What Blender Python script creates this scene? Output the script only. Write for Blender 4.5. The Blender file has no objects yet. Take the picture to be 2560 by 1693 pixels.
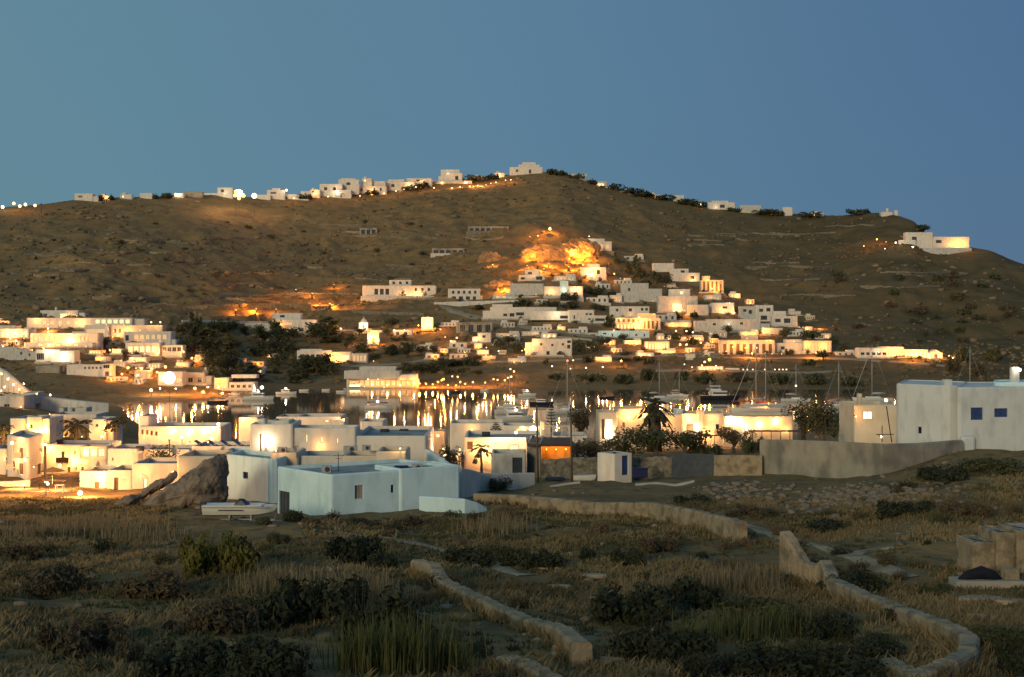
import bpy, math, random
import numpy as np
from mathutils import Vector

# ---------------------------------------------------------------- camera, sky, sun, exposure
F, H, YH, CX = 3517.0, 26.0, 804.0, 1280.0      # focal length in photo pixels, eye height, horizon row, centre column
sc = bpy.context.scene
cam = bpy.data.objects.new('camera', bpy.data.cameras.new('camera'))
sc.collection.objects.link(cam); sc.camera = cam
cam.location = (0, 0, H); cam.rotation_euler = (math.radians(90), 0, 0)
cam.data.sensor_width = 36.0; cam.data.lens = 36.0 * F / 2560.0
cam.data.shift_y = (YH - 846.5) / 2560.0
cam.data.clip_start = 0.5; cam.data.clip_end = 20000

SUN_EL, SUN_AZ = 12.0, 205.0                    # last glow of dusk, from behind the camera on the left
world = bpy.data.worlds.new('World'); sc.world = world; world.use_nodes = True
wt = world.node_tree; WN = wt.nodes; WL = wt.links
sky = WN.new('ShaderNodeTexSky'); sky.sky_type = 'NISHITA'; sky.sun_disc = False
sky.sun_elevation = math.radians(4); sky.sun_rotation = math.radians(-115); sky.ozone_density = 3.0; sky.dust_density = 0.2
tc = WN.new('ShaderNodeTexCoord'); sx = WN.new('ShaderNodeSeparateXYZ')
WL.new(tc.outputs['Generated'], sx.inputs[0])
mr = WN.new('ShaderNodeMapRange'); mr.inputs[1].default_value = -1; mr.inputs[2].default_value = 1
WL.new(sx.outputs['X'], mr.inputs[0])
cr = WN.new('ShaderNodeValToRGB')
els = cr.color_ramp.elements
for i, (p, c) in enumerate([(0.0, (.165, .305, .365)), (0.33, (.132, .268, .350)), (0.5, (.113, .228, .340)), (0.67, (.080, .165, .298)), (1.0, (.065, .13, .26))]):
    e = els[i] if i < 2 else els.new(p)
    e.position = p; e.color = (*c, 1)
WL.new(mr.outputs[0], cr.inputs[0])
sm = WN.new('ShaderNodeVectorMath'); sm.operation = 'SCALE'; sm.inputs['Scale'].default_value = 0.09
WL.new(sky.outputs[0], sm.inputs[0])
mx = WN.new('ShaderNodeMix'); mx.data_type = 'RGBA'; mx.inputs[0].default_value = 0.14
WL.new(cr.outputs[0], mx.inputs[6]); WL.new(sm.outputs[0], mx.inputs[7])
WL.new(mx.outputs[2], WN['Background'].inputs[0]); WN['Background'].inputs[1].default_value = 1.0

sl = bpy.data.lights.new('sun', 'SUN'); sl.energy = 1.5; sl.angle = math.radians(14); sl.color = (1.0, .80, .50)
sun = bpy.data.objects.new('sun', sl); sc.collection.objects.link(sun)
_a = math.radians(SUN_AZ); _e = math.radians(SUN_EL)
sun_dir = Vector((math.sin(_a) * math.cos(_e), math.cos(_a) * math.cos(_e), math.sin(_e)))   # towards the sun
sun.rotation_euler = (-sun_dir).to_track_quat('-Z', 'Y').to_euler()

sc.view_settings.view_transform = 'Standard'; sc.view_settings.look = 'None'
sc.view_settings.exposure = 0.0; sc.view_settings.gamma = 1.0; sc.view_settings.use_curve_mapping = False
sc.render.engine = 'CYCLES'
sc.cycles.use_light_tree = True; sc.cycles.max_bounces = 3; sc.cycles.diffuse_bounces = 1; sc.cycles.glossy_bounces = 2
sc.cycles.transmission_bounces = 2; sc.cycles.transparent_max_bounces = 4
sc.cycles.sample_clamp_indirect = 4.0; sc.cycles.use_denoising = True
sc.cycles.use_adaptive_sampling = True; sc.cycles.adaptive_threshold = 0.02
sc.cycles.caustics_reflective = False; sc.cycles.caustics_refractive = False

COL = sc.collection
rng = random.Random(7); nrng = np.random.default_rng(7)

# ---------------------------------------------------------------- helpers: pixels and metres
def PX(x, D): return (x - CX) * D / F
def PZ(y, D): return H - (y - YH) * D / F
def P(x, y, D): return Vector((PX(x, D), D, PZ(y, D)))

# ---------------------------------------------------------------- materials
MATS = {}
def nmat(name, c1, c2=None, scale=1.0, rough=.9, bump=0.0, bscale=None, metal=0.0, detail=5.0, c3=None, s3=.2, spec=.3, trans=0.0, streak=1.0):
    if name in MATS: return MATS[name]
    m = bpy.data.materials.new(name); m.use_nodes = True; MATS[name] = m
    n, l = m.node_tree.nodes, m.node_tree.links
    b = n['Principled BSDF']; b.inputs['Roughness'].default_value = rough; b.inputs['Metallic'].default_value = metal
    b.inputs['Specular IOR Level'].default_value = spec
    if c2 is None: c2 = tuple(v * .82 for v in c1)
    g = n.new('ShaderNodeNewGeometry')
    t = n.new('ShaderNodeTexNoise'); t.inputs['Scale'].default_value = scale; t.inputs['Detail'].default_value = detail
    l.new(g.outputs['Position'], t.inputs['Vector'])
    r = n.new('ShaderNodeMapRange'); r.inputs[1].default_value = .32; r.inputs[2].default_value = .68
    l.new(t.outputs[0], r.inputs[0])
    mix = n.new('ShaderNodeMix'); mix.data_type = 'RGBA'
    mix.inputs[6].default_value = (*c1, 1); mix.inputs[7].default_value = (*c2, 1)
    l.new(r.outputs[0], mix.inputs[0]); out = mix.outputs[2]
    if c3 is not None:
        t3 = n.new('ShaderNodeTexNoise'); t3.inputs['Scale'].default_value = s3; t3.inputs['Detail'].default_value = 3
        if streak != 1.0:                        # rain streaks run down the walls
            mp3 = n.new('ShaderNodeMapping'); mp3.inputs['Scale'].default_value = (1, 1, streak); l.new(g.outputs['Position'], mp3.inputs[0]); l.new(mp3.outputs[0], t3.inputs['Vector'])
        else: l.new(g.outputs['Position'], t3.inputs['Vector'])
        r3 = n.new('ShaderNodeMapRange'); r3.inputs[1].default_value = .48; r3.inputs[2].default_value = .66
        l.new(t3.outputs[0], r3.inputs[0])
        m3 = n.new('ShaderNodeMix'); m3.data_type = 'RGBA'; m3.inputs[7].default_value = (*c3, 1)
        l.new(r3.outputs[0], m3.inputs[0]); l.new(out, m3.inputs[6]); out = m3.outputs[2]
    l.new(out, b.inputs['Base Color'])
    if trans:                                    # thin leaves and straw let light through
        tb_ = n.new('ShaderNodeBsdfTranslucent'); l.new(out, tb_.inputs['Color']); ms = n.new('ShaderNodeMixShader'); ms.inputs[0].default_value = trans
        l.new(b.outputs[0], ms.inputs[1]); l.new(tb_.outputs[0], ms.inputs[2]); l.new(ms.outputs[0], n['Material Output'].inputs['Surface'])
    if bump:
        tb = n.new('ShaderNodeTexNoise'); tb.inputs['Scale'].default_value = bscale or scale * 3; tb.inputs['Detail'].default_value = 6
        l.new(g.outputs['Position'], tb.inputs['Vector'])
        bp = n.new('ShaderNodeBump'); bp.inputs['Strength'].default_value = 1.0; bp.inputs['Distance'].default_value = bump
        l.new(tb.outputs[0], bp.inputs['Height']); l.new(bp.outputs[0], b.inputs['Normal'])
    return m
def emat(name, c, s):
    if name in MATS: return MATS[name]
    m = bpy.data.materials.new(name); m.use_nodes = True; MATS[name] = m
    b = m.node_tree.nodes['Principled BSDF']; b.inputs['Base Color'].default_value = (.8, .7, .5, 1)
    b.inputs['Emission Color'].default_value = (*c, 1); b.inputs['Emission Strength'].default_value = s
    return m
WHITE = nmat('whitewash', (.78, .72, .60), (.71, .655, .545), .35, .92, .01, 3, c3=(.62, .57, .47), s3=.9, streak=.4)
WHITE2 = nmat('whitewash_aged', (.64, .60, .51), (.57, .535, .455), .4, .92, .01, 3, c3=(.48, .45, .375), s3=.9, streak=.4)
BLUEW = nmat('pale_blue_wash', (.66, .84, .83), (.59, .77, .77), .5, .9, .02, 3, c3=(.52, .69, .69), s3=.9, streak=.4)
COOLW = nmat('cool_whitewash', (.66, .67, .62), (.59, .605, .56), .4, .92, .01, 3, c3=(.52, .53, .49), s3=.9, streak=.4)
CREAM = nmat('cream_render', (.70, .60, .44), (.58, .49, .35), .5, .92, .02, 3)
ROOF = nmat('flat_roof_screed', (.40, .41, .38), (.29, .30, .28), .6, .95, .01, 4, c3=(.22, .22, .2), s3=.25)
CONC = nmat('bare_concrete', (.40, .355, .265), (.32, .285, .21), .7, .95, .03, 3, c3=(.20, .18, .14), s3=.3)
STONE = nmat('dry_stone', (.30, .26, .19), (.16, .14, .10), 2.2, .95, .12, 3, c3=(.10, .09, .065), s3=1.2)
STONEP = nmat('plastered_stone', (.40, .305, .185), (.29, .225, .14), 1.3, .95, .10, 5, c3=(.185, .145, .09), s3=1.1)
ROCK = nmat('granite_rock', (.30, .225, .155), (.19, .145, .10), .45, .95, .10, 1.6, c3=(.11, .085, .06), s3=.8)
WOOD = nmat('dark_timber', (.10, .065, .04), (.06, .04, .025), 3, .8)
POLE = nmat('weathered_pole', (.13, .10, .07), (.08, .062, .045), 2, .9)
METAL = nmat('grey_metal', (.32, .33, .33), (.25, .26, .26), 4, .5, metal=.4)
DARKM = nmat('dark_metal', (.05, .05, .055), (.03, .03, .035), 4, .6)
ALU = nmat('mast_aluminium', (.50, .48, .42), (.42, .40, .35), 3, .5, metal=.2)
GLASS = nmat('dark_window_glass', (.035, .045, .055), (.02, .025, .03), 2, .15, spec=.5)
FRAME = nmat('window_frame_paint', (.45, .45, .42), (.38, .38, .35), 3, .7)
SHUT = nmat('blue_shutter_paint', (.045, .085, .24), (.03, .06, .18), 3, .6)
SHUTD = nmat('navy_paint', (.012, .018, .075), (.008, .012, .05), 3, .6)
DOORB = nmat('brown_door_paint', (.22, .13, .07), (.15, .09, .05), 3, .7)
DOORG = nmat('grey_gate_paint', (.075, .085, .095), (.05, .058, .066), 2, .7)
GEL = nmat('white_gelcoat', (.80, .79, .70), (.72, .71, .63), 1.5, .35, spec=.5)
GELD = nmat('dark_hull_paint', (.035, .032, .04), (.02, .02, .028), 1.5, .4, spec=.5)
CANVAS = nmat('navy_canvas', (.03, .028, .10), (.02, .018, .06), 2, .85)
SAIL = nmat('furled_sail', (.55, .50, .42), (.45, .41, .34), 3, .9)
REDC = nmat('red_canvas', (.45, .05, .035), (.33, .035, .025), 3, .8)
THATCH = nmat('straw_thatch', (.30, .20, .10), (.17, .11, .055), 5, .95, .05, 6)
BARK = nmat('bark', (.13, .10, .07), (.07, .055, .04), 2.5, .95, .03, 5)
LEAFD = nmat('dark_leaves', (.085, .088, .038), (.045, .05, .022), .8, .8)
LEAFK = nmat('darkest_leaves', (.048, .052, .022), (.024, .028, .012), .8, .8)  # darkest of the leaf colours, mixed by noise
LEAFO = nmat('olive_leaves', (.125, .122, .05), (.075, .075, .032), .8, .8, trans=0.25)
LEAFY = nmat('broom_leaves', (.20, .18, .035), (.10, .095, .022), 1.2, .8, trans=0.3)
LEAFB = nmat('brown_scrub', (.16, .118, .062), (.09, .068, .038), .9, .9, trans=0.25)
REED = nmat('reed_leaves', (.20, .195, .06), (.11, .112, .036), 1.5, .75, trans=0.4)
PALML = nmat('palm_fronds', (.10, .095, .04), (.05, .05, .02), 1.5, .7, trans=0.3)
GRASS = nmat('dry_grass', (.42, .30, .14), (.30, .215, .10), .22, .95, c3=(.19, .145, .065), s3=.09, trans=0.45)
SCRUBM = nmat('hill_scrub', (.20, .14, .065), (.13, .097, .048), .06, .95)
ROAD = nmat('pale_dirt_track', (.40, .315, .20), (.31, .245, .155), .4, .95, .03, 2)
# lamps: colour and power in watts by kind; the globe's emission follows from its size
LAMPK = {'w': ((1.0, .43, .11), 150), 'W': ((1.0, .42, .11), 800), 'o': ((1.0, .35, .06), 900), 'O': ((1.0, .34, .05), 2600), 'c': ((1.0, .80, .58), 150), 'C': ((1.0, .74, .48), 900), 's': ((1.0, .66, .32), 40), 'r': ((1.0, .10, .04), 25), 'X': ((1.0, .34, .04), 14000), 'L': ((1.0, .45, .14), 6000), 'p': ((1.0, .40, .08), 150)}
LAMPR = {'w': .25, 'W': .4, 'o': .32, 'O': .44, 'c': .25, 'C': .42, 's': .2, 'r': .3, 'X': .4, 'L': .22, 'p': .2}
LAMPC = {'w': (1.9, 1.25, .55), 'W': (2.6, 1.7, .75), 'o': (1.9, .80, .12), 'O': (2.4, 1.1, .2), 'c': (2.4, 2.1, 1.6), 'C': (4.0, 3.4, 2.6), 's': (2.0, 1.4, .75), 'r': (2.5, .35, .15), 'X': (2.6, 1.2, .22), 'L': (3.2, 2.3, 1.2), 'p': (1.9, .8, .12)}
def lamp_mat(kind):
    """glass of a lamp; the light itself comes from the lamp's own point light"""
    m = emat('lamp_glass_' + kind, LAMPC[kind], 1.0); m.cycles.emission_sampling = 'NONE'
    return m
def lamp_light(kind, r, mul, parent, loc):
    if kind in 'sr': return                      # too weak to light anything around them
    key = (kind, round(mul, 2), round(r, 2)); d = LIGHTS.get(key)
    if d is None:
        c, w = LAMPK[kind]; d = bpy.data.lights.new('lamp_light', 'POINT'); d.energy = w * mul; d.color = c; d.shadow_soft_size = max(.06, r * .6); LIGHTS[key] = d
    o = bpy.data.objects.new('light', d); COL.objects.link(o); o.parent = parent; o.location = loc
LIGHTS = {}
GLOW = emat('lit_window_glass', (1.0, .62, .24), 1.5); GLOWO = emat('lit_window_amber', (1.0, .46, .14), .45)
GLOWY = emat('lit_ceiling_panel', (1.0, .74, .40), 2.2)

# ---------------------------------------------------------------- terrain
def _hash(ix, iy, seed):
    h = (ix.astype(np.int64) * 374761393 + iy.astype(np.int64) * 668265263 + seed * 982451653) & 0xffffffff
    h = ((h ^ (h >> 13)) * 1274126177) & 0xffffffff
    return ((h ^ (h >> 16)) & 0xffff) / 65535.0
def vnoise(x, y, seed=0):
    ix = np.floor(x); iy = np.floor(y); fx = x - ix; fy = y - iy
    fx = fx * fx * (3 - 2 * fx); fy = fy * fy * (3 - 2 * fy)
    a = _hash(ix, iy, seed); b = _hash(ix + 1, iy, seed); c = _hash(ix, iy + 1, seed); d = _hash(ix + 1, iy + 1, seed)
    return (a * (1 - fx) + b * fx) * (1 - fy) + (c * (1 - fx) + d * fx) * fy
def fbm(x, y, octv=4, seed=0, ridged=False):
    s = 0; a = 1.0; t = 0
    for o in range(octv):
        v = vnoise(x * 2 ** o, y * 2 ** o, seed + o * 17)
        if ridged: v = 1 - abs(2 * v - 1)
        s = s + a * v; t += a; a *= .5
    return s / t

SKY_X = [-900, -200, 0, 60, 110, 200, 300, 450, 540, 650, 780, 870, 950, 1010, 1100, 1180, 1270, 1330, 1400, 1440, 1500, 1560, 1640, 1720, 1780, 1900, 2000, 2100, 2150, 2200, 2250, 2285, 2310, 2360, 2420, 2480, 2530, 2560, 2700, 3460]
SKY_Y = [560, 530, 518, 514, 510, 497, 493, 489, 487, 494, 490, 484, 478, 470, 455, 447, 436, 430, 428, 440, 460, 474, 490, 506, 517, 531, 536, 539, 533, 531, 540, 552, 578, 602, 616, 627, 650, 660, 690, 800]
DS_X = [-900, 0, 200, 300, 420, 560, 700, 850, 1250, 1600, 2100, 2560, 3460]
DS_Y = [440, 430, 435, 452, 462, 485, 540, 548, 545, 542, 540, 535, 520]
DR_X = [-900, 0, 640, 1280, 1700, 2150, 2400, 2560, 3460]
DR_Y = [900, 940, 1050, 1130, 1110, 1060, 960, 900, 850]
ND = [8, 40, 60, 80, 100, 120, 150, 180, 210, 240, 270, 300, 350, 450, 520, 700]
NT = {   # near land: heights at those distances for photo columns
    -900: [15.5, 15, 13.7, 12, 10.3, 8.8, 7.0, 4.6, 3.3, 4.5, 6.0, 6.5, 6.8, 7, 2, -6],
    0:    [15.5, 15, 13.7, 12, 10.3, 8.8, 7.0, 4.6, 3.3, 4.5, 6.0, 6.5, 6.8, 6, 2, -6],
    250:  [15.5, 15, 13.7, 12, 10.3, 8.8, 7.0, 4.6, 3.3, 3.8, 4.5, 4.5, 3.0, .5, -4, -6],
    420:  [15.5, 15, 13.7, 12, 10.3, 8.9, 7.1, 4.8, 3.4, 3.0, 3.0, 2.0, -2, -5, -6, -6],
    800:  [15.5, 15, 13.8, 12.3, 10.7, 9.1, 6.9, 5.0, 3.6, 2.6, 2.0, -.5, -4, -6, -6, -6],
    1200: [15.3, 14.8, 13.2, 11.8, 10.5, 9.4, 7.9, 6.2, 4.4, 2.8, 1.5, -1, -4, -6, -6, -6],
    1500: [15.0, 14.5, 12.8, 11.5, 10.5, 9.5, 8.2, 7.0, 5.6, 4.6, 2.5, -.5, -4, -6, -6, -6],
    2000: [14.8, 14.0, 12.6, 11.5, 10.5, 10.1, 9.6, 8.2, 6.8, 5.6, 3.0, -.5, -4, -6, -6, -6],
    2450: [14.8, 14.0, 12.9, 12.1, 12.0, 12.4, 12.7, 10.5, 7.8, 5.8, 3.0, -.5, -4, -6, -6, -6],
    3460: [14.8, 14.0, 12.9, 12.3, 12.6, 13.2, 13.4, 11, 8.5, 6, 3.0, -.5, -4, -6, -6, -6]}
NKX = np.array(sorted(NT)); NKZ = np.array([NT[k] for k in sorted(NT)])
def smooth_tab(xs, ys, q, w):
    r = 0
    for d in (-1, -.5, 0, .5, 1): r = r + np.interp(q + d * w, xs, ys)
    return r / 5
def terrain(x, D):
    """ground height at photo column x and distance D (arrays)"""
    X = (x - CX) * D / F
    zc = np.stack([smooth_tab(ND, NKZ[i], D, np.maximum(4, D * .06)) for i in range(len(NKX))], 0)
    xi = np.clip(np.searchsorted(NKX, x) - 1, 0, len(NKX) - 2)
    tx = np.clip((x - NKX[xi]) / (NKX[xi + 1] - NKX[xi]), 0, 1); tx = tx * tx * (3 - 2 * tx)
    near = np.take_along_axis(zc, xi[None], 0)[0] * (1 - tx) + np.take_along_axis(zc, (xi + 1)[None], 0)[0] * tx
    near = near + (fbm(X / 9, D / 9, 3, 3) - .5) * .9 * np.clip((D - 30) / 20, 0, 1) + (fbm(X / 2.2, D / 2.2, 3, 9) - .5) * .45
    ds = smooth_tab(DS_X, DS_Y, x, 40); dr = smooth_tab(DR_X, DR_Y, x, 60)
    yr = smooth_tab(SKY_X, SKY_Y, x, 6)
    zr = H - (yr - YH) * dr / F
    t = (D - ds) / (dr - ds); tc_ = np.clip(t, 0, 1)
    g = .25 * tc_ + .75 * tc_ ** 1.7
    far = zr * g
    env = np.clip(tc_ * 5, 0, 1) * np.clip((1 - tc_) * 7, .06, 1)
    big = (fbm(X / 120 + 3, D / 120, 3, 21) - .5) * 22 * np.clip((tc_ - .25) * 3, 0, 1) * np.clip((1 - tc_) * 3, 0, 1)
    crag = (fbm(X / 26, D / 26, 4, 33, True) - .55) * 6.5 * np.clip((tc_ - .28) * 4, 0, 1)
    far = far + (big + crag * env + (fbm(X / 7, D / 7, 3, 41) - .5) * 1.3 * env)
    # ploughed terraces above the hotel
    tw = np.clip(1.3 - abs((x - 560) / 560), 0, 1) * np.clip((tc_ - .12) * 8, 0, 1) * np.clip((.62 - tc_) * 6, 0, 1)
    st = 3.2; zz = far / st; fz = zz - np.floor(zz)
    far = far * (1 - tw) + tw * st * (np.floor(zz) + np.clip((fz - .75) * 4, 0, 1))
    far = np.where(t > 1, zr - (D - dr) * .22, far)
    far = np.where(t < 0, np.maximum(t * 60, -6), far)
    far = np.maximum(far, -6)
    return np.maximum(near, far)

gx = np.concatenate([np.arange(-900, -60, 60), np.arange(-60, 2621, 6), np.arange(2680, 3461, 60)]).astype(float)
gd = np.concatenate([np.arange(8, 40, 4), np.arange(40, 132, .9), np.arange(132, 300, 2), np.arange(300, 430, 5), np.arange(430, 1180, 2.5), np.arange(1180, 1700, 30), [1900, 2300, 3000]]).astype(float)
GXX, GDD = np.meshgrid(gx, gd)
GZ = terrain(GXX, GDD)
GY = YH + (H - GZ) * F / GDD                     # photo row of each ground point
def ground_z(x, D):
    i = np.clip(np.searchsorted(gx, x) - 1, 0, len(gx) - 2); j = np.clip(np.searchsorted(gd, D) - 1, 0, len(gd) - 2)
    a = np.clip((x - gx[i]) / (gx[i + 1] - gx[i]), 0, 1); b = np.clip((D - gd[j]) / (gd[j + 1] - gd[j]), 0, 1)
    return (GZ[j, i] * (1 - a) + GZ[j, i + 1] * a) * (1 - b) + (GZ[j + 1, i] * (1 - a) + GZ[j + 1, i + 1] * a) * b
def gz(X, Y): return float(ground_z(np.array(CX + F * X / Y), np.array(Y)))
def hit(x, y, dmin=40.0, dmax=1500.0):
    """distance at which the sight line of photo pixel (x, y) meets the ground"""
    i = int(np.clip(np.searchsorted(gx, x) - 1, 0, len(gx) - 2)); a = (x - gx[i]) / (gx[i + 1] - gx[i])
    col = GY[:, i] * (1 - a) + GY[:, i + 1] * a
    best = None
    for j in range(len(gd) - 1):
        if gd[j] < dmin or gd[j] > dmax: continue
        if col[j] <= y: return float(gd[j])
        if best is None or col[j] < best[0]: best = (col[j], gd[j])
    return float(best[1])
def mesh_obj(name, verts, faces, mats, parent=None, loc=None, smooth=False, midx=None):
    me = bpy.data.meshes.new(name)
    if isinstance(verts, np.ndarray):
        nv = len(verts); faces = np.asarray(faces, dtype=np.int32); k = faces.shape[1]
        me.vertices.add(nv); me.vertices.foreach_set('co', verts.astype(np.float32).ravel())
        me.loops.add(faces.size); me.loops.foreach_set('vertex_index', faces.ravel())
        me.polygons.add(len(faces)); me.polygons.foreach_set('loop_start', np.arange(0, faces.size, k, dtype=np.int32))
        if midx is not None: me.polygons.foreach_set('material_index', np.asarray(midx, dtype=np.int32))
        me.update(calc_edges=True)
    else:
        me.from_pydata([tuple(v) for v in verts], [], [tuple(f) for f in faces])
        if midx is not None: me.polygons.foreach_set('material_index', midx)
    for m in (mats if isinstance(mats, (list, tuple)) else [mats]): me.materials.append(m)
    if smooth: me.polygons.foreach_set('use_smooth', [True] * len(me.polygons))
    me.validate()
    o = bpy.data.objects.new(name, me); COL.objects.link(o)
    if parent is not None: o.parent = parent
    if loc is not None: o.location = loc
    return o
def tag(o, label=None, cat=None, group=None, kind=None):
    if label: o['label'] = label
    if cat: o['category'] = cat
    if group: o['group'] = group
    if kind: o['kind'] = kind
    return o
def thing(name, loc, label, cat, group=None):
    o = bpy.data.objects.new(name, None); COL.objects.link(o); o.location = loc
    o.empty_display_size = .5
    return tag(o, label, cat, group)
def copy_tree(o, loc=None, rot=None, scale=None, label=None, group=None, parent=None):
    c = o.copy(); COL.objects.link(c)
    if parent is not None: c.parent = parent
    if loc is not None: c.location = loc
    if rot is not None: c.rotation_euler = rot
    if scale is not None: c.scale = scale
    if label: c['label'] = label
    if group: c['group'] = group
    for ch in list(o.children): copy_tree(ch, parent=c)
    return c

# ground material: dry earth, pale rock, dark scrub
def ground_mat():
    m = bpy.data.materials.new('dry_island_ground'); m.use_nodes = True
    n, l = m.node_tree.nodes, m.node_tree.links; b = n['Principled BSDF']
    b.inputs['Roughness'].default_value = .97; b.inputs['Specular IOR Level'].default_value = .1
    g = n.new('ShaderNodeNewGeometry')
    def noise(s, d=5, dist=0.):
        t = n.new('ShaderNodeTexNoise'); t.inputs['Scale'].default_value = s; t.inputs['Detail'].default_value = d
        t.inputs['Distortion'].default_value = dist; l.new(g.outputs['Position'], t.inputs['Vector']); return t.outputs[0]
    def rng_(o, a, bb):
        r = n.new('ShaderNodeMapRange'); r.inputs[1].default_value = a; r.inputs[2].default_value = bb; l.new(o, r.inputs[0]); return r.outputs[0]
    def mixc(f, a, c):
        x = n.new('ShaderNodeMix'); x.data_type = 'RGBA'; l.new(f, x.inputs[0])
        for k, v in ((6, a), (7, c)):
            if isinstance(v, tuple): x.inputs[k].default_value = (*v, 1)
            else: l.new(v, x.inputs[k])
        return x.outputs[2]
    hill = mixc(rng_(noise(.018, 6, .5), .35, .65), (.34, .20, .078), (.265, .163, .068))
    hill = mixc(rng_(noise(.09, 6, .8), .45, .62), hill, (.20, .135, .062))
    hill = mixc(rng_(noise(.22, 5, .6), .58, .70), hill, (.33, .215, .10))
    hill = mixc(rng_(noise(.45, 4), .55, .68), hill, (.205, .14, .06))
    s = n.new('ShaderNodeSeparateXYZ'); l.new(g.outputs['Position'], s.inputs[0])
    scrubby = mixc(rng_(noise(.05, 6, .6), .35, .65), (.165, .112, .052), (.10, .078, .036))      # scrub tones, darkened to put the right flank's shade into the colour
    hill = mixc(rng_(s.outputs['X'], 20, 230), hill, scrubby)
    near = mixc(rng_(noise(.12, 5, .4), .38, .62), (.27, .172, .07), (.19, .126, .054))
    near = mixc(rng_(noise(.6, 5), .52, .66), near, (.125, .09, .042))
    near = mixc(rng_(noise(1.4, 3), .66, .74), near, (.24, .20, .14))
    l.new(mixc(rng_(s.outputs['Y'], 280, 330), near, hill), b.inputs['Base Color'])
    bp = n.new('ShaderNodeBump'); bp.inputs['Distance'].default_value = .7; bp.inputs['Strength'].default_value = .6
    l.new(noise(.4, 8, .3), bp.inputs['Height']); l.new(bp.outputs[0], b.inputs['Normal'])
    return m
nr, nc = GZ.shape
tv = np.stack([(GXX - CX) * GDD / F, GDD, GZ], -1).reshape(-1, 3)
ii = (np.arange(nr - 1)[:, None] * nc + np.arange(nc - 1)[None]).ravel()
tf = np.stack([ii, ii + 1, ii + 1 + nc, ii + nc], 1)
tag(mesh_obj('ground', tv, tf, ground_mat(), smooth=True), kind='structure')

def water_mat():
    m = bpy.data.materials.new('bay_water'); m.use_nodes = True
    n, l = m.node_tree.nodes, m.node_tree.links; b = n['Principled BSDF']
    b.inputs['Base Color'].default_value = (.17, .125, .088, 1); b.inputs['Roughness'].default_value = .045
    b.inputs['Specular IOR Level'].default_value = .5; b.inputs['IOR'].default_value = 1.33
    g = n.new('ShaderNodeNewGeometry'); mp = n.new('ShaderNodeMapping'); mp.inputs['Scale'].default_value = (.35, .8, 1)
    l.new(g.outputs['Position'], mp.inputs[0])
    t = n.new('ShaderNodeTexNoise'); t.inputs['Scale'].default_value = 1.0; t.inputs['Detail'].default_value = 3
    l.new(mp.outputs[0], t.inputs['Vector'])
    bp = n.new('ShaderNodeBump'); bp.inputs['Distance'].default_value = .006; l.new(t.outputs[0], bp.inputs['Height'])
    l.new(bp.outputs[0], b.inputs['Normal'])
    return m
tag(mesh_obj('sea', [(-4000, 200, 0), (4000, 200, 0), (4000, 9000, 0), (-4000, 9000, 0)], [(0, 1, 2, 3)], water_mat()), kind='structure')

# ---------------------------------------------------------------- stuff on the ground: scrub, rocks, dry grass
def blob_stuff(name, n, place, size, mat_, label, cat, squash=.7, seed=1, sub=1):
    r = np.random.default_rng(seed)
    t = (1 + 5 ** .5) / 2
    bv = np.array([(-1, t, 0), (1, t, 0), (-1, -t, 0), (1, -t, 0), (0, -1, t), (0, 1, t), (0, -1, -t), (0, 1, -t), (t, 0, -1), (t, 0, 1), (-t, 0, -1), (-t, 0, 1)], float)
    bv /= np.linalg.norm(bv[0])
    bf = np.array([(0, 11, 5), (0, 5, 1), (0, 1, 7), (0, 7, 10), (0, 10, 11), (1, 5, 9), (5, 11, 4), (11, 10, 2), (10, 7, 6), (7, 1, 8), (3, 9, 4), (3, 4, 2), (3, 2, 6), (3, 6, 8), (3, 8, 9), (4, 9, 5), (2, 4, 11), (6, 2, 10), (8, 6, 7), (9, 8, 1)])
    xs, ds = place(n, r); n = len(xs)
    s = size(n, r)
    X = (xs - CX) * ds / F; z = ground_z(xs, ds)
    v = bv[None] * (1 + (r.random((n, 12, 1)) - .5) * .9) * s[:, None, None] * np.stack([1 + r.random(n) * .6, np.ones(n), np.full(n, squash)], 1)[:, None]
    a = r.random(n) * 6.28; c, sn = np.cos(a)[:, None], np.sin(a)[:, None]
    vx = v[..., 0] * c - v[..., 1] * sn + X[:, None]; vy = v[..., 0] * sn + v[..., 1] * c + ds[:, None]; vz = v[..., 2] + (z + s * .15)[:, None]
    vv = np.stack([vx, vy, vz], -1).reshape(-1, 3)
    ff = (bf[None] + np.arange(n)[:, None, None] * 12).reshape(-1, 3)
    return tag(mesh_obj(name, vv, ff, mat_), label, cat, kind='stuff')
def hill_place(dens_seed, lo=.03, hi=.97, thr=.5):
    def f(n, r):
        xs = r.uniform(-60, 2620, n * 3); t = r.uniform(lo, hi, n * 3)
        ds = np.interp(xs, DS_X, DS_Y); dr = np.interp(xs, DR_X, DR_Y)
        d = ds + (dr - ds) * t
        X = (xs - CX) * d / F
        k = fbm(X / 45, d / 45, 3, dens_seed) + r.random(n * 3) * .3 > thr + .15
        return xs[k][:n], d[k][:n]
    return f
blob_stuff('hill_scrub', 4200, hill_place(51), lambda n, r: .35 + r.random(n) ** 2 * 1.3, SCRUBM, 'low dark thorny scrub dotted over the dry hillside', 'scrub', .65, 2)
blob_stuff('hill_rocks', 1500, hill_place(77, .25, .99), lambda n, r: .25 + r.random(n) ** 4 * 2.0, nmat('hill_granite', (.28, .20, .12), (.20, .145, .085), .3, .95), 'granite rocks strewn over the dry hillside', 'rocks', .7, 3)
def near_place(n, r):
    ds = 41 + (r.random(n) ** .8) * 105; xs = r.uniform(-60, 2620, n)
    return xs, ds
blob_stuff('field_stones', 900, near_place, lambda n, r: .05 + r.random(n) ** 3 * .28, ROCK, 'small loose stones scattered in the dry foreground field', 'stones', .6, 5)
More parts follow.
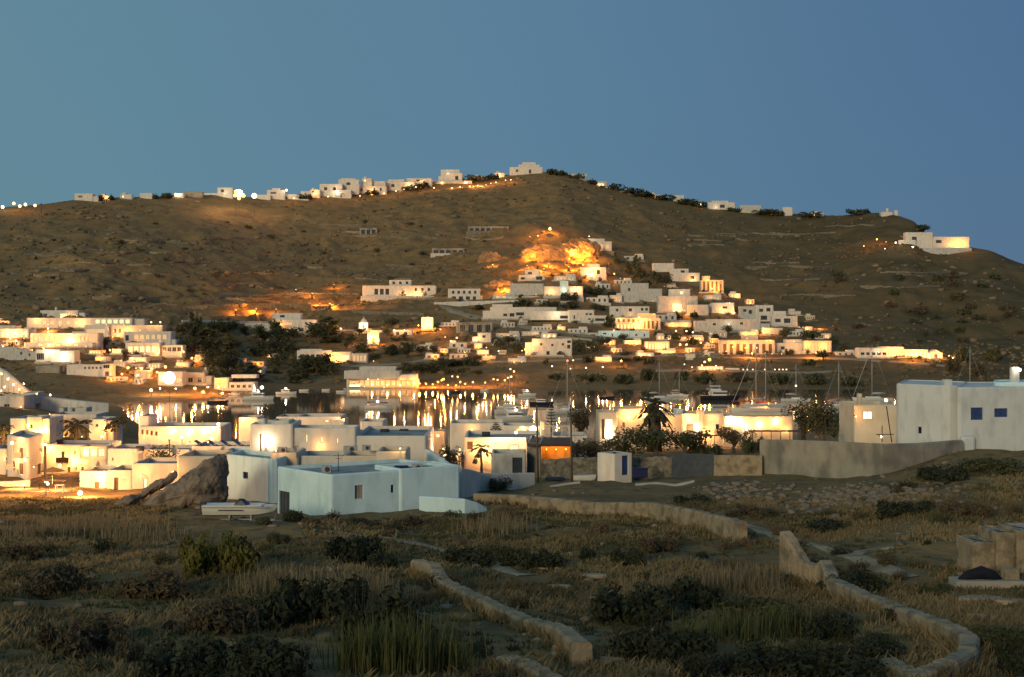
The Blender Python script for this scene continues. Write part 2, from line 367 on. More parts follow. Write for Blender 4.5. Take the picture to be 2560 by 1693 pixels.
def rubble_place(n, r):
    a = r.random(n); xs = np.where(a < .6, r.normal(2190, 75, n), np.where(a < .85, r.normal(1850, 60, n), r.normal(2030, 60, n)))
    ys = np.where(a < .6, r.normal(1240, 14, n), np.where(a < .85, r.normal(1232, 12, n), r.normal(1262, 12, n)))
    return xs, np.array([hit(x, y) for x, y in zip(xs, ys)])
blob_stuff('rubble', 1100, rubble_place, lambda n, r: .06 + r.random(n) ** 3 * .42, nmat('pale_rubble', (.25, .20, .14), (.15, .12, .085), 1.2, .95), 'pale heap of broken rubble on the slope below the concrete wall', 'rubble', .6, 6)

PATHS = [([(1790, 1305), (1870, 1318), (1960, 1345), (2080, 1378), (2170, 1408), (2290, 1455)], 1.3), ([(2120, 1395), (2170, 1378), (2250, 1372)], .9), ([(820, 1330), (960, 1345), (1100, 1372), (1240, 1420), (1330, 1450)], 1.1)]
def off_paths(xs, d):
    X = (xs - CX) * d / F; ok = np.ones(len(xs), bool)
    for pts, w in PATHS:
        q = []
        for x, y in pts: D = hit(x, min(y, 1685)); q.append((PX(x, D), D))
        for (ax, ay), (bx, by) in zip(q[:-1], q[1:]):
            l2 = (bx - ax) ** 2 + (by - ay) ** 2 + 1e-9; t = np.clip(((X - ax) * (bx - ax) + (d - ay) * (by - ay)) / l2, 0, 1)
            ok &= np.hypot(X - ax - t * (bx - ax), d - ay - t * (by - ay)) > w
    return ok
def grass_stuff(name, n, place, hgt, mat_, label, blades=9, seed=4, w=.03, lean=.45):
    r = np.random.default_rng(seed)
    xs, ds = place(n, r); n = len(xs); X = (xs - CX) * ds / F; z = ground_z(xs, ds); hh = hgt(n, r)
    N = n * blades
    bx = np.repeat(X, blades) + r.normal(0, .16, N); by = np.repeat(ds, blades) + r.normal(0, .16, N); bz = np.repeat(z, blades) - .05
    h = np.repeat(hh, blades) * (.55 + r.random(N) * .6); a = r.random(N) * 6.28; ln = r.random(N) * lean * h
    px, py = np.cos(a), np.sin(a); wx, wy = -py * w * (1 + ds.repeat(blades) / 70), px * w * (1 + ds.repeat(blades) / 70)
    v = np.stack([np.stack([bx - wx, by - wy, bz], 1), np.stack([bx + wx, by + wy, bz], 1),
                  np.stack([bx + px * ln * .35 + wx * .6, by + py * ln * .35 + wy * .6, bz + h * .6], 1),
                  np.stack([bx + px * ln + wx * .1, by + py * ln + wy * .1, bz + h], 1),], 1).reshape(-1, 3)
    f = np.arange(N * 4).reshape(-1, 4)
    return tag(mesh_obj(name, v, f, mat_), label, 'grass', kind='stuff')
def gplace(seed, thr, dmax=152, xr=(-350, 2950)):
    def f(n, r):
        d = np.sqrt(r.uniform(41 ** 2, dmax ** 2, n * 4)); xs = r.uniform(xr[0], xr[1], n * 4); X = (xs - CX) * d / F
        k = (fbm(X / 7, d / 7, 3, seed) + r.random(n * 4) * .25 > thr) & ~((xs > 440) & (xs < 760) & (d > 98)) & (d < np.where(xs > 1250, 128, np.where(xs < 430, 152, 118)))
        k &= off_paths(xs, d)
        return xs[k][:n], d[k][:n]
    return f
grass_stuff('dry_grass', 36000, gplace(61, .62), lambda n, r: .12 + r.random(n) ** 2 * .34, GRASS, 'dry straw-brown grass covering the sloping foreground field', 9, 4, .022, .95)
GREENG = nmat('olive_grass', (.15, .14, .058), (.085, .082, .034), .4, .9, trans=.4)
grass_stuff('olive_weeds', 14000, gplace(88, .64), lambda n, r: .10 + r.random(n) * .22, GREENG, 'low olive-green weeds among the dry grass of the foreground', 8, 8, .035, .8)

# ---------------------------------------------------------------- building kit
def rounded_outline(poly, r, seg):
    """convex footprint (counter-clockwise) -> points, normals, and flat edge spans (index of the start point of each edge)"""
    n = len(poly); pts, nrm, flat = [], [], []
    for i in range(n):
        p0, p1, p2 = poly[i - 1], poly[i], poly[(i + 1) % n]
        d1 = (p1 - p0).normalized(); d2 = (p2 - p1).normalized()
        n1 = Vector((d1.y, -d1.x)); n2 = Vector((d2.y, -d2.x))
        rr = min(r, (p1 - p0).length * .3, (p2 - p1).length * .3)
        ang = math.atan2(n1.x * n2.y - n1.y * n2.x, n1.dot(n2)); k = math.tan(ang / 2) * rr
        c = p1 - d1 * k - n1 * rr
        for s in range(seg + 1):
            a = ang * s / seg
            nn = Vector((n1.x * math.cos(a) - n1.y * math.sin(a), n1.x * math.sin(a) + n1.y * math.cos(a)))
            pts.append(c + nn * rr); nrm.append(nn)
        flat.append(len(pts) - 1)
    return pts, nrm, flat
def box_faces(vs, fs, x0, x1, y0, y1, z0, z1):
    b = len(vs)
    vs += [(x0, y0, z0), (x1, y0, z0), (x1, y1, z0), (x0, y1, z0), (x0, y0, z1), (x1, y0, z1), (x1, y1, z1), (x0, y1, z1)]
    fs += [tuple(b + k for k in q) for q in ((0, 3, 2, 1), (4, 5, 6, 7), (0, 1, 5, 4), (1, 2, 6, 5), (2, 3, 7, 6), (3, 0, 4, 7))]
def boxm(name, x0, x1, y0, y1, z0, z1, m, parent=None, loc=None, bev=0):
    vs, fs = [], []; box_faces(vs, fs, x0, x1, y0, y1, z0, z1)
    o = mesh_obj(name, vs, fs, m, parent, loc)
    if bev: b = o.modifiers.new('b', 'BEVEL'); b.width = bev; b.segments = 2
    return o
PANE = {'d': GLASS, 'B': DOORB, 'l': GLOW, 'a': GLOWO, 'b': SHUT, 'n': SHUTD, 'D': DOORB, 'g': DOORG, 'y': GLOWY}
def block(root, poly, zb, zt, m=None, wins=(), r=.3, par=.45, seg=2, roofm=None, name='wall', recess=.2, inset=.3):
    """one cubic whitewashed volume: rounded walls with real window openings, parapet and flat roof"""
    m = m or WHITE; o0 = root.location
    poly = [Vector((p[0], p[1])) for p in poly]
    n = len(poly)
    near = poly[0].y < 260
    pts, nrm, flat = rounded_outline(poly, r, seg)
    N = len(pts); vs, fs = [], []
    def V(x, y, z): vs.append((x - o0.x, y - o0.y, z - o0.z)); return len(vs) - 1
    zs = zt - min(.14, r * .5)
    b = [V(p.x, p.y, zb) for p in pts]; t = [V(p.x, p.y, zs) for p in pts]
    t2 = [V(p.x - q.x * .09, p.y - q.y * .09, zt) for p, q in zip(pts, nrm)]
    t3 = [V(p.x - q.x * inset, p.y - q.y * inset, zt) for p, q in zip(pts, nrm)]
    t4 = [V(p.x - q.x * inset, p.y - q.y * inset, zt - par) for p, q in zip(pts, nrm)]
    # openings, by edge
    ops = {}
    for w in wins:
        x0, x1, y0, y1, kind = w[:5]; e = w[5] if len(w) > 5 else 0
        fi = flat[e]; A, B = pts[fi], pts[(fi + 1) % N]
        d = (B - A); L = d.length; d.normalize(); nn = Vector((d.y, -d.x))
        def u_of(x):
            s = (x - CX) / F          # ray X = s*Y ; on line A + d*u
            den = d.x - s * d.y
            return (s * A.y - A.x) / den if abs(den) > 1e-6 else 0
        ua, ub = sorted((u_of(x0), u_of(x1)))
        um = (ua + ub) / 2; Y = A.y + d.y * um
        za, zb_ = PZ(y1, Y), PZ(y0, Y)
        ua = max(ua, .12); ub = min(ub, L - .12); za = max(za, zb + .05); zb_ = min(zb_, zs - .1)
        if ub - ua < .15 or zb_ - za < .15: continue
        ops.setdefault(e, []).append((ua, ub, za, zb_, kind))
    for i in range(N):
        j = (i + 1) % N
        if i in flat and flat.index(i) in ops:
            e = flat.index(i); A, B = pts[i], pts[j]; d = B - A; L = d.length; d.normalize(); nn = Vector((d.y, -d.x))
            us = sorted({0.0, L} | {o[0] for o in ops[e]} | {o[1] for o in ops[e]}); zz = sorted({zb, zs} | {o[2] for o in ops[e]} | {o[3] for o in ops[e]})
            for a in range(len(us) - 1):
                for c in range(len(zz) - 1):
                    uc, zc = (us[a] + us[a + 1]) / 2, (zz[c] + zz[c + 1]) / 2
                    if any(o[0] < uc < o[1] and o[2] < zc < o[3] for o in ops[e]): continue
                    p, q = A + d * us[a], A + d * us[a + 1]
                    fs.append((V(p.x, p.y, zz[c]), V(q.x, q.y, zz[c]), V(q.x, q.y, zz[c + 1]), V(p.x, p.y, zz[c + 1])))
            for (ua, ub, za, zc, kind) in ops[e]:
                p, q = A + d * ua, A + d * ub; pi, qi = p - nn * (recess + .1), q - nn * (recess + .1)
                for (m1, m2, i1, i2, z1, z2, mode) in ((p, q, pi, qi, za, za, 0), (q, p, qi, pi, zc, zc, 0)):
                    fs.append((V(m1.x, m1.y, z1), V(i1.x, i1.y, z1), V(i2.x, i2.y, z1), V(m2.x, m2.y, z1)))
                fs.append((V(p.x, p.y, za), V(p.x, p.y, zc), V(pi.x, pi.y, zc), V(pi.x, pi.y, za)))
                fs.append((V(q.x, q.y, za), V(qi.x, qi.y, za), V(qi.x, qi.y, zc), V(q.x, q.y, zc)))
                # the window or door itself: frame, glazing bars and pane in the opening
                wv, wf, wm = [], [], []
                W, Hh = ub - ua, zc - za; fw = min(.09, W * .14, Hh * .14)
                def wb(u0, u1, z0, z1, t0, t1, mi):
                    k = len(wf); base = len(wv)
                    for (uu, tt, zq) in ((u0, t1, z0), (u1, t1, z0), (u1, t0, z0), (u0, t0, z0), (u0, t1, z1), (u1, t1, z1), (u1, t0, z1), (u0, t0, z1)):
                        g = p + d * uu - nn * tt; wv.append((g.x - o0.x, g.y - o0.y, zq - o0.z))
                    for qd in ((0, 3, 2, 1), (4, 5, 6, 7), (0, 1, 5, 4), (1, 2, 6, 5), (2, 3, 7, 6), (3, 0, 4, 7)): wf.append(tuple(base + k2 for k2 in qd)); wm.append(mi)
                R = recess
                isdoor = kind in 'Dgn' and Hh > W * 1.3
                nm = 'door' if isdoor else ('shutter' if kind == 'b' and not isdoor else 'window')
                wb(0, fw, za, zc, R + .04, R - .05, 0); wb(W - fw, W, za, zc, R + .04, R - .05, 0)
                wb(fw, W - fw, zc - fw, zc, R + .04, R - .05, 0); wb(fw, W - fw, za, za + fw, R + .04, R - .05, 0)
                nb = 0 if W < .7 else (1 if W < 1.8 else int(W / .9)); nb = 4 if kind == 'B' else nb
                for k in range(nb):
                    uu = W * (k + 1) / (nb + 1); wb(uu - fw * .35, uu + fw * .35, za + fw, zc - fw, R + .03, R - .04, 0)
                if kind == 'b':
                    ns = max(4, int(Hh / .12))
                    for k in range(ns): wb(fw, W - fw, za + Hh * (k + .25) / ns, za + Hh * (k + .7) / ns, R + .03, R - .02, 0)
                fm = {'b': SHUT, 'n': SHUTD, 'D': DOORB, 'g': DOORG}.get(kind, FRAME)
                wo = mesh_obj(nm, wv, wf, fm, root)
                pv = [p - nn * (R + .02), q - nn * (R + .02)]
                mesh_obj('pane' if nm == 'window' else 'panel', [(pv[0].x - o0.x, pv[0].y - o0.y, za - o0.z), (pv[1].x - o0.x, pv[1].y - o0.y, za - o0.z), (pv[1].x - o0.x, pv[1].y - o0.y, zc - o0.z), (pv[0].x - o0.x, pv[0].y - o0.y, zc - o0.z)], [(0, 1, 2, 3)], PANE[kind], wo)
        else:
            fs.append((b[i], b[j], t[j], t[i]))
        fs.append((t[i], t[j], t2[j], t2[i])); fs.append((t2[i], t2[j], t3[j], t3[i])); fs.append((t3[i], t3[j], t4[j], t4[i]))
    o = mesh_obj(name, vs, fs, m, root)
    ro = mesh_obj('roof', [(p.x - q.x * (inset - .02) - o0.x, p.y - q.y * (inset - .02) - o0.y, zt - par + .01 - o0.z) for p, q in zip(pts, nrm)], [tuple(range(N))], roofm or ROOF, root)
    return o
def rect(x0, x1, D, depth, yaw=0.0):
    X0, X1 = PX(x0, D), PX(x1, D); c = Vector(((X0 + X1) / 2, D)); a = math.radians(yaw); k = 1 / max(.5, math.cos(a))
    def R(x, y): x *= k; return (c.x + x * math.cos(a) - y * math.sin(a), c.y + x * math.sin(a) + y * math.cos(a))
    w = (X1 - X0) / 2
    return [R(-w, 0), R(w, 0), R(w, depth), R(-w, depth)]
_ico = None
def globe(name, loc, r, m, parent):
    global _ico
    key = m.name
    t = (1 + 5 ** .5) / 2
    vs = [Vector(v).normalized() * r for v in [(-1, t, 0), (1, t, 0), (-1, -t, 0), (1, -t, 0), (0, -1, t), (0, 1, t), (0, -1, -t), (0, 1, -t), (t, 0, -1), (t, 0, 1), (-t, 0, -1), (-t, 0, 1)]]
    fs = [(0, 11, 5), (0, 5, 1), (0, 1, 7), (0, 7, 10), (0, 10, 11), (1, 5, 9), (5, 11, 4), (11, 10, 2), (10, 7, 6), (7, 1, 8), (3, 9, 4), (3, 4, 2), (3, 2, 6), (3, 6, 8), (3, 8, 9), (4, 9, 5), (2, 4, 11), (6, 2, 10), (8, 6, 7), (9, 8, 1)]
    if r > .9:                                   # large floodlights: a finer sphere
        vs = [(r * math.sin(math.pi * j / 10) * math.cos(i * math.pi / 10), r * math.sin(math.pi * j / 10) * math.sin(i * math.pi / 10), r * math.cos(math.pi * j / 10)) for j in range(11) for i in range(20)]
        fs = [(j * 20 + i, (j + 1) * 20 + i, (j + 1) * 20 + (i + 1) % 20, j * 20 + (i + 1) % 20) for j in range(10) for i in range(20)]
    return mesh_obj(name, vs, fs, m, parent, loc)
def wall_lamp(root, x, y, D, kind='w', r=None, out=None, shine=True):
    """lantern on a bracket, standing out from a facade at distance D"""
    near = D < 300
    out = out or (1.0 if near else 2.2)
    r = r or LAMPR[kind] * (.5 if near else 1)
    p = P(x, y, D - out) - root.location
    lo = boxm('wall_lamp', -.03, .03, 0, out + .25, -.03, .03, DARKM, root, p + Vector((0, r * .9, r * .6)))
    globe('bulb', (0, -r * .9, -r * .6), r, lamp_mat(kind), lo)
    if shine: lamp_light(kind, r, .55 if near else 1, lo, (0, -r * .9, r * 1.2 + .08))
RECTS = []
def house(name, label, blocks, wins=(), lamps=(), m=None, D=None, yaw=0, depth=7.0, cat='house', group=None, dmin=430.0, emb=3.5, far=True, extra=None):
    """blocks: (x0, x1, ytop, ybase[, dd[, depth[, material]]]) in photo pixels, dd metres behind the front"""
    b0 = blocks[0]
    xm = (b0[0] + b0[1]) / 2
    if D is None: D = hit(xm, max(b[3] for b in blocks), dmin)
    yb = max(b[3] for b in blocks)
    root = thing(name, P(xm, yb, D), label, cat, group)
    for i, b in enumerate(blocks):
        RECTS.append(tuple(b[:4])); x0, x1, yt, ybs = b[:4]; dd = b[4] if len(b) > 4 else 0.0; dp = b[5] if len(b) > 5 else depth; bm = b[6] if len(b) > 6 and b[6] else (m or WHITE)
        Di = D + dd
        ww = [w[1:] for w in wins if w[0] == i]
        block(root, rect(x0, x1, Di, dp, yaw), PZ(ybs, Di) - (emb if ybs >= yb - 9 else .5), PZ(yt, Di), bm, ww, r=.35 if far else .28, seg=1 if far else 3, par=.5)
    if far and D > 470 and cat == 'house' and name not in ('ridge_house', 'ridge_chapel', 'unseen_shade_block'):
        xa, xb = min(b[0] for b in blocks), max(b[1] for b in blocks); tw = rng.uniform(2.2, 4.2); tm = rng.choice([STONE, STONEP, WHITE2, STONE]); o0 = root.location
        poly = rect(xa - rng.uniform(1, 6), xb + rng.uniform(1, 7), D - tw - .2, tw); zt_ = min(PZ(yb, D) - .1, max(gz(q[0], q[1]) for q in poly[:2]) + 1.6)
        boxm('terrace', poly[0][0] - o0.x, poly[1][0] - o0.x, -tw - .2, -.2, zt_ - 4.5 - o0.z, zt_ - o0.z, tm, root)
        if rng.random() < .6: boxm('terrace_parapet', poly[0][0] - o0.x, poly[0][0] - o0.x + (poly[1][0] - poly[0][0]) * rng.uniform(.4, .95), -tw - .1, -tw + .15, zt_ - o0.z, zt_ + .7 - o0.z, WHITE2, root)
    nw = 1 if any(len(l) > 2 and l[2] in 'WOCX' for l in lamps) else 0
    for l in lamps:
        if len(l) > 2 and l[2] == 'w' or len(l) <= 2: nw += 1
        wall_lamp(root, l[0], l[1], D + (l[4] if len(l) > 4 else 0), l[2] if len(l) > 2 else 'w', l[3] if len(l) > 3 else None, shine=not (far and nw > 1 and (len(l) <= 2 or l[2] == 'w')))
    return root, D
def row(b, x0, x1, n, y0, y1, kind, fill=.55):
    """n equal openings between two columns"""
    s = (x1 - x0) / n
    return [(b, x0 + s * (i + .5 - fill / 2), x0 + s * (i + .5 + fill / 2), y0, y1, kind) for i in range(n)]
def tube(vs, fs, pts, rad, seg=6):
    base0 = len(vs); pts = [Vector(p) for p in pts]
    for i, p in enumerate(pts):
        d = (pts[min(i + 1, len(pts) - 1)] - pts[max(i - 1, 0)]).normalized()
        a = d.orthogonal().normalized(); b = d.cross(a)
        rr = rad[i] if isinstance(rad, (list, tuple)) else rad
        for s in range(seg):
            t = 2 * math.pi * s / seg; q = p + (a * math.cos(t) + b * math.sin(t)) * rr; vs.append(tuple(q))
    for i in range(len(pts) - 1):
        for s in range(seg):
            fs.append((base0 + i * seg + s, base0 + i * seg + (s + 1) % seg, base0 + (i + 1) * seg + (s + 1) % seg, base0 + (i + 1) * seg + s))
    fs.append(tuple(base0 + s for s in reversed(range(seg)))); fs.append(tuple(base0 + (len(pts) - 1) * seg + s for s in range(seg)))
def tubem(name, pts, rad, m, parent=None, loc=None, seg=6):
    vs, fs = [], []; tube(vs, fs, pts, rad, seg); return mesh_obj(name, vs, fs, m, parent, loc, smooth=True)
LAMPN = [0]
def lamp_post(x, y, label, kind='w', dmin=430.0, D=None, hgt=None, r=None, group=None, name='lamp_post', mul=1.0):
    """freestanding lamp whose light sits at photo pixel (x, y)"""
    if D is None: D = hit(x, y + 2.8 * F / 600, dmin)
    p = P(x, y, D); g0 = gz(p.x, p.y)
    root = thing(name, (p.x, p.y, g0), label, 'lamp', group)
    h = max(p.z - g0, .4)
    near = D < 300 and kind != 'L'; r = r or LAMPR[kind] * (.6 if near else 1.15)
    tubem('post', [(0, .12, -.5), (0, .12, h + r * .8)], .06, DARKM, root)
    globe('lamp_globe', (0, -r * .3, h), r, lamp_mat(kind), root); lamp_light(kind, r, mul * (.3 if near else 1), root, (0, -r * .5, h + r * 1.7 + .1))
    return root
def garden_wall(name, label, pts, thick, m, below=1.5, cat='wall', group=None, jit=.0, seed=1, zb=None, sub=3, foot=7):
    """wall whose top edge runs through (x, ytop, D) pixels; its foot is buried in the ground"""
    r = random.Random(seed); W = []
    if pts[0][2] is None:            # distance from the ground just under the wall's visible foot
        ds = [hit(q[0], q[1] + foot, 430) for q in pts]; k, c0 = np.polyfit([q[0] for q in pts], ds, 1)
        pts = [(q[0], q[1], .5 * d + .5 * (k * q[0] + c0)) for q, d in zip(pts, ds)]
    for i in range(len(pts) - 1):
        a, b = P(*pts[i]), P(*pts[i + 1])
        for s in range(sub): W.append(a.lerp(b, s / sub))
    W.append(P(*pts[-1]))
    root = tag(bpy.data.objects.new('tmp', None), label, cat, group); o0 = W[len(W) // 2].copy(); o0.z = gz(o0.x, o0.y)
    vs, fs = [], []; n = len(W)
    for i, p in enumerate(W):
        d = (W[min(i + 1, n - 1)] - W[max(i - 1, 0)]); d.z = 0; d.normalize(); nn = Vector((d.y, -d.x, 0)); h = thick / 2
        z0 = (zb if zb is not None else min(gz(p.x, p.y), p.z) - below); jz = (r.random() - .5) * jit; jh = (r.random() - .5) * jit * .6
        q = p - o0; q.z += jz; q.x += (r.random() - .5) * jit * .5; q.y += (r.random() - .5) * jit * .5
        for (s, zz) in ((-1.12, z0 - o0.z), (-1, q.z - .10), (-.72, q.z), (.72, q.z + jh * .3), (1, q.z - .10), (1.12, z0 - o0.z)):
            w_ = s * h + jh * (1 if s > 0 else -1) * .5
            vs.append((q.x + nn.x * w_, q.y + nn.y * w_, zz))
    for i in range(n - 1):
        for k in range(5): fs.append((i * 6 + k, (i + 1) * 6 + k, (i + 1) * 6 + k + 1, i * 6 + k + 1))
    fs.append((0, 1, 2, 3, 4, 5)); e = (n - 1) * 6; fs.append((e + 5, e + 4, e + 3, e + 2, e + 1, e))
    bpy.data.objects.remove(root)
    return tag(mesh_obj(name, vs, fs, m, None, o0), label, cat, group)
def vn_(a, b): return float(vnoise(np.array(a * 1.0), np.array(b * 3.7), 5))
def ribbon(name, pts, width, m, lift=.12, dmin=40.0, kind='structure', dmax=1500.0):
    """track laid on the ground along photo pixels"""
    W = []
    for i in range(len(pts) - 1):
        for s in range(6):
            t = s / 6; x = pts[i][0] * (1 - t) + pts[i + 1][0] * t; y = pts[i][1] * (1 - t) + pts[i + 1][1] * t
            D = hit(x, y, dmin, dmax); W.append(Vector((PX(x, D), D)))
    for k in range(3): W = [W[0]] + [(W[i - 1] + W[i] * 2 + W[i + 1]) / 4 for i in range(1, len(W) - 1)] + [W[-1]]
    vs, fs = [], []; K = 5
    for i, p in enumerate(W):
        d = (W[min(i + 1, len(W) - 1)] - W[max(i - 1, 0)]).normalized(); nn = Vector((d.y, -d.x))
        for k in range(K):
            q = p + nn * width * (k / (K - 1) - .5) * (1 + .5 * (vn_(i * .9, k // 3) - .5)); e = -.25 if k in (0, K - 1) else 0
            vs.append((q.x, q.y, gz(q.x, q.y) + lift + e))
    for i in range(len(W) - 1):
        for k in range(K - 1): fs.append((i * K + k, i * K + k + 1, (i + 1) * K + k + 1, (i + 1) * K + k))
    return tag(mesh_obj(name, vs, fs, m, smooth=True), kind=kind)

# ---------------------------------------------------------------- unseen block added behind the viewpoint to shade the near field
vh = thing('unseen_shade_block', (-12, -8, 15), 'unseen flat-roofed block added under the viewpoint to shade the near field', 'shade block')
block(vh, [(-60, -14), (40, -14), (40, 1.0), (-60, 1.0)], 11, 24.4, WHITE2, [], r=.3)

# ---------------------------------------------------------------- tracks on the far hillside
ribbon('hill_road', [(1085, 758), (1150, 785), (1230, 806), (1330, 823), (1450, 838), (1530, 850)], 6, ROAD, .3, 430)
ribbon('shore_road', [(850, 918), (1000, 912), (1120, 892), (1250, 908), (1400, 903), (1560, 890), (1700, 892), (1900, 897), (2100, 898), (2300, 912), (2420, 918)], 5, ROAD, .3, 430)
ribbon('beach_track', [(1590, 931), (1750, 926), (1900, 930), (2000, 934), (2120, 928)], 6, ROAD, .3, 430)

# ---------------------------------------------------------------- the hotel on the left slope
house('hotel_block', 'broad hotel block crowning the lit complex on the left slope, with chimney', [(100, 196, 776, 800, 0, 8), (196, 213, 782, 800, .5, 6), (137, 142, 768, 780, 3, 1.2)],
      [(0, 150, 168, 784, 796, 'l'), (0, 176, 190, 784, 796, 'a'), (0, 108, 118, 784, 795, 'd')], [(172, 786, 'w'), (192, 790, 'w')])
house('hotel_block', 'long upper hotel wing with an open lit loggia at its right end', [(66, 330, 795, 822, 0, 9), (330, 362, 797, 812, 2, 6, WHITE2)],
      row(0, 236, 326, 6, 799, 809, 'l', .7) + row(0, 80, 220, 7, 801, 812, 'a', .5), [(89, 802, 'W'), (200, 812, 'W'), (150, 815, 'w'), (120, 812, 'w'), (266, 811, 'w'), (310, 812, 'w')])
house('hotel_block', 'small hotel block with one wide ribbon window above the arcaded wing', [(211, 270, 813, 842, 0, 7), (180, 212, 829, 842, .4, 6)], [(0, 215, 262, 822, 837, 'a')], [(284, 828, 'c'), (282, 843, 'w'), (240, 845, 'w')])
house('hotel_block', 'tall plain hotel wall glowing yellow behind the balconied block', [(275, 406, 813, 852, 0, 8)], row(0, 282, 306, 2, 822, 832, 'D', .5), [(378, 806, 'W'), (401, 806, 'W'), (320, 832, 'W'), (350, 826, 'w'), (296, 838, 'W')], m=CREAM)
house('hotel_block', 'balconied hotel block with a strip of six dark openings', [(309, 428, 829, 862, 0, 8), (428, 441, 849, 862, .4, 6)], row(0, 333, 418, 6, 836, 849, 'a', .72) + [(0, 313, 322, 838, 852, 'd')], [(345, 854, 'w'), (400, 853, 'w')])
house('hotel_block', 'lowest hotel block with a wide glowing window strip', [(313, 400, 857, 890, 0, 8)], row(0, 318, 392, 5, 866, 881, 'l', .8), [(330, 883, 'w'), (395, 884, 'W'), (362, 884, 'w')])
house('hotel_block', 'hotel end block with dark picture windows beside the lit stairs', [(401, 456, 863, 893, 0, 7)], row(0, 405, 454, 4, 868, 879, 'd', .8), [(459, 880, 'W'), (430, 885, 'w')])
house('hotel_block', 'long arcaded hotel wing with eleven arched openings', [(76, 245, 833, 868, 0, 8)], row(0, 80, 175, 7, 840, 853, 'a', .62) + row(0, 190, 229, 4, 840, 853, 'a', .62), [(121, 830, 'W'), (60, 834, 'W'), (110, 862, 'w'), (145, 860, 'w'), (205, 860, 'w'), (180, 835, 'w')])
house('hotel_block', 'blazing hotel terrace block at the left edge of the picture', [(-40, 73, 822, 850, 0, 9), (-40, 40, 814, 830, 6, 7)], row(0, 2, 70, 6, 828, 843, 'l', .6), [(16, 835, 'W'), (38, 832, 'W'), (26, 846, 'W'), (60, 846, 'w'), (2, 862, 'w'), (27, 858, 'W')])
house('hotel_block', 'low terrace house at the foot of the arcaded wing', [(60, 232, 857, 872, 0, 6)], row(0, 90, 200, 5, 861, 868, 'l', .5), [(100, 860, 'w'), (122, 863, 'W'), (160, 862, 'w'), (215, 866, 'w')])

# ---------------------------------------------------------------- white row below the hotel and the slope to the shore
house('white_house', 'pale stepped house at the left edge below the hotel', [(-30, 44, 868, 890, 0, 7), (36, 70, 873, 895, -.8, 6), (66, 92, 879, 899, -1.4, 6)], [(2, 72, 76, 884, 891, 'd'), (1, 50, 56, 880, 887, 'd')], [], m=WHITE2)
house('white_house', 'white house with a big bright lamp at its right corner', [(88, 150, 874, 903, 0, 7), (150, 188, 877, 908, -.6, 6)], [(0, 91, 110, 883, 900, 'd'), (1, 162, 180, 882, 893, 'a')], [(119, 882, 'C', .4), (155, 901, 'C', .8), (172, 902, 'w')])
house('white_house', 'long low white house with five little windows and a dark doorway', [(166, 258, 912, 938, 0, 6), (254, 278, 910, 941, -.5, 6), (197, 201, 900, 914, 2, .8)], row(0, 208, 256, 5, 917, 923, 'd', .5) + [(1, 258, 274, 912, 921, 'd'), (1, 263, 272, 929, 940, 'D')], [])
house('concrete_tank', 'square bare concrete water tank in the dark slope below the white row', [(88, 150, 915, 933, 0, 6)], [], [], m=CONC, cat='tank')
garden_wall('lit_stair_wall', 'steep stair wall blazing with light at the left edge', [(-30, 905, 395), (10, 925, 392), (40, 950, 388), (75, 982, 384)], 1.2, WHITE, 3, sub=4)
for i, (x, y, k) in enumerate([(4, 935, 'W'), (20, 948, 'W'), (12, 968, 'W'), (34, 962, 'W'), (48, 974, 'W'), (3, 978, 'w')]):
    lamp_post(x, y, 'lantern on the lit stairs at the left edge of the photo', k, D=380 - i, r=.35, group='lanterns on the lit stairs')
house('white_house', 'pale house under the lit stairs at the left edge', [(-30, 60, 990, 1042, 0, 8), (58, 92, 982, 1004, 8, 6)], [(0, 10, 24, 1010, 1018, 'd')], [(52, 1018, 'w'), (92, 985, 'w')], D=318, far=False, dmin=200, m=WHITE2)
garden_wall('long_white_wall', 'long white wall running down towards the left end of the bay', [(92, 990, 330), (150, 996, 330), (215, 1003, 330), (270, 1008, 332)], 2.0, WHITE, 1.3)
lamp_post(126, 988, 'small lamp behind the long white wall', 'c', D=350, r=.3)

# shore houses at the left end of the bay
house('shore_house', 'low pink-grey shore house left of the huge white floodlight', [(335, 372, 927, 943, 0, 6)], [], [(340, 921, 'w')], m=WHITE2)
house('shore_house', 'shore house under the huge white floodlight', [(394, 455, 930, 965, 0, 7)], [(0, 398, 410, 944, 956, 'l'), (0, 440, 450, 944, 958, 'a')], [(402, 942, 'W'), (452, 950, 'w'), (432, 957, 'w')])
house('shore_house', 'brown shore house right of the huge white floodlight', [(453, 512, 932, 962, 0, 7, CREAM), (512, 530, 940, 962, .5, 5)], [(0, 470, 482, 944, 956, 'd'), (0, 494, 504, 944, 956, 'd')], [(462, 971, 'w')], m=CREAM)
house('shore_house', 'flat shore tavern with an orange lit end and white awning', [(534, 572, 945, 975, 0, 7, CREAM), (568, 636, 956, 975, .6, 7), (578, 642, 937, 942, 2, 5)], row(1, 574, 632, 4, 962, 970, 'd', .6), [(545, 958, 'o'), (562, 968, 'w')])
tall = lamp_post(424, 945, 'huge white floodlight blazing above the left shore', 'C', r=1.9, name='floodlight', D=440, mul=5)
for x, y, k in [(378, 976, 'C'), (488, 972, 'W'), (508, 981, 'W'), (546, 970, 'W'), (556, 984, 'W'), (320, 920, 'W'), (354, 922, 'W'), (380, 923, 'W'), (393, 931, 'w'), (414, 918, 'W'), (305, 936, 'w'), (480, 896, 'W'), (517, 904, 'c'), (275, 876, 'o')]:
    lamp_post(x, y, 'glaring promenade lamp among the houses at the left end of the bay', 'O' if k in 'Ww' else k, r=.55 if k in 'WC' else .4, group='promenade lamps at the left end of the bay')

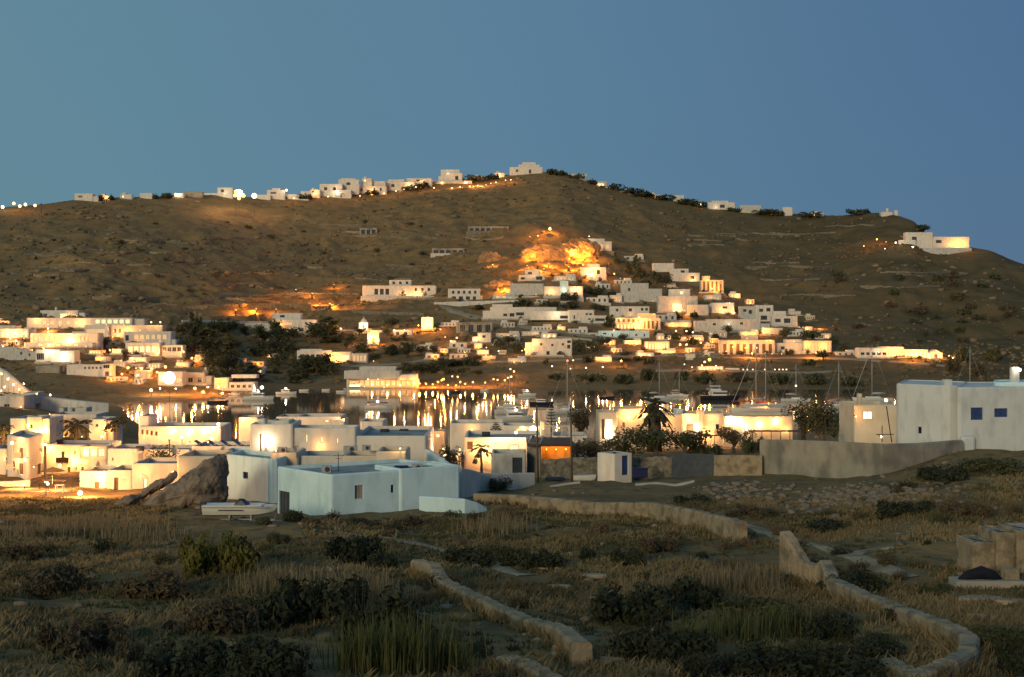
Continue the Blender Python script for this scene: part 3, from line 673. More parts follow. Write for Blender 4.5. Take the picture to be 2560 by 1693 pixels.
# ---------------------------------------------------------------- houses above the grove and around the chapel
house('white_villa', 'white villa with a lit ground floor above the dark grove', [(677, 790, 799, 828, 0, 8), (681, 753, 783, 806, 3, 6), (788, 827, 808, 826, .4, 6)], [(0, 700, 730, 806, 814, 'a'), (0, 762, 769, 806, 811, 'd'), (1, 700, 712, 788, 794, 'd'), (2, 796, 806, 812, 821, 'l')],
      [(696, 818, 'W'), (725, 822, 'w'), (745, 826, 'w'), (795, 818, 'W'), (775, 822, 'w')])
garden_wall('estate_wall', 'long thin white wall along the terraces left of the villa', [(455, 800, None), (560, 802, None), (620, 803, None), (680, 804, None)], .6, WHITE, 2)
house('garage_block', 'grey low block against the left side of the villa', [(612, 680, 808, 826, 0, 6)], [], [], m=WHITE2)
ch, D_ = house('chapel', 'tiny floodlit white chapel with pointed dome', [(897, 920, 806, 824, 0, 4)], [(0, 905, 911, 813, 824, 'D')], [(900, 822, 'C', .25), (917, 822, 'C', .25)], cat='chapel')
vs, fs = [], []
for k, (rr, zz) in enumerate(((1.9, 0), (1.7, .9), (1.1, 1.7), (.35, 2.3), (.12, 2.8), (.1, 3.4))):
    for s in range(10): a = 6.283 * s / 10; vs.append((rr * math.cos(a), 2 + rr * math.sin(a), PZ(806, D_) - ch.location.z - .3 + zz))
for k in range(5):
    for s in range(10): fs.append((k * 10 + s, k * 10 + (s + 1) % 10, (k + 1) * 10 + (s + 1) % 10, (k + 1) * 10 + s))
mesh_obj('dome', vs, fs, WHITE, ch, smooth=True)
house('pillar_house', 'small house with two burning lamps on its front, below the chapel', [(918, 948, 829, 862, 0, 6), (923, 955, 825, 829, -1.5, 6)], [(0, 930, 937, 845, 861, 'D')], [(923, 852, 'W', .5), (946, 853, 'W', .5), (955, 866, 'w')])
garden_wall('garden_wall', 'low pink-lit wall left of the chapel', [(830, 826, None), (865, 824, None), (897, 822, None)], .5, WHITE, 1.5)
for x, y, k in [(831, 823, 'W'), (852, 822, 'W'), (845, 816, 'o')]: lamp_post(x, y, 'garden lamp between the villa and the chapel', k, group='garden lamps beside the chapel')
house('low_house', 'low house with four garden lamps left of the orange tower', [(982, 1032, 825, 842, 0, 6)], [(0, 990, 998, 830, 838, 'd'), (0, 1010, 1018, 830, 838, 'd')], [(986, 826, 'W'), (1011, 826, 'W'), (1003, 849, 'w')], m=WHITE2)
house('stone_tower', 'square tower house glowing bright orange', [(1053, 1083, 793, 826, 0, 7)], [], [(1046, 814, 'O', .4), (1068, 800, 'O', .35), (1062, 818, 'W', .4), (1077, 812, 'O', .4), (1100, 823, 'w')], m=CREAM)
house('white_house', 'long white house with dark windows and a lit right half above the restaurant', [(742, 830, 876, 906, 0, 7), (828, 878, 880, 906, .5, 7), (750, 806, 873, 884, 2, 4)], row(0, 748, 802, 4, 886, 897, 'd', .7) + [(1, 838, 848, 890, 903, 'a'), (1, 852, 872, 888, 902, 'l')], [(834, 900, 'O', .3), (860, 902, 'w'), (836, 905, 'W')])
house('glass_house', 'low arched glass house beside the long white house', [(879, 918, 884, 906, 0, 5)], row(0, 881, 916, 4, 888, 903, 'a', .8), [(934, 903, 'w')], m=WHITE2)
house('shed', 'small lit shed at the edge of the grove', [(664, 700, 884, 896, 0, 4)], [(0, 668, 676, 886, 894, 'l')], [(668, 889, 'w')], m=CREAM)
house('white_house', 'pale square house with a lamp-lit left side above the curving road', [(1194, 1228, 832, 857, 0, 6), (1180, 1196, 842, 857, -.5, 5)], [(0, 1206, 1214, 838, 845, 'd')], [(1192, 851, 'W'), (1188, 846, 'w')])
for x, y, k in [(1127, 853, 'W'), (1142, 845, 'W'), (1162, 881, 'o'), (1216, 869, 'c'), (1246, 878, 'c'), (1102, 824, 'o'), (1113, 843, 'o')]:
    lamp_post(x, y, 'garden lamp on the slope below the curving hill road', k, group='garden lamps below the curving road')
house('lit_shelter', 'small orange lit wall beside the shore road', [(1204, 1240, 890, 903, 0, 4)], [], [(1215, 889, 'o'), (1228, 890, 'w')], m=CREAM)

# ---------------------------------------------------------------- restaurant on the far shore
house('shore_restaurant', 'big terraced restaurant on the far shore with a blazing open lower floor', [(866, 1046, 948, 974, 5, 8, CREAM), (860, 1000, 927, 944, 0, 9, WHITE2), (996, 1042, 936, 947, 1, 8, WHITE2), (898, 990, 917, 930, 4, 6, WHITE2)],
      row(0, 872, 1042, 13, 951, 965, 'a', .78), [(920, 948, 'c', None, 4), (945, 948, 'c', None, 4), (885, 955, 'w', None, 4), (900, 960, 'w', None, 3), (930, 961, 'W', None, 3), (955, 957, 'w', None, 4), (968, 963, 'W', None, 2), (985, 958, 'w', None, 3), (1000, 963, 'W', None, 2), (1018, 956, 'w', None, 3), (1035, 958, 'W', None, 2), (960, 968, 'w', None, 0), (911, 966, 'w', None, 0)], m=CREAM)
wp = thing('glowing_screen', P(887, 968, 546), 'white glowing panel at the waterline left of the restaurant', 'lamp'); boxm('panel', -2.0, 2.0, -.1, .1, .1, .9, GLOWY, wp); boxm('frame', -2.1, 2.1, -.02, .2, -.8, .1, DARKM, wp)
garden_wall('quay', 'low stone quay along the far shore below the lamps', [(850, 972, 545), (950, 974, 541), (1040, 974, 540), (1100, 974, 540), (1160, 973, 541), (1250, 971, 543)], 3.0, STONEP, 3, cat='quay', sub=6)
for x, y, k in [(1049, 959, 'W'), (1065, 960, 'W'), (1082, 961, 'W'), (1095, 956, 'W'), (1104, 951, 'W'), (1109, 948, 'O'), (1131, 941, 'w'), (1144, 942, 'w'), (1151, 956, 'W'), (1163, 960, 'w'), (1182, 956, 'W'), (1213, 957, 'W'), (1120, 963, 'o'), (1140, 964, 'o')]:
    lamp_post(x, y, 'quay lamp glowing over the water right of the restaurant', 'O' if k == 'W' else k, D=549, r=.36, group='quay lamps right of the restaurant', mul=.7)
for x, y, k in [(1276, 923, 'W'), (1285, 929, 'W'), (1270, 945, 'o'), (1262, 951, 'o'), (1278, 942, 'W'), (1244, 950, 'w'), (1234, 948, 'w')]:
    lamp_post(x, y, 'lamp on the steps climbing from the quay to the road', k, group='lamps on the quay steps', r=.4)
for x, y, k in [(1433, 901, 'W'), (1380, 916, 'c'), (1426, 922, 's'), (1465, 920, 'c'), (1507, 918, 'c'), (1599, 885, 'W'), (1624, 928, 'c'), (1711, 911, 's'), (1730, 918, 's')]:
    lamp_post(x, y, 'street lamp spaced along the dark shore road', k, group='street lamps along the shore road', r=.36)
lamp_post(1553, 903, 'tall reddish lamp burning below the long blue-white house', 'O', r=.55)

# ---------------------------------------------------------------- ruins on the bare hill
for lab, bl in (('half-built concrete house with two dark openings, highest on the left bare slope', [(899, 943, 570, 586, 0, 6), (862, 900, 578, 589, 1, 6)]),
                ('long flat unfinished shell below the ridge with a thin roof line', [(1170, 1272, 566, 578, 0, 6)]),
                ('lower unfinished shell with a row of dark openings', [(1080, 1162, 621, 636, 0, 6)])):
    x0, x1, yt, yb = bl[0][:4]
    house('unfinished_house', lab, bl, row(0, x0 + 2, x1 - 2, max(3, int((x1 - x0) / 14)), yt + 4, yb, 'd', .72), m=CONC, group='unfinished shells on the bare hill')

# ---------------------------------------------------------------- white houses climbing the hill
house('hill_house', 'wide white house with a pillared porch on the left of the hill', [(906, 1090, 714, 740, 0, 7), (973, 1028, 700, 718, 2.5, 6)], row(0, 934, 975, 3, 722, 737, 'd', .7) + row(0, 1032, 1080, 3, 720, 728, 'd', .4) + row(1, 976, 1026, 3, 704, 711, 'd', .4), [(1008, 743, 'W'), (1026, 744, 'W'), (1042, 738, 'W'), (1050, 744, 'W'), (1015, 730, 'w')])
house('hill_house', 'white house over a long white terrace edge', [(1120, 1200, 722, 752, 0, 7), (1190, 1206, 739, 752, -.5, 5)], row(0, 1126, 1195, 5, 727, 735, 'd', .45) + row(0, 1126, 1196, 4, 741, 750, 'd', .6), [])
garden_wall('terrace_edge', 'long straight white terrace edge below the second hill house', [(1085, 756, None), (1190, 753, None), (1301, 750, None)], .8, WHITE, 1.0)
house('hill_house', 'small pink-lit house just under the glowing orange crag', [(1297, 1363, 688, 702, 0, 6), (1312, 1350, 674, 692, 1, 5)], [(0, 1302, 1312, 693, 700, 'd'), (0, 1340, 1356, 691, 700, 'd'), (1, 1320, 1330, 680, 686, 'd')], [(1335, 690, 'w')])
house('hill_house', 'plain pale block on the terrace below the glowing crag', [(1275, 1360, 709, 740, 0, 7)], [], [(1357, 744, 'W'), (1340, 737, 'w')], m=WHITE2)
house('hill_house', 'pink-lit terrace house with a bluish stair tower', [(1360, 1458, 716, 742, 0, 6), (1400, 1421, 702, 735, -.6, 3, BLUEW)], [(0, 1426, 1440, 720, 730, 'l')], [(1378, 734, 'W'), (1445, 718, 'W'), (1446, 728, 'W'), (1410, 728, 'c')])
house('hill_house', 'bright house at the right foot of the glowing crag', [(1452, 1516, 668, 703, 0, 7), (1468, 1500, 660, 675, 2, 5)], [(0, 1466, 1476, 675, 688, 'l'), (0, 1492, 1500, 675, 686, 'd')], [(1481, 673, 'W'), (1492, 673, 'W'), (1470, 685, 'W'), (1536, 685, 'O'), (1551, 696, 'w')])
house('hill_house', 'high villa with a lamp on its roof above the glowing crag', [(1450, 1530, 604, 628, 0, 7), (1458, 1512, 597, 610, 2, 5)], row(0, 1456, 1525, 5, 611, 622, 'a', .6), [(1473, 591, 'C', .35, 3), (1458, 617, 'W'), (1490, 630, 'W'), (1512, 634, 'W'), (1527, 637, 'w')])
house('hill_house', 'long low white house with a rounded left end inside the road bend', [(1225, 1392, 768, 798, 0, 7), (1230, 1282, 761, 780, 1.2, 6), (1207, 1235, 777, 790, 2, 5)], [(1, 1240, 1247, 768, 774, 'd'), (0, 1258, 1268, 784, 791, 'd'), (0, 1274, 1286, 783, 792, 'd'), (0, 1290, 1310, 781, 789, 'd')], [])
house('hill_house', 'stepped white house with paired windows right of the road bend', [(1420, 1486, 775, 806, 0, 7), (1325, 1422, 778, 798, 1.5, 6), (1484, 1518, 789, 808, -.6, 6)], [(0, 1464, 1470, 783, 788, 'd'), (0, 1473, 1480, 783, 788, 'd'), (0, 1434, 1438, 788, 798, 'd'), (0, 1470, 1477, 796, 800, 'd'), (1, 1400, 1420, 789, 797, 'd'), (2, 1488, 1512, 796, 803, 'd')], [(1392, 791, 'C', .3)])
house('hill_house', 'two-level house over a blazing restaurant terrace', [(1525, 1624, 766, 795, 0, 7)], row(0, 1600, 1622, 2, 770, 777, 'd', .6) + [(0, 1540, 1546, 772, 779, 'd'), (0, 1572, 1580, 771, 779, 'd')], [(1576, 788, 'w')])
house('terrace_restaurant', 'blazing restaurant terrace with a row of bright arches', [(1537, 1652, 795, 826, 0, 7, CREAM), (1592, 1640, 784, 800, 2, 5, CREAM)], row(0, 1541, 1602, 7, 811, 824, 'l', .5) + row(0, 1606, 1648, 4, 803, 822, 'D', .5) + row(0, 1541, 1602, 5, 798, 806, 'D', .5), [(1552, 800, 'W', .4), (1598, 794, 'W', .4), (1575, 806, 'w'), (1625, 800, 'w'), (1640, 806, 'w'), (1636, 786, 'o'), (1600, 820, 'w')])
house('hill_house', 'long blue-white house with small dark windows below the blazing terrace', [(1497, 1624, 827, 846, 0, 6, BLUEW), (1472, 1498, 832, 846, .6, 5, WHITE2)], [(0, 1508, 1516, 832, 836, 'd'), (0, 1529, 1533, 834, 842, 'd'), (0, 1556, 1560, 836, 842, 'd'), (0, 1566, 1570, 836, 842, 'd'), (0, 1588, 1594, 835, 840, 'd'), (0, 1609, 1613, 834, 842, 'd'), (1, 1476, 1488, 836, 842, 'd')], [(1535, 826, 'c')])
house('hill_house', 'big pale two-storey house with a lamp-lit left corner above the shore road', [(1330, 1430, 847, 890, 0, 8), (1313, 1334, 856, 882, 1, 6)], [(0, 1418, 1428, 851, 858, 'd'), (0, 1350, 1356, 858, 864, 'd'), (0, 1378, 1384, 860, 866, 'd'), (0, 1404, 1410, 858, 864, 'd'), (0, 1418, 1426, 862, 872, 'd'), (0, 1366, 1374, 878, 888, 'd')], [(1335, 862, 'W'), (1313, 874, 'W', .45), (1305, 877, 'o'), (1318, 880, 'w')])
house('golden_pergola', 'row of golden lit pillars on the slope below the blue-white house', [(1612, 1674, 854, 876, 0, 4, CREAM)], row(0, 1614, 1672, 8, 859, 874, 'l', .6), [(1592, 860, 'W'), (1672, 848, 'c'), (1614, 866, 'o'), (1650, 868, 'o')], cat='pergola')
for x, y, k in [(1700, 862, 'O'), (1716, 862, 'O'), (1752, 857, 'O'), (1690, 828, 'W'), (1716, 828, 'W'), (1732, 831, 'W'), (1806, 853, 'O'), (1775, 845, 's'), (1788, 834, 's'), (1777, 834, 's')]:
    lamp_post(x, y, 'orange garden lamp in the planted slope right of the golden pillars', k, group='orange garden lamps on the planted slope')
house('hill_house', 'stepped white house at the top right of the hill village', [(1632, 1686, 658, 678, 4, 6), (1676, 1722, 672, 698, 1, 6), (1704, 1750, 682, 704, 0, 6)], [(1, 1702, 1712, 676, 682, 'd'), (2, 1726, 1736, 690, 699, 'd')], [(1733, 701, 'W')])
house('hill_house', 'golden lit terrace house at the right end of the upper village', [(1752, 1810, 700, 733, 0, 6, CREAM), (1756, 1776, 690, 706, 1, 4, CREAM)], row(0, 1755, 1807, 5, 704, 728, 'D', .5), [(1770, 700, 'o'), (1785, 718, 'o'), (1802, 708, 'w'), (1795, 728, 'o')])
house('hill_house', 'long stepped pale house in the middle of the hill village', [(1553, 1622, 708, 752, 0, 7, WHITE2), (1618, 1656, 722, 758, -.8, 7, WHITE2)], [(0, 1570, 1576, 720, 728, 'd')], [(1632, 752, 's')])
house('hill_house', 'white house with a lamp on its wall above the glowing doorway', [(1673, 1726, 723, 742, 4, 5), (1645, 1745, 740, 782, 0, 7, WHITE2)], [(0, 1700, 1708, 728, 736, 'l'), (1, 1682, 1704, 760, 782, 'l')], [(1702, 734, 'c'), (1690, 768, 'W'), (1684, 772, 'w')])
house('hill_house', 'low block right of the glowing doorway', [(1718, 1772, 762, 788, 0, 6)], [(0, 1722, 1732, 750, 756, 'd')], [(1712, 776, 'w')], m=WHITE2)
house('hill_house', 'white house lit from below with a lamp on its parapet', [(1780, 1836, 757, 786, 0, 7), (1776, 1802, 760, 780, .8, 6)], [(0, 1806, 1818, 766, 772, 'd')], [(1824, 757, 'c'), (1806, 780, 'W'), (1836, 782, 'W'), (1848, 784, 'w')])
house('hill_house', 'tall square white house with many dark windows on the right of the village', [(1851, 1893, 766, 802, .8, 7, WHITE2), (1890, 1934, 763, 803, 0, 7)], [(0, 1858, 1866, 773, 780, 'd'), (0, 1872, 1880, 775, 785, 'd'), (1, 1898, 1908, 772, 780, 'd'), (1, 1916, 1926, 770, 779, 'd'), (1, 1902, 1918, 789, 800, 'd')], [])
house('hill_house', 'white stepped house at the right end of the middle row', [(1931, 1994, 790, 815, 0, 6), (1934, 1966, 778, 795, 2, 5), (1982, 1994, 790, 800, -1.5, 1)], [(0, 1938, 1952, 797, 806, 'd'), (0, 1960, 1976, 796, 808, 'd')], [(2001, 823, 'W'), (2050, 823, 'O')])
house('hill_house', 'very long low pale house across the middle of the village', [(1738, 1772, 802, 826, .5, 7, WHITE2), (1768, 1902, 798, 828, 0, 7, WHITE2), (1900, 1926, 809, 828, .5, 6, WHITE2)], [(1, 1782, 1790, 808, 814, 'd'), (1, 1850, 1858, 806, 812, 'd')], [(1822, 811, 'c')])
house('hill_house', 'low house with an orange lamp under the long pale house', [(1905, 1958, 820, 838, 0, 6)], [], [(1912, 829, 'O'), (1895, 830, 'w')], m=WHITE2)
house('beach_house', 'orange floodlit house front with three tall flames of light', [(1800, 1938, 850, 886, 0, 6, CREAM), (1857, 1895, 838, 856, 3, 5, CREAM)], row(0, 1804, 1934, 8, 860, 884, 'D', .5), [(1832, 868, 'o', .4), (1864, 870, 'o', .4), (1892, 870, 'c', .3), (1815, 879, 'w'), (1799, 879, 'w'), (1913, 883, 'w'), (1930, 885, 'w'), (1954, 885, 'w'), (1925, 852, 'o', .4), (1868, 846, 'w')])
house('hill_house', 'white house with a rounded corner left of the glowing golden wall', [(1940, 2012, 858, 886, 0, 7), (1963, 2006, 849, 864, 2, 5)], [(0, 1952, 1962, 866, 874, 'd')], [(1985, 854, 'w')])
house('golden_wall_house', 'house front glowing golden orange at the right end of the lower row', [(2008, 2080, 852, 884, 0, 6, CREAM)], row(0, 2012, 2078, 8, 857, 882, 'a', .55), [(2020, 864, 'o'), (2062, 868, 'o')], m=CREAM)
garden_wall('garden_wall', 'flat white wall in front of the golden house front', [(1985, 879, None), (2030, 878, None), (2060, 879, None)], .7, WHITE, 2)
house('beach_bar', 'low beach bar with a burning orange light over the track', [(1745, 1810, 917, 926, 0, 5), (1812, 1850, 921, 927, .5, 4)], row(0, 1748, 1808, 7, 919, 925, 'l', .6), [(1774, 900, 'O', .7), (1762, 905, 'W', .5), (1755, 914, 'W'), (1790, 916, 'W'), (1803, 918, 'w')], cat='bar')
for x in (1858, 1868, 1882, 1912, 1937, 1948, 1957, 1966): lamp_post(x, 924, 'one of the small string lamps strung right of the beach bar', 's', r=.35, group='string lamps by the beach bar')
house('shore_villa', 'long low white villa lit pink at its right half, on the right shore', [(2145, 2222, 870, 892, 0, 6), (2200, 2260, 867, 892, .8, 6), (2255, 2322, 874, 895, .4, 6, CREAM)], row(2, 2262, 2318, 5, 880, 890, 'l', .5) + row(0, 2150, 2218, 5, 881, 888, 'd', .7), [(2197, 882, 'c'), (2237, 889, 'W'), (2265, 889, 'W'), (2285, 890, 'O'), (2300, 888, 'O'), (2312, 892, 'W'), (2228, 876, 'o')])
gh, D_ = house('gabled_house', 'bright gabled cottage at the right end of the shore villa', [(2322, 2357, 884, 898, 0, 6)], [(0, 2336, 2344, 886, 898, 'D')], [(2325, 895, 'W'), (2352, 893, 'W'), (2338, 903, 'W'), (2361, 907, 'W'), (2382, 895, 'W'), (2372, 890, 'o')])
a, b, z0, z1 = PX(2321, D_) - gh.location.x, PX(2358, D_) - gh.location.x, PZ(884, D_) - gh.location.z - .1, PZ(874, D_) - gh.location.z
mesh_obj('gable_roof', [(a, -.1, z0), (b, -.1, z0), ((a + b) / 2, -.1, z1), (a, 6.2, z0), (b, 6.2, z0), ((a + b) / 2, 6.2, z1)], [(0, 1, 2), (3, 5, 4), (0, 2, 5, 3), (1, 4, 5, 2), (0, 3, 4, 1)], WHITE, gh)
# hill road arches
rv, rD = house('road_retaining_wall', 'arched retaining wall under the bend of the hill road', [(1140, 1232, 806, 832, 0, 2, CONC)], row(0, 1146, 1230, 4, 812, 830, 'd', .62), [], m=CONC, cat='retaining wall')
for lab, pts, m_ in (('pale retaining wall along the right of the curving hill road', [(1340, 836, None), (1420, 842, None), (1480, 848, None)], CONC), ('stone terrace wall above the road bend', [(1400, 748, None), (1480, 742, None), (1540, 748, None)], STONE),
                      ('dry-stone wall below the long pale house', [(1660, 884, None), (1740, 880, None), (1800, 884, None)], STONE), ('pale terrace wall left of the orange tower', [(880, 776, None), (960, 779, None), (1060, 783, None)], STONE)):
    garden_wall('terrace_wall', lab, pts, .8, m_, 2.5, jit=.15, sub=6)

# smaller village houses between the rows
for i, (x0, x1, yt, yb, k, lab) in enumerate([(1232, 1290, 737, 748, 'w', 'small low pale house under the plain pale block'), (1462, 1522, 744, 757, '', 'low grey-white house above the two-level house'), (1525, 1556, 738, 756, 'w', 'narrow pale house left of the long stepped house'), (1640, 1692, 787, 801, '', 'low pale house left of the very long one'), (1560, 1604, 851, 862, 'o', 'little lit house under the blue-white house'), (1700, 1760, 843, 853, 'o', 'low amber-lit house in the planted slope'), (1850, 1896, 829, 840, 'o', 'small amber-lit house under the very long pale house'), (1420, 1470, 822, 833, '', 'low white house at the bend of the hill road'), (1330, 1380, 816, 827, '', 'pale cube house below the rounded-end house'), (1240, 1300, 833, 843, 'w', 'low white house right of the arched retaining wall'), (1762, 1804, 738, 750, 'w', 'pale cube under the golden terrace house'), (1385, 1440, 690, 703, 'w', 'pale house between the crag and the bright house'), (1560, 1610, 640, 652, '', 'low white roof above the dark clump of trees'), (1536, 1580, 700, 712, '', 'pale cube left of the dark clump of trees'), (1640, 1690, 876, 886, 'o', 'amber-lit hut under the golden pillars'), (1660, 1730, 806, 818, 'o', 'amber-lit house right of the blazing terrace'), (1970, 2010, 828, 840, '', 'small white house right of the middle row'), (1100, 1150, 806, 816, '', 'small white house left of the road arches'), (1040, 1082, 862, 872, 'w', 'low white house among the trees behind the quay'), (1270, 1316, 896, 908, 'w', 'little white house by the shore road'), (1480, 1530, 893, 904, 'o', 'amber-lit house by the shore road'), (2090, 2140, 880, 890, '', 'low white house left of the shore villa')]):
    house('small_house', lab, [(x0, x1, yt, yb, 0, 6, WHITE if i % 3 else WHITE2), (x0 + (x1 - x0) * .55, x1 - 2, yt - 5, yt + 3, 2, 4)], row(0, x0 + 3, x1 - 3, 3 + i % 3, yt + 3, yb - 2, 'a' if k else 'd', .4), [((x0 * 2 + x1) / 3, yb - 2, k), ((x0 + x1 * 3) / 4, yb - 3, k)] if k else [])
def crowd(n, region, name, lab, seed):
    r = random.Random(seed); k = 0
    for _ in range(n * 12):
        x, y = region(r); w, h = r.uniform(20, 46), r.uniform(9, 14)
        if any(x + w / 2 + 2 > a and x - w / 2 - 2 < b_ and y + 1 > c and y - h - 1 < d for a, b_, c, d in RECTS): continue
        lit = r.random(); kk = 'o' if lit < .35 else ('w' if lit < .55 else '')
        bl = [(x - w / 2, x + w / 2, y - h, y, 0, 6, r.choice([WHITE, WHITE, WHITE2, CREAM]))]
        if r.random() < .6: s = r.uniform(.3, .6); bl.append((x - w / 2 + 2, x - w / 2 + w * s, y - h - r.uniform(3, 6), y - h + 3, 2, 4))
        house(name, lab + (' with an amber lamp' if kk == 'o' else (' with a warm lamp' if kk else ', unlit')), bl, row(0, x - w / 2 + 2, x + w / 2 - 2, r.randint(2, 4), y - h + 3, y - 2.5, r.choice('dda') if not kk else r.choice('alD'), r.uniform(.3, .6)), [(x + w * r.uniform(-.3, .3), y - 2, kk)] if kk else [], group=name.replace('_', ' ') + 's'); k += 1
        if k >= n: break
crowd(44, lambda r: (lambda x: (x, r.uniform(max(715, 930 - .55 * (x - 1000) if x < 1400 else 640 + .24 * (x - 1400)), 900)))(r.uniform(1080, 2060)), 'infill_house', 'small pale house tucked into the hill village', 4)
crowd(14, lambda r: (r.uniform(285, 650), r.uniform(902, 968)), 'waterfront_house', 'small pale house on the left waterfront', 5)
crowd(10, lambda r: (r.uniform(0, 300), r.uniform(800, 905)), 'annex_house', 'small pale annex around the hotel', 6)
for x, y, D in [(40, 852, None), (110, 872, None), (170, 858, None), (255, 858, None), (330, 895, None), (120, 822, None), (290, 815, None), (8, 866, None)]:
    lamp_post(x, y, 'added fill lamp washing the ground between the hotel wings', 'L', r=.3, mul=.55, group='added fill lamps of the hotel')  # lamps added for a warm wash over the ground between the wings
for x, y in [(345, 938), (400, 972), (440, 972), (520, 968), (60, 960)]:
    lamp_post(x, y, 'strong street lamp behind the left end of the bay', 'L', dmin=330, r=.3, mul=.4, group='street lamps at the left end of the bay')
for x, y in [(1600, 812), (1880, 884), (2040, 882), (2280, 888), (1705, 775), (1780, 722), (1480, 690), (1070, 815), (930, 850)]:
    lamp_post(x, y, 'strong amber lamp on a lit terrace of the hill village', 'O', r=.35, mul=2.2, group='amber terrace lamps of the hill village')

# floodlit orange crag and terraces
ROCKH = nmat('ochre_rock', (.40, .27, .14), (.22, .14, .075), .25, .95, .4, .5)
def crag(x, y, w, h, label, seed):
    D = hit(x, y, 450); c = P(x, y, D); r = random.Random(seed); o0 = Vector((c.x, c.y, gz(c.x, c.y)))
    root = thing('rock_crag', o0, label, 'rock', 'rock crags on the hillside')
    W, Hh = w * D / F, h * D / F
    for k in range(4):
        vs, fs = [], []; nu, nv = 12, 8; ph = r.random() * 9
        cx = (r.random() - .5) * W * .55; cz = (r.random() - .4) * Hh * .4; ww = W * (.3 + r.random() * .2); hh = Hh * (.3 + r.random() * .25)
        for j in range(nv + 1):
            th = math.pi * j / nv
            for i in range(nu):
                a = 2 * math.pi * i / nu; q = 1 + .5 * (r.random() - .5) + .25 * math.sin(3 * a + ph)
                vs.append((cx + ww * q * math.sin(th) * math.cos(a), 2.5 * q * math.sin(th) * math.sin(a) + cz * .8, cz + hh * math.cos(th) * (1 + .3 * (r.random() - .5))))
        for j in range(nv):
            for i in range(nu): fs.append((j * nu + i, j * nu + (i + 1) % nu, (j + 1) * nu + (i + 1) % nu, (j + 1) * nu + i))
        bo_ = mesh_obj('boulder', vs, fs, ROCKH, root); s_ = bo_.modifiers.new('s', 'SUBSURF'); s_.subdivision_type = 'SIMPLE'; s_.levels = s_.render_levels = 2
        tx = bpy.data.textures.new('crag', 'CLOUDS'); tx.noise_scale = 2.2; tx.noise_depth = 4; dm = bo_.modifiers.new('d', 'DISPLACE'); dm.texture = tx; dm.strength = 3.2; dm.texture_coords = 'GLOBAL'
    return root
crag(1345, 650, 120, 80, 'broad craggy outcrop floodlit orange above the pink-lit house', 3)
crag(1440, 640, 100, 66, 'right half of the orange floodlit crag, below the high villa', 5)
crag(1232, 650, 60, 30, 'separate dim orange outcrop left of the floodlit crag', 8)
crag(1255, 715, 60, 22, 'low orange glowing outcrop beside the plain pale block', 11)
def flood(x, y, label, k='O', r=.5, up=1.2, back=5.0):
    D = hit(x, y, 450); p = P(x, y, D); X, Y = p.x, p.y - back; X = PX(x, Y); g = gz(X, Y)
    root = thing('floodlight', (X, Y, g), label, 'lamp', 'ground floodlights on the crag')
    boxm('housing', -.3, .3, -.2, .1, -.3, up - r * .6, DARKM, root)
    globe('lamp_globe', (0, .2, up), r, lamp_mat(k), root); lamp_light(k, r, 1, root, (0, .3, up + r + .2))
for i, (x, y) in enumerate([(1318, 668), (1338, 682), (1360, 676), (1330, 648), (1372, 660), (1422, 672), (1440, 652), (1458, 668), (1462, 640), (1432, 636)]):
    flood(x, y, 'ground floodlight shining orange on the crag above the village', 'X', .35, 2.4, 9)
flood(1232, 664, 'ground floodlight shining on the small outcrop left of the crag', 'O', .35, 1.6, 5)
flood(1262, 724, 'ground floodlight shining on the low outcrop by the pale block', 'X', .35, 1.6, 5)
lamp_post(1375, 573, 'lone flame-like orange light high on the bare slope above the crag', 'X', r=1.0)
for x, y, k in [(1325, 592, 'o'), (1345, 590, 'o')]: lamp_post(x, y, 'dim orange lamp beside the lone flame-like light', k, r=.3, group='dim orange lamps on the bare slope')
for i, (x, y, k) in enumerate([(800, 772, 'X'), (825, 768, 'X'), (640, 786, 'X'), (590, 790, 'O'), (690, 786, 'O'), (740, 735, 'O'), (835, 722, 'O'), (780, 742, 'O')]):
    flood(x, y, 'ground light glowing on the ploughed terraces above the grove', k, .25, 3.0, 3)

# ---------------------------------------------------------------- the ridge
def ridge(label, bl, wins=(), lamps=(), m=None, name='ridge_house', depth=6):
    xm = (bl[0][0] + bl[0][1]) / 2; D = float(np.interp(xm, DR_X, DR_Y)) - 6
    house(name, label, bl, wins, lamps, m, D=D, depth=depth, emb=5)
ridge('small white house alone on the left ridge', [(186, 232, 484, 500), (228, 246, 491, 500, .5)], [(0, 196, 206, 489, 494, 'd')])
ridge('white hut behind dark bushes on the left ridge', [(349, 380, 483, 494)])
ridge('bright white hut left of the brown ridge house', [(435, 459, 483, 493)], [], [(441, 488, 'C', .4)])
ridge('brown flat house on the left ridge', [(460, 506, 479, 494)], m=CONC)
ridge('white house left of the dazzling ridge floodlight', [(543, 582, 469, 490), (506, 545, 483, 492, .5)], [(0, 552, 560, 474, 481, 'd')], [(562, 485, 'c')])
lamp_post(598, 484, 'dazzling huge floodlight on the left ridge', 'C', D=985, r=2.7, name='floodlight', mul=25)
lamp_post(636, 490, 'second smaller glaring light right of the dazzling ridge floodlight', 'C', D=985, r=1.8, name='floodlight', mul=5)
for x, y in [(588, 489), (609, 490), (598, 496), (590, 480)]: lamp_post(x, y, 'added amber globe imitating the glow round the ridge floodlight', 'O', D=976, r=1.3, group='added glow globes round the ridge floodlight')  # extra lamps added to imitate the floodlight's flare
ridge('low white wall house right of the ridge floodlights', [(640, 676, 487, 500)])
ridge('white house under a bright lamp at the start of the ridge village', [(667, 712, 475, 490), (680, 700, 471, 480, 1)], [(0, 676, 690, 480, 485, 'd')], [(716, 476, 'C', .9)])
ridge('pale stepped house below the ridge village bushes', [(702, 748, 486, 506), (744, 772, 498, 508, -.5)], [(0, 712, 718, 492, 498, 'd')])
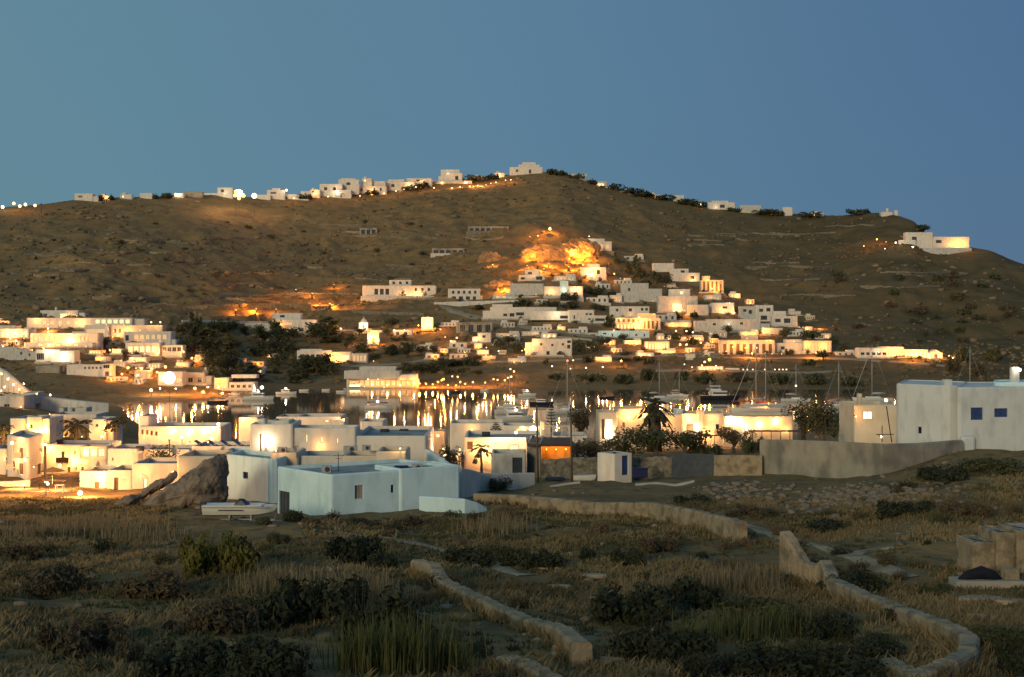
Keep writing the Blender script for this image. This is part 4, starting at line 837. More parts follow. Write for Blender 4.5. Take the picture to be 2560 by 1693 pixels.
ridge('long white houses of the ridge village with a lamp on the front', [(799, 856, 460, 492), (752, 800, 478, 492, -.5), (838, 878, 475, 490, -1)], [(0, 810, 818, 468, 476, 'd'), (0, 832, 840, 468, 476, 'd')], [(785, 488, 'W', .5), (841, 483, 'C', .6)])
ridge('white flat house behind a dark bush in the ridge village', [(846, 898, 449, 470), (852, 890, 446, 452, 1)], [(0, 866, 876, 456, 463, 'd')])
ridge('wide white house in the middle of the ridge village', [(873, 966, 465, 488), (904, 964, 453, 470, 3)], row(0, 880, 960, 5, 470, 478, 'd', .3), [(929, 480, 'W', .4), (930, 490, 'o', .4)])
ridge('pale house with a golden lit garden on the ridge', [(964, 1038, 455, 474), (970, 1010, 449, 460, 2)], [(0, 978, 986, 460, 468, 'd'), (0, 1010, 1018, 461, 468, 'a')], [(1022, 461, 'W', .5), (1010, 474, 'W'), (1024, 473, 'W')])
ridge('low white house under dark trees left of the peak house', [(1016, 1080, 446, 458)], [(0, 1040, 1050, 449, 454, 'd')], [(1058, 464, 'W'), (1073, 478, 'W', .4)])
ridge('white peak house with a sloping stair gable and dark roof cover', [(1112, 1156, 432, 458), (1096, 1120, 440, 458, .5), (1102, 1150, 424, 440, 2)], [(0, 1138, 1146, 440, 450, 'd')], [(1120, 434, 'c')])
ridge('long lit terrace under the white peak house', [(1079, 1180, 452, 470, -2, 5, CREAM)], row(0, 1085, 1175, 6, 457, 465, 'a', .4), [(1105, 461, 'W'), (1165, 459, 'W'), (1160, 476, 'W'), (1168, 482, 'o'), (1098, 464, 'o'), (1128, 462, 'w')])
for x, y in [(1200, 468), (1205, 474), (1227, 459), (1184, 466), (1215, 462)]: lamp_post(x, y, 'golden garden lamp on the ridge right of the peak house', 'W', D=1095, r=.4, group='golden garden lamps below the peak')
for x, y in [(1264, 451), (1277, 450)]: lamp_post(x, y, 'one of the twin yellow lamps below the summit house', 'W', D=1100, r=.5, group='twin yellow lamps by the summit')
ridge('large white house on the very summit', [(1274, 1357, 418, 440), (1306, 1340, 406, 424, 2), (1296, 1350, 412, 424, 1)], [(0, 1322, 1328, 424, 434, 'd'), (0, 1290, 1296, 424, 430, 'd')])
ridge('white house just right of the rocky summit', [(1422, 1468, 435, 450)])
ridge('pink-lit house on the right ridge among dark bushes', [(1488, 1518, 454, 470), (1494, 1542, 467, 480, -2)], [(0, 1494, 1510, 459, 466, 'l')], [(1500, 464, 'w')], m=WHITE2)
ridge('small white hut sunk in the dark bushes of the right ridge', [(1684, 1711, 488, 500)])
ridge('white rounded house with a warm lamp on the right ridge', [(1770, 1838, 506, 530), (1780, 1822, 502, 512, 2)], [(0, 1800, 1812, 512, 520, 'd')], [(1752, 512, 'W', .5), (1790, 520, 'c')])
ridge('low flat house right of the rounded ridge house', [(1850, 1904, 513, 530), (1880, 1904, 522, 534, -2)], [], [], m=WHITE2)
ridge('small pale cube house farther right on the ridge', [(1958, 1982, 518, 534)])
ridge('white chapel with a little bell tower near the right end of the ridge', [(2204, 2232, 530, 546), (2216, 2222, 521, 532, 1, 2), (2236, 2246, 526, 548, .5, 2), (2232, 2252, 540, 548, 0, 3)], name='ridge_chapel')
house('cliff_villa', 'white villa with terraces on the cliff at the right end of the hill', [(2266, 2332, 581, 616, 0, 8), (2328, 2424, 592, 620, 1, 7), (2250, 2290, 600, 618, -2, 5)], [(0, 2280, 2292, 592, 602, 'd'), (1, 2340, 2354, 600, 608, 'd')], [(2400, 612, 'O'), (2380, 614, 'W'), (2415, 613, 'o')], emb=6)
for x, y, k in [(2192, 599, 'O'), (2239, 607, 'C'), (2212, 622, 'c'), (2282, 618, 'C'), (2160, 616, 'o'), (2215, 605, 'o')]: lamp_post(x, y, 'garden lamp on the terraces left of the cliff villa', k, r=.6 if k in 'CO' else .4, group='garden lamps of the cliff villa')
for x, y, k in [(7, 518, 'C'), (35, 509, 'W'), (64, 512, 'W'), (88, 514, 'W'), (50, 516, 'W')]: lamp_post(x, y, 'village light on the ridge at the left edge of the photo', k, D=930, r=1.0, group='village lights at the far left ridge')
for i, (x0, x1, yt, yb, lab) in enumerate([(250, 275, 489, 497, 'tiny white hut right of the lone left ridge house'), (300, 330, 486, 496, 'small low white house on the left ridge skyline'), (775, 800, 474, 486, 'small white cube before the ridge village'), (905, 930, 446, 456, 'white cube at the top of the ridge village'), (1038, 1062, 455, 466, 'little white house above the golden garden'), (1180, 1210, 441, 452, 'white hut between peak house and summit'), (1236, 1262, 432, 444, 'low white house left of the summit house'), (1560, 1590, 476, 486, 'tiny white house among the right ridge bushes'), (1625, 1650, 486, 495, 'second tiny white house among the right ridge bushes'), (1735, 1760, 506, 516, 'little white cube left of the rounded ridge house'), (1915, 1940, 526, 536, 'low white hut beyond the flat ridge house'), (2030, 2060, 532, 542, 'white hut on the right shoulder of the ridge')]):
    ridge(lab, [(x0, x1, yt, yb + 4), (x0 + 4, (x0 + x1) / 2, yt - 4, yt + 3, 1.5)], [(0, x0 + 5, x0 + 10, yt + 3, yt + 8, 'l' if i % 2 else 'd')], [((x0 + x1) / 2, yb - 1, 'W', .45)] if i % 2 == 0 else [])
for x, y in [(990, 478), (1040, 468), (1085, 470), (1130, 472), (1150, 468), (1175, 474), (1195, 470), (1240, 456), (960, 484), (900, 490), (820, 492), (735, 496)]: lamp_post(x, y, 'golden lamp strung along the ridge village gardens', 'W', D=float(np.interp(x, DR_X, DR_Y)) - 22, r=.55, group='golden lamps along the ridge village')
p = P(103, 508, 930); ant = thing('radio_mast', (p.x, p.y, gz(p.x, p.y)), 'thin dark lattice radio mast on the left ridge', 'mast')
tubem('mast', [(0, 0, -1), (0, 0, 7)], [.3, .12], DARKM, ant); boxm('aerial', -.5, .5, -.1, .1, 5.4, 6.2, DARKM, ant)

# ---------------------------------------------------------------- near village
def nh(name, label, D, blocks, wins=(), lamps=(), m=None, yaw=0, depth=7, cat='house', emb=2.5):
    return house(name, label, blocks, wins, lamps, m, D=D, yaw=yaw, depth=depth, cat=cat, far=False, emb=emb)[0]
def pblock(root, poly, yt, Dt, yb, m=None, wins=(), **k):
    """block from (photo column, distance) corners; top at row yt seen at distance Dt"""
    block(root, [(PX(x, d), d) for x, d in poly], PZ(yb, Dt) - 2.5, PZ(yt, Dt), m, wins, seg=3, **k)

# left: the lamp-lit lane
nh('white_house', 'brightly lit two-storey house with arched balcony doors at the left edge', 205, [(-40, 16, 1122, 1195, 0, 8)], [(0, -10, -2, 1140, 1160, 'D')], [(12, 1150, 'w')])
r_ = thing('corner_house', P(70, 1190, 200), 'tall bright corner house with balconies and arched openings on the left lane', 'house')
pblock(r_, [(18, 203), (70, 197), (109, 206), (57, 213)], 1096, 197, 1192, WHITE, [(31, 35, 1114, 1128, 'd', 0), (48, 57, 1119, 1146, 'D', 0), (30, 37, 1153, 1176, 'D', 0), (48, 58, 1158, 1186, 'D', 0), (98.5, 107, 1120, 1132, 'd', 1), (94, 104, 1159, 1186, 'D', 1)])
for (x0, x1, y0) in ((36, 57, 1143), (19, 37, 1172)):
    p = P((x0 + x1) / 2, y0, 199) - r_.location; w = (x1 - x0) * 199 / F / 2
    b = boxm('balcony', -w, w, -.6, .7, -.08, .05, CREAM, r_, p); boxm('railing', -w, w, -.6, -.52, .05, .75, CREAM, b)
wall_lamp(r_, 30, 1108, 199, 'W', .3); wall_lamp(r_, 62, 1150, 196, 'W', .3); wall_lamp(r_, 24, 1165, 200, 'W', .26); wall_lamp(r_, 85, 1168, 196, 'w')
r_ = nh('balcony_house', 'grey-white house with one dark balcony door over a lit ground floor', 207, [(112, 268, 1112, 1192, 0, 8)], [(0, 152, 162, 1128, 1152, 'd'), (0, 185, 189, 1128, 1136, 'd'), (0, 169, 176, 1168, 1190, 'D'), (0, 189, 192, 1168, 1176, 'd'), (0, 203, 210, 1167, 1180, 'D')], [(120, 1130, 'W', .3), (150, 1164, 'W', .3), (182, 1163, 'W', .26), (200, 1163, 'w'), (135, 1175, 'w')])
p = P(160, 1156, 206.5) - r_.location; b = boxm('balcony', -.95, .95, -.8, .5, -.08, .05, CONC, r_, p); boxm('railing', -.95, .95, -.8, -.74, .05, .8, WOOD, b)
nh('lit_loggia', 'glowing yellow loggia set between the houses on the left lane', 200, [(198, 268, 1117, 1146, 0, 4)], [(0, 201, 222, 1121, 1142, 'y'), (0, 224, 242, 1121, 1142, 'l'), (0, 244, 264, 1121, 1142, 'l')], [(214, 1126, 'W', .2)], m=CREAM, emb=.1)
nh('long_house', 'long plain pink-lit house behind the grey corner block', 196, [(268, 345, 1122, 1190, .5, 8), (340, 475, 1124, 1185, 3, 8)], [(0, 280, 284, 1144, 1152, 'd'), (1, 350, 356, 1150, 1158, 'd')], [(300, 1178, 'w'), (395, 1168, 'W', .2), (430, 1165, 'w')])
nh('lane_house', 'low house bathed in lamplight with a shadowed arch on the lane', 178, [(198, 268, 1178, 1240, 0, 7)], [(0, 236, 248, 1205, 1236, 'D')], [(252, 1198, 'W', .3), (258, 1212, 'W', .3), (225, 1192, 'w')])
nh('lane_house', 'pink block with a narrow brown door', 176, [(266, 331, 1176, 1243, 0, 7)], [(0, 285, 296, 1194, 1242, 'D')], [(264, 1200, 'w')])
nh('grey_block', 'grey-green block with one narrow lit slit window left of the boulder', 172, [(329, 446, 1159, 1240, 0, 8)], [(0, 359, 366, 1197, 1220, 'y')], [(352, 1190, 'w', .12)], m=WHITE2)
nh('tan_block', 'tan flat block half hidden behind the big boulder', 158, [(441, 548, 1141, 1250, 0, 8)], [], [(432, 1180, 'w')], m=CREAM)
r_ = thing('teal_block', P(630, 1258, 148), 'pale blue rounded block with one small dark window beside the boulder', 'house')
pblock(r_, [(566, 152), (690, 146), (730, 152), (606, 158)], 1147, 147, 1262, BLUEW, [(607, 620, 1180, 1197, 'n', 0)], r=.7)
# middle left: roofs towards the bay
nh('bay_house', 'floodlit yellow house with a row of arched windows under a flat roof', 232, [(346, 552, 1066, 1104, 0, 9), (346, 372, 1040, 1070, 2, 6)], [(0, 353, 359, 1074, 1086, 'D'), (0, 365, 371, 1075, 1087, 'D'), (0, 376, 382, 1077, 1089, 'D'), (0, 388, 394, 1079, 1090, 'D')], [(470, 1088, 'W', .35), (430, 1084, 'W', .3), (510, 1085, 'W', .3), (546, 1061, 'C', .3), (400, 1096, 'w'), (360, 1094, 'w')])
nh('bay_house', 'tall slim cream house behind the palm on the left', 246, [(222, 265, 1048, 1090, 0, 7), (260, 284, 1052, 1090, .8, 6)], [(0, 238, 246, 1060, 1068, 'd')], [(205, 1092, 'w'), (262, 1082, 'W', .26)])
nh('bay_house', 'grey-white flat house in front of the long white wall', 262, [(122, 242, 1036, 1090, 0, 8)], [(0, 150, 158, 1050, 1060, 'd'), (0, 190, 198, 1050, 1060, 'd')], [(118, 1078, 'W', .3), (124, 1036, 'w'), (160, 1092, 'w')], m=WHITE2)
nh('bay_house', 'pink-lit house left of the palm with an orange glow on its wall', 250, [(24, 124, 1046, 1098, 0, 8), (66, 104, 1042, 1096, -.8, 5)], [(1, 74, 82, 1060, 1072, 'd')], [(70, 1070, 'o'), (108, 1085, 'O', .3), (88, 1092, 'W', .26), (30, 1090, 'w')])
nh('shore_hut', 'small square pale hut by the left end of the bay, nearest the wall', 300, [(147, 160, 1020, 1034, 0, 3)], m=WHITE2, depth=3)
nh('shore_hut', 'second small square pale hut by the left end of the bay', 300, [(168, 181, 1021, 1034, 0, 3)], m=WHITE2, depth=3)
nh('shore_hut', 'wider pale hut right of the two small square ones', 300, [(187, 217, 1019, 1034, 0, 4)], m=WHITE2, depth=4)
nh('roof_terrace_house', 'flat house with slanting solar panels along its roof edge', 190, [(478, 628, 1116, 1150, 0, 8)], [], [(470, 1108, 'w'), (520, 1106, 'w', .12)])
for i, x in enumerate((500, 532, 566, 598)):
    p = P(x, 1112, 194); so = thing('solar_panel', p, 'slanting dark solar panel on the flat roof, number %s from the left' % ('one', 'two', 'three', 'four')[i], 'solar panel', 'solar panels on the roof edge')
    so['label'] = ('leftmost slanting dark solar panel on the flat roof', 'second slanting dark solar panel from the left on the roof', 'third slanting dark solar panel from the left on the roof', 'rightmost slanting dark solar panel by the white tower')[i]
    mesh_obj('panel', [(-.9, 0, .55), (.5, 0, -.35), (.7, 1.1, -.3), (-.7, 1.1, .6), (-.9, .03, .49), (.5, .03, -.41), (.7, 1.1, -.36), (-.7, 1.1, .54)], [(0, 1, 2, 3), (7, 6, 5, 4), (0, 4, 5, 1), (1, 5, 6, 2), (2, 6, 7, 3), (3, 7, 4, 0)], GLASS, so)
    boxm('stand', -.5, .3, .5, .56, -.6, .1, METAL, so)
nh('low_roof_house', 'pale blue-grey flat roofed house behind the boulder', 166, [(540, 668, 1136, 1168, 0, 9)], [], [], m=BLUEW)

# centre: the big white house with the dark roof
r_ = nh('tower_house', 'big white house with stepped tower, three slit windows and long dark roof', 164, [(624, 732, 1060, 1150, -.8, 7), (728, 890, 1070, 1150, -.3, 5), (884, 1066, 1090, 1150, 0, 16), (640, 664, 1048, 1064, 2, 1.5), (676, 724, 1052, 1066, 3, 4)],
        [(1, 764, 768, 1087, 1105, 'l'), (1, 802, 806, 1093, 1107, 'l'), (1, 841, 845, 1096, 1108, 'l')], [(665, 1112, 'C', .14), (800, 1124, 'w', .1)])
boxm('drain_pipe', -.09, .09, -.12, 0, -3.2, 0, DOORB, r_, P(652, 1085, 163) - r_.location)
nh('back_house', 'low white bay-front building with a lit roof edge behind the big white house', 222, [(742, 852, 1042, 1075, 0, 8), (820, 862, 1048, 1072, -1, 5), (900, 958, 1054, 1078, -.5, 8)], [(0, 812, 846, 1050, 1056, 'l')], [(846, 1046, 'w'), (860, 1052, 'w')])
nh('back_house', 'low white bay-front roofs left of the bright roof edge', 226, [(596, 645, 1044, 1075, 0, 6), (690, 744, 1042, 1070, -.5, 7)], [], [(608, 1051, 'W', .26)], m=WHITE2)
garden_wall('stair_wall', 'white sloping stair wall at the right end of the big white house', [(1066, 1123, 158), (1075, 1126, 156), (1110, 1150, 150), (1128, 1163, 146), (1150, 1166, 141)], .4, BLUEW, 2.2)
nh('middle_block', 'cream flat block with a small dark roof hatch in front of the tower', 150, [(676, 745, 1132, 1180, 0, 6, CREAM), (744, 860, 1140, 1180, .8, 6, WHITE2)], [], [(690, 1128, 'w', .1)])
nh('middle_block', 'pair of pale pink-lit flat blocks behind the front blue house', 146, [(856, 944, 1140, 1180, 0, 6), (940, 1016, 1129, 1180, -.6, 6)], [(0, 868, 872, 1144, 1149, 'd'), (1, 1003, 1007, 1142, 1148, 'd')], [(1000, 1122, 'w', .1)], m=CREAM)
# the pale blue house in front
bl = thing('blue_house', P(826, 1292, 125), 'pale blue front house with barred window, its corner facing the camera', 'house')
A, L_, B = (826, 125), (690, 132.2), (1147, 132.6)
X = [Vector((PX(x, d), d)) for x, d in (L_, A, B)]; K = X[0] + X[2] - X[1]
block(bl, [X[0], X[1], X[2], K], PZ(1290, 125) - 1.8, PZ(1187, 125), BLUEW, [(887, 909, 1213, 1248, 'B', 1), (977, 985, 1212, 1232, 'n', 1), (693, 724, 1228, 1290, 'g', 0)], r=.35, seg=4, par=.35)
d = (X[2] - X[1]).normalized(); nn = Vector((d.y, -d.x)); q0 = X[1] + d * 7.0 + nn * .22; q1 = X[2] + nn * .22 - d * .0
block(bl, [q0, q1, q1 - nn * 5, q0 - nn * 5], PZ(1290, 125) - 1.8, PZ(1187, 125) + .12, BLUEW, [], r=.2, seg=2, par=.4)
garden_wall('low_blue_wall', 'low curved pale blue wall running right from the front house', [(1050, 1240, 126.5), (1110, 1243, 126), (1160, 1247, 126), (1190, 1256, 127), (1212, 1268, 128)], .5, BLUEW, 1.5)
garden_wall('low_blue_wall', 'long low white wall from the front house to the utility poles', [(1150, 1170, 140), (1180, 1176, 145), (1200, 1183, 150), (1270, 1183, 153), (1334, 1182, 156)], .35, WHITE, .6)
def ac(x, y, D, label, wpx=26, hpx=18):
    p = P(x, y, D); r_ = thing('air_conditioner', p, label, 'air conditioner', 'roof machines'); w = wpx * D / F / 2; h = hpx * D / F
    c = boxm('case', -w, w, -.2, .25, 0, h, METAL, r_, bev=.02)
    vs, fs = [], []; tube(vs, fs, [(w * .25, -.24, h / 2), (w * .25, -.19, h / 2)], h * .36, 12); mesh_obj('fan_grille', vs, fs, DARKM, r_)
ac(1043, 1178, 133.5, 'square air conditioner on the right of the blue house roof'); ac(816, 1182, 130, 'air conditioner on the left of the blue house roof', 24)
ac(876, 1131, 152, 'wide air conditioner in front of the slit windows', 34, 16); ac(706, 1132, 152, 'dark air conditioner on the cream block', 22, 14); ac(916, 1126, 150, 'air conditioner on the pink-lit blocks', 22, 13)
p = P(1003, 1181, 133); t_ = thing('covered_tank', p, 'rounded tank under a purple-blue cover on the blue house roof', 'tank')
vs, fs = [], []; tube(vs, fs, [(-.75, 0, .3), (-.6, 0, .32), (.6, 0, .32), (.75, 0, .3)], [.18, .34, .34, .18], 12); mesh_obj('cover', vs, fs, CANVAS, t_, smooth=True); boxm('cradle', -.5, .5, -.2, .2, -.2, .05, METAL, t_)
p = P(846, 1182, 131); t_ = thing('roof_antenna', p, 'thin television antenna pole on the blue house roof', 'antenna'); tubem('pole', [(0, 0, -.3), (0, 0, 1.8)], .035, DARKM, t_); boxm('aerial', -.45, .45, -.02, .02, 1.55, 1.6, DARKM, t_); boxm('aerial', -.3, .3, -.02, .02, 1.3, 1.34, DARKM, t_)

# right of centre
r_ = nh('pink_house', 'pink-lit house with a bright paned window and dark overhanging roof', 182, [(1160, 1352, 1094, 1178, 0, 12)], [(0, 1272, 1296, 1112, 1129, 'l'), (0, 1167, 1182, 1104, 1124, 'D')], [(1290, 1082, 'C', .2, -.5), (1240, 1102, 'W', .1), (1215, 1140, 'W', .12), (1325, 1106, 'W', .1), (1185, 1130, 'w', .1)])
nh('front_annex', 'low grey annex with a dark open garage doorway', 168, [(1228, 1316, 1134, 1190, 0, 6)], [(0, 1281, 1306, 1144, 1190, 'g')], [], m=WHITE2)
nh('terrace_house', 'white bay-front house with a glowing terrace corner', 216, [(1125, 1260, 1058, 1096, 0, 8), (1256, 1352, 1064, 1096, -1, 6)], [(1, 1290, 1318, 1072, 1090, 'l'), (1, 1322, 1346, 1070, 1092, 'y')], [(1334, 1080, 'C', .3), (1308, 1080, 'W', .3), (1180, 1076, 'w')])
nh('terrace_house', 'flat white house with a lit pergola right of the glowing terrace', 214, [(1350, 1362, 1054, 1100, 0, 2), (1380, 1470, 1090, 1110, 0, 8)], [], [(1358, 1072, 'w')])
pg = thing('pergola', P(1400, 1092, 212), 'pale timber pergola on the roof right of the glowing terrace', 'pergola')
for x in (1362, 1382, 1404, 1424): boxm('post', -.09, .09, -.09, .09, 0, 1.5, CREAM, pg, P(x, 1092, 212) - pg.location)
boxm('beam', -2.2, 2.0, -.1, .1, 1.5, 1.66, CREAM, pg); boxm('beam', -2.2, 2.0, 1.4, 1.6, 1.5, 1.66, CREAM, pg)
for k in range(8): boxm('slat', -2.1 + k * .56, -1.95 + k * .56, -.2, 1.7, 1.67, 1.75, CREAM, pg)
for x, y, D, lab in [(350, 1128, 186, 'black water tank on the long pink-lit roof'), (150, 1110, 212, 'water tank on the balcony house roof'), (905, 1088, 176, 'dark water tank on the long dark roof'), (962, 1086, 176, 'second dark water tank on the long dark roof'), (1010, 1086, 178, 'third dark water tank on the long dark roof'), (600, 1140, 170, 'water tank on the blue-grey roof behind the boulder'), (1215, 1092, 190, 'dark tank on the pink-lit house roof')]:
    t_ = thing('water_tank', P(x, y, D), lab, 'tank', 'roof tanks'); tubem('drum', [(-.55, 0, .35), (-.5, 0, .36), (.5, 0, .36), (.55, 0, .35)], [.2, .33, .33, .2], DARKM if i % 2 else METAL, t_, seg=12); boxm('stand', -.4, .4, -.25, .25, -.25, .06, METAL, t_)
for x, y, D, lab in [(742, 1136, 150, 'small satellite dish on the cream flat block'), (560, 1136, 166, 'satellite dish on the blue-grey roof'), (440, 1140, 160, 'satellite dish on the tan block'), (96, 1100, 208, 'satellite dish on the corner house')]:
    t_ = thing('satellite_dish', P(x, y, D), lab, 'dish', 'satellite dishes'); tubem('pole', [(0, 0, -.4), (0, 0, .55)], .03, DARKM, t_)
    vs = [(0, -.1, .6)] + [(.36 * math.cos(a * .6283), -.22 + .1 * math.sin(a * .6283), .6 + .36 * math.sin(a * .6283)) for a in range(10)]; mesh_obj('dish', vs, [(0, 1 + a, 1 + (a + 1) % 10) for a in range(10)], METAL, t_)
nh('garden_steps', 'lit planted doorway between the big white house and the pink house', 176, [(1082, 1112, 1078, 1170, 8, 4), (1120, 1150, 1140, 1172, 0, 4)], [], [(1095, 1090, 'W', .2, 6), (1112, 1140, 'C', .22), (1111, 1150, 'W', .22), (1108, 1122, 'w'), (1150, 1124, 'w'), (1148, 1136, 'w')], m=CREAM, cat='doorway')
# concrete house with the orange wall
r_ = thing('concrete_house', P(1350, 1195, 172), 'grey concrete shell with one wall glowing orange under its flat roof', 'house')
pblock(r_, [(1317, 172), (1352, 170), (1362, 182), (1327, 184)], 1108, 171, 1195, CONC)
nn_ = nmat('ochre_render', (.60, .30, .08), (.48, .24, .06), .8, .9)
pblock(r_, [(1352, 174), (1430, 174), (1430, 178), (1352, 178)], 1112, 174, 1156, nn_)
boxm('roof_slab', PX(1317, 170) - r_.location.x, PX(1432, 174) - r_.location.x, -2.4, 8, PZ(1112, 172) - r_.location.z, PZ(1107, 172) - r_.location.z, WOOD, r_)
pblock(r_, [(1352, 172.6), (1430, 172.6), (1430, 173.2), (1352, 173.2)], 1154, 172.6, 1195, CONC)
wall_lamp(r_, 1390, 1124, 173.9, 'p', .1, 1.0); wall_lamp(r_, 1415, 1124, 173.9, 'p', .1, 1.0); wall_lamp(r_, 1366, 1124, 173.9, 'p', .1, 1.0)
garden_wall('stone_wall', 'low rough stone wall between the utility poles and the kiosk', [(1352, 1150, 168), (1400, 1146, 168), (1450, 1144, 168), (1496, 1143, 168)], .5, STONE, 1.0, jit=.15, sub=6)
k_ = thing('kiosk', P(1540, 1196, 160), 'small white kiosk with a tall blue door in front of the stone wall', 'kiosk')
pblock(k_, [(1493, 160.5), (1536, 158.5), (1580, 160), (1537, 162.2)], 1134, 159, 1196, WHITE, [(1555, 1571, 1139, 1188, 'b', 1)], r=.08, par=.08)
bi = thing('waste_bin', P(1600, 1196, 158), 'dark navy waste container beside the kiosk', 'bin'); boxm('tub', -.85, .85, -.4, .4, .1, 1.05, SHUTD, bi, bev=.06); boxm('lid', -.9, .9, -.45, .45, 1.06, 1.16, SHUTD, bi, bev=.03)
for sx_ in (-.6, .6): tubem('wheel', [(sx_ - .06, -.3, .1), (sx_ + .06, -.3, .1)], .1, DARKM, bi)
garden_wall('stone_wall', 'rough stone wall right of the navy waste container', [(1580, 1142, 164), (1630, 1143, 164), (1682, 1142, 164)], .5, STONE, 1.2, jit=.2, sub=8)
garden_wall('grey_wall', 'dark blue-grey sheet wall right of the rough stone wall', [(1680, 1133, 162), (1735, 1134, 162), (1789, 1136, 161)], .25, DOORG, 1.0)
garden_wall('plaster_wall', 'low tan plaster wall left of the tall concrete retaining wall', [(1787, 1138, 161), (1850, 1138, 159), (1906, 1139, 158)], .4, STONEP, 1.0)
garden_wall('retaining_wall', 'tall bare concrete retaining wall below the right-hand house', [(1906, 1099, 160), (1980, 1100, 154), (2100, 1104, 146), (2210, 1110, 138), (2300, 1108, 140.5), (2400, 1100, 145)], .7, CONC, 1.5)
kb = nmat('pale_concrete', (.42, .38, .29), (.34, .30, .23), .8, .95)
for lab, xs_, D in (('pale kerb before the upturned dinghy and rowing boat', (1375, 1410, 1450), 153), ('pale kerb in front of the rough stone wall', (1588, 1640, 1690, 1735), 152)):
    garden_wall('kerb', lab, [(x, YH + (H - gz(PX(x, D), D) - .22) * F / D, D) for x in xs_], .7, kb, .5, cat='kerb')

# lit villa
nh('lit_villa', 'long villa glowing warm yellow behind the big shrubs and palm', 234, [(1496, 1546, 1030, 1100, -.6, 7), (1542, 1620, 1022, 1100, 0, 8), (1690, 1708, 1024, 1060, 5, 4, BLUEW), (1704, 1812, 1034, 1100, 0, 8), (1743, 1760, 1025, 1100, -.4, 1.2), (1808, 1984, 1040, 1096, -.5, 9), (1620, 1706, 1038, 1096, 1.5, 6)],
   [(0, 1513, 1532, 1048, 1098, 'y'), (0, 1504, 1511, 1048, 1098, 'D'), (3, 1789, 1799, 1060, 1073, 'd'), (3, 1716, 1735, 1060, 1086, 'D'), (1, 1556, 1562, 1056, 1066, 'D')],
   [(1524, 1090, 'C', .2), (1610, 1040, 'W', .3), (1570, 1046, 'W', .28), (1738, 1084, 'C', .2), (1720, 1050, 'W', .24), (1828, 1058, 'C', .36), (1850, 1062, 'W', .3), (1867, 1077, 'c', .2), (1900, 1070, 'W', .28), (1660, 1056, 'W', .28), (1780, 1050, 'w'), (1940, 1062, 'W', .22), (1768, 1094, 'W', .2), (1966, 1080, 'w')], m=CREAM)
rl = thing('veranda_rail', P(1940, 1094, 226), 'dark flat veranda roof on thin posts along the right of the lit villa', 'veranda')
boxm('roof', -4.2, 4.0, -.6, 1.0, .95, 1.12, WOOD, rl)
for k in range(6): boxm('post', -3.9 + k * 1.5, -3.8 + k * 1.5, -.5, -.4, -.8, .95, WOOD, rl)
rl = thing('veranda_rail', P(1760, 1100, 226), 'short dark awning on posts in front of the lit villa middle', 'veranda')
boxm('roof', -1.6, 3.6, -.5, .8, .65, .78, WOOD, rl)
for k in range(4): boxm('post', -1.4 + k * 1.5, -1.3 + k * 1.5, -.45, -.35, -.8, .65, WOOD, rl)
# right-hand house
rh = thing('right_house', P(2400, 1120, 148), 'large pale house with two blue-shuttered windows at the right edge', 'house')
pblock(rh, [(2240, 153), (2396, 147), (2420, 158), (2264, 164)], 962, 150, 1122, COOLW, [(2295, 2304, 1067, 1084, 'n', 0)], r=1.1, par=.1, roofm=COOLW)
pblock(rh, [(2392, 146.4), (2680, 148), (2680, 160), (2392, 160)], 968, 147, 1125, COOLW, [(2427, 2457, 1019, 1050, 'b', 0), (2486, 2519, 1021, 1043, 'b', 0)], r=.3, par=.1, roofm=COOLW)
pblock(rh, [(2484, 151), (2680, 151), (2680, 158), (2484, 158)], 956, 151, 970, BLUEW, r=.8, par=.1, roofm=BLUEW)
pblock(rh, [(2524, 152), (2549, 152), (2549, 153.2), (2524, 153.2)], 918, 152, 985, COOLW, r=.3, par=.1, name='chimney')
block(rh, rect(2361, 2382, 149.5, 1.0), PZ(975, 149.5), PZ(949, 149.5), COOLW, r=.15, par=.1, name='chimney')
wall_lamp(rh, 2549, 925, 152, 'c', .22, .5)
boxm('buttress', -.7, .8, -.7, .6, -2, 1.2, COOLW, rh, bev=.3, loc=P(2415, 1118, 146.5) - rh.location)
nh('lit_window_house', 'small cream house with one square yellow window left of the right-hand house', 166, [(2136, 2248, 1012, 1100, 0, 8), (2146, 2156, 984, 1014, 1, 1)], [(0, 2157, 2182, 1028, 1049, 'y'), (0, 2140, 2144, 1036, 1060, 'l')], [(2140, 1042, 'w', .12), (2204, 1093, 'c', .16, -3)], m=CREAM)
lamp_post(2102, 1043, 'orange lamp glowing left of the small cream house', 'O', D=205, r=.24)
lamp_post(2215, 1001, 'bright lamp beyond the roof of the small cream house', 'C', D=300, r=.4)
fr = thing('wooden_frame', P(2225, 1095, 160), 'leaning dark timber frame beside the small cream house', 'frame')
tubem('pole', [(.2, 0, -.5), (-.4, 0, 3.6)], .06, WOOD, fr); tubem('pole', [(-.9, 0, -.5), (-.9, 0, 1.4)], .05, WOOD, fr); tubem('rail', [(-1.6, 0, .4), (.4, 0, .4)], .05, WOOD, fr)
for i, (x, lab) in enumerate(((1345, 'left of two thin dark utility poles behind the low white wall'), (1430, 'right of two thin dark utility poles, in front of the orange wall'))):
    po = thing('utility_pole', P(x, 1200, 160), lab, 'pole', 'utility poles'); tubem('post', [(0, 0, -.6), (-.15, 0, 8.4)], [.13, .09], POLE, po); boxm('insulator', -.22, -.08, -.05, .05, 8.3, 8.55, POLE, po)
po = thing('utility_pole', P(425, 1165, 186), 'dark pole with a flat top standing on the left roofs', 'pole', 'utility poles'); tubem('post', [(0, 0, -.6), (-.1, 0, 3.4)], [.1, .07], POLE, po); boxm('insulator', -.2, 0, -.06, .06, 3.3, 3.5, POLE, po)
lamp_post(114, 1112, 'tall street lamp on a slim pole before the balcony house', 'L', D=158, r=.16, mul=2.6, name='street_lamp')
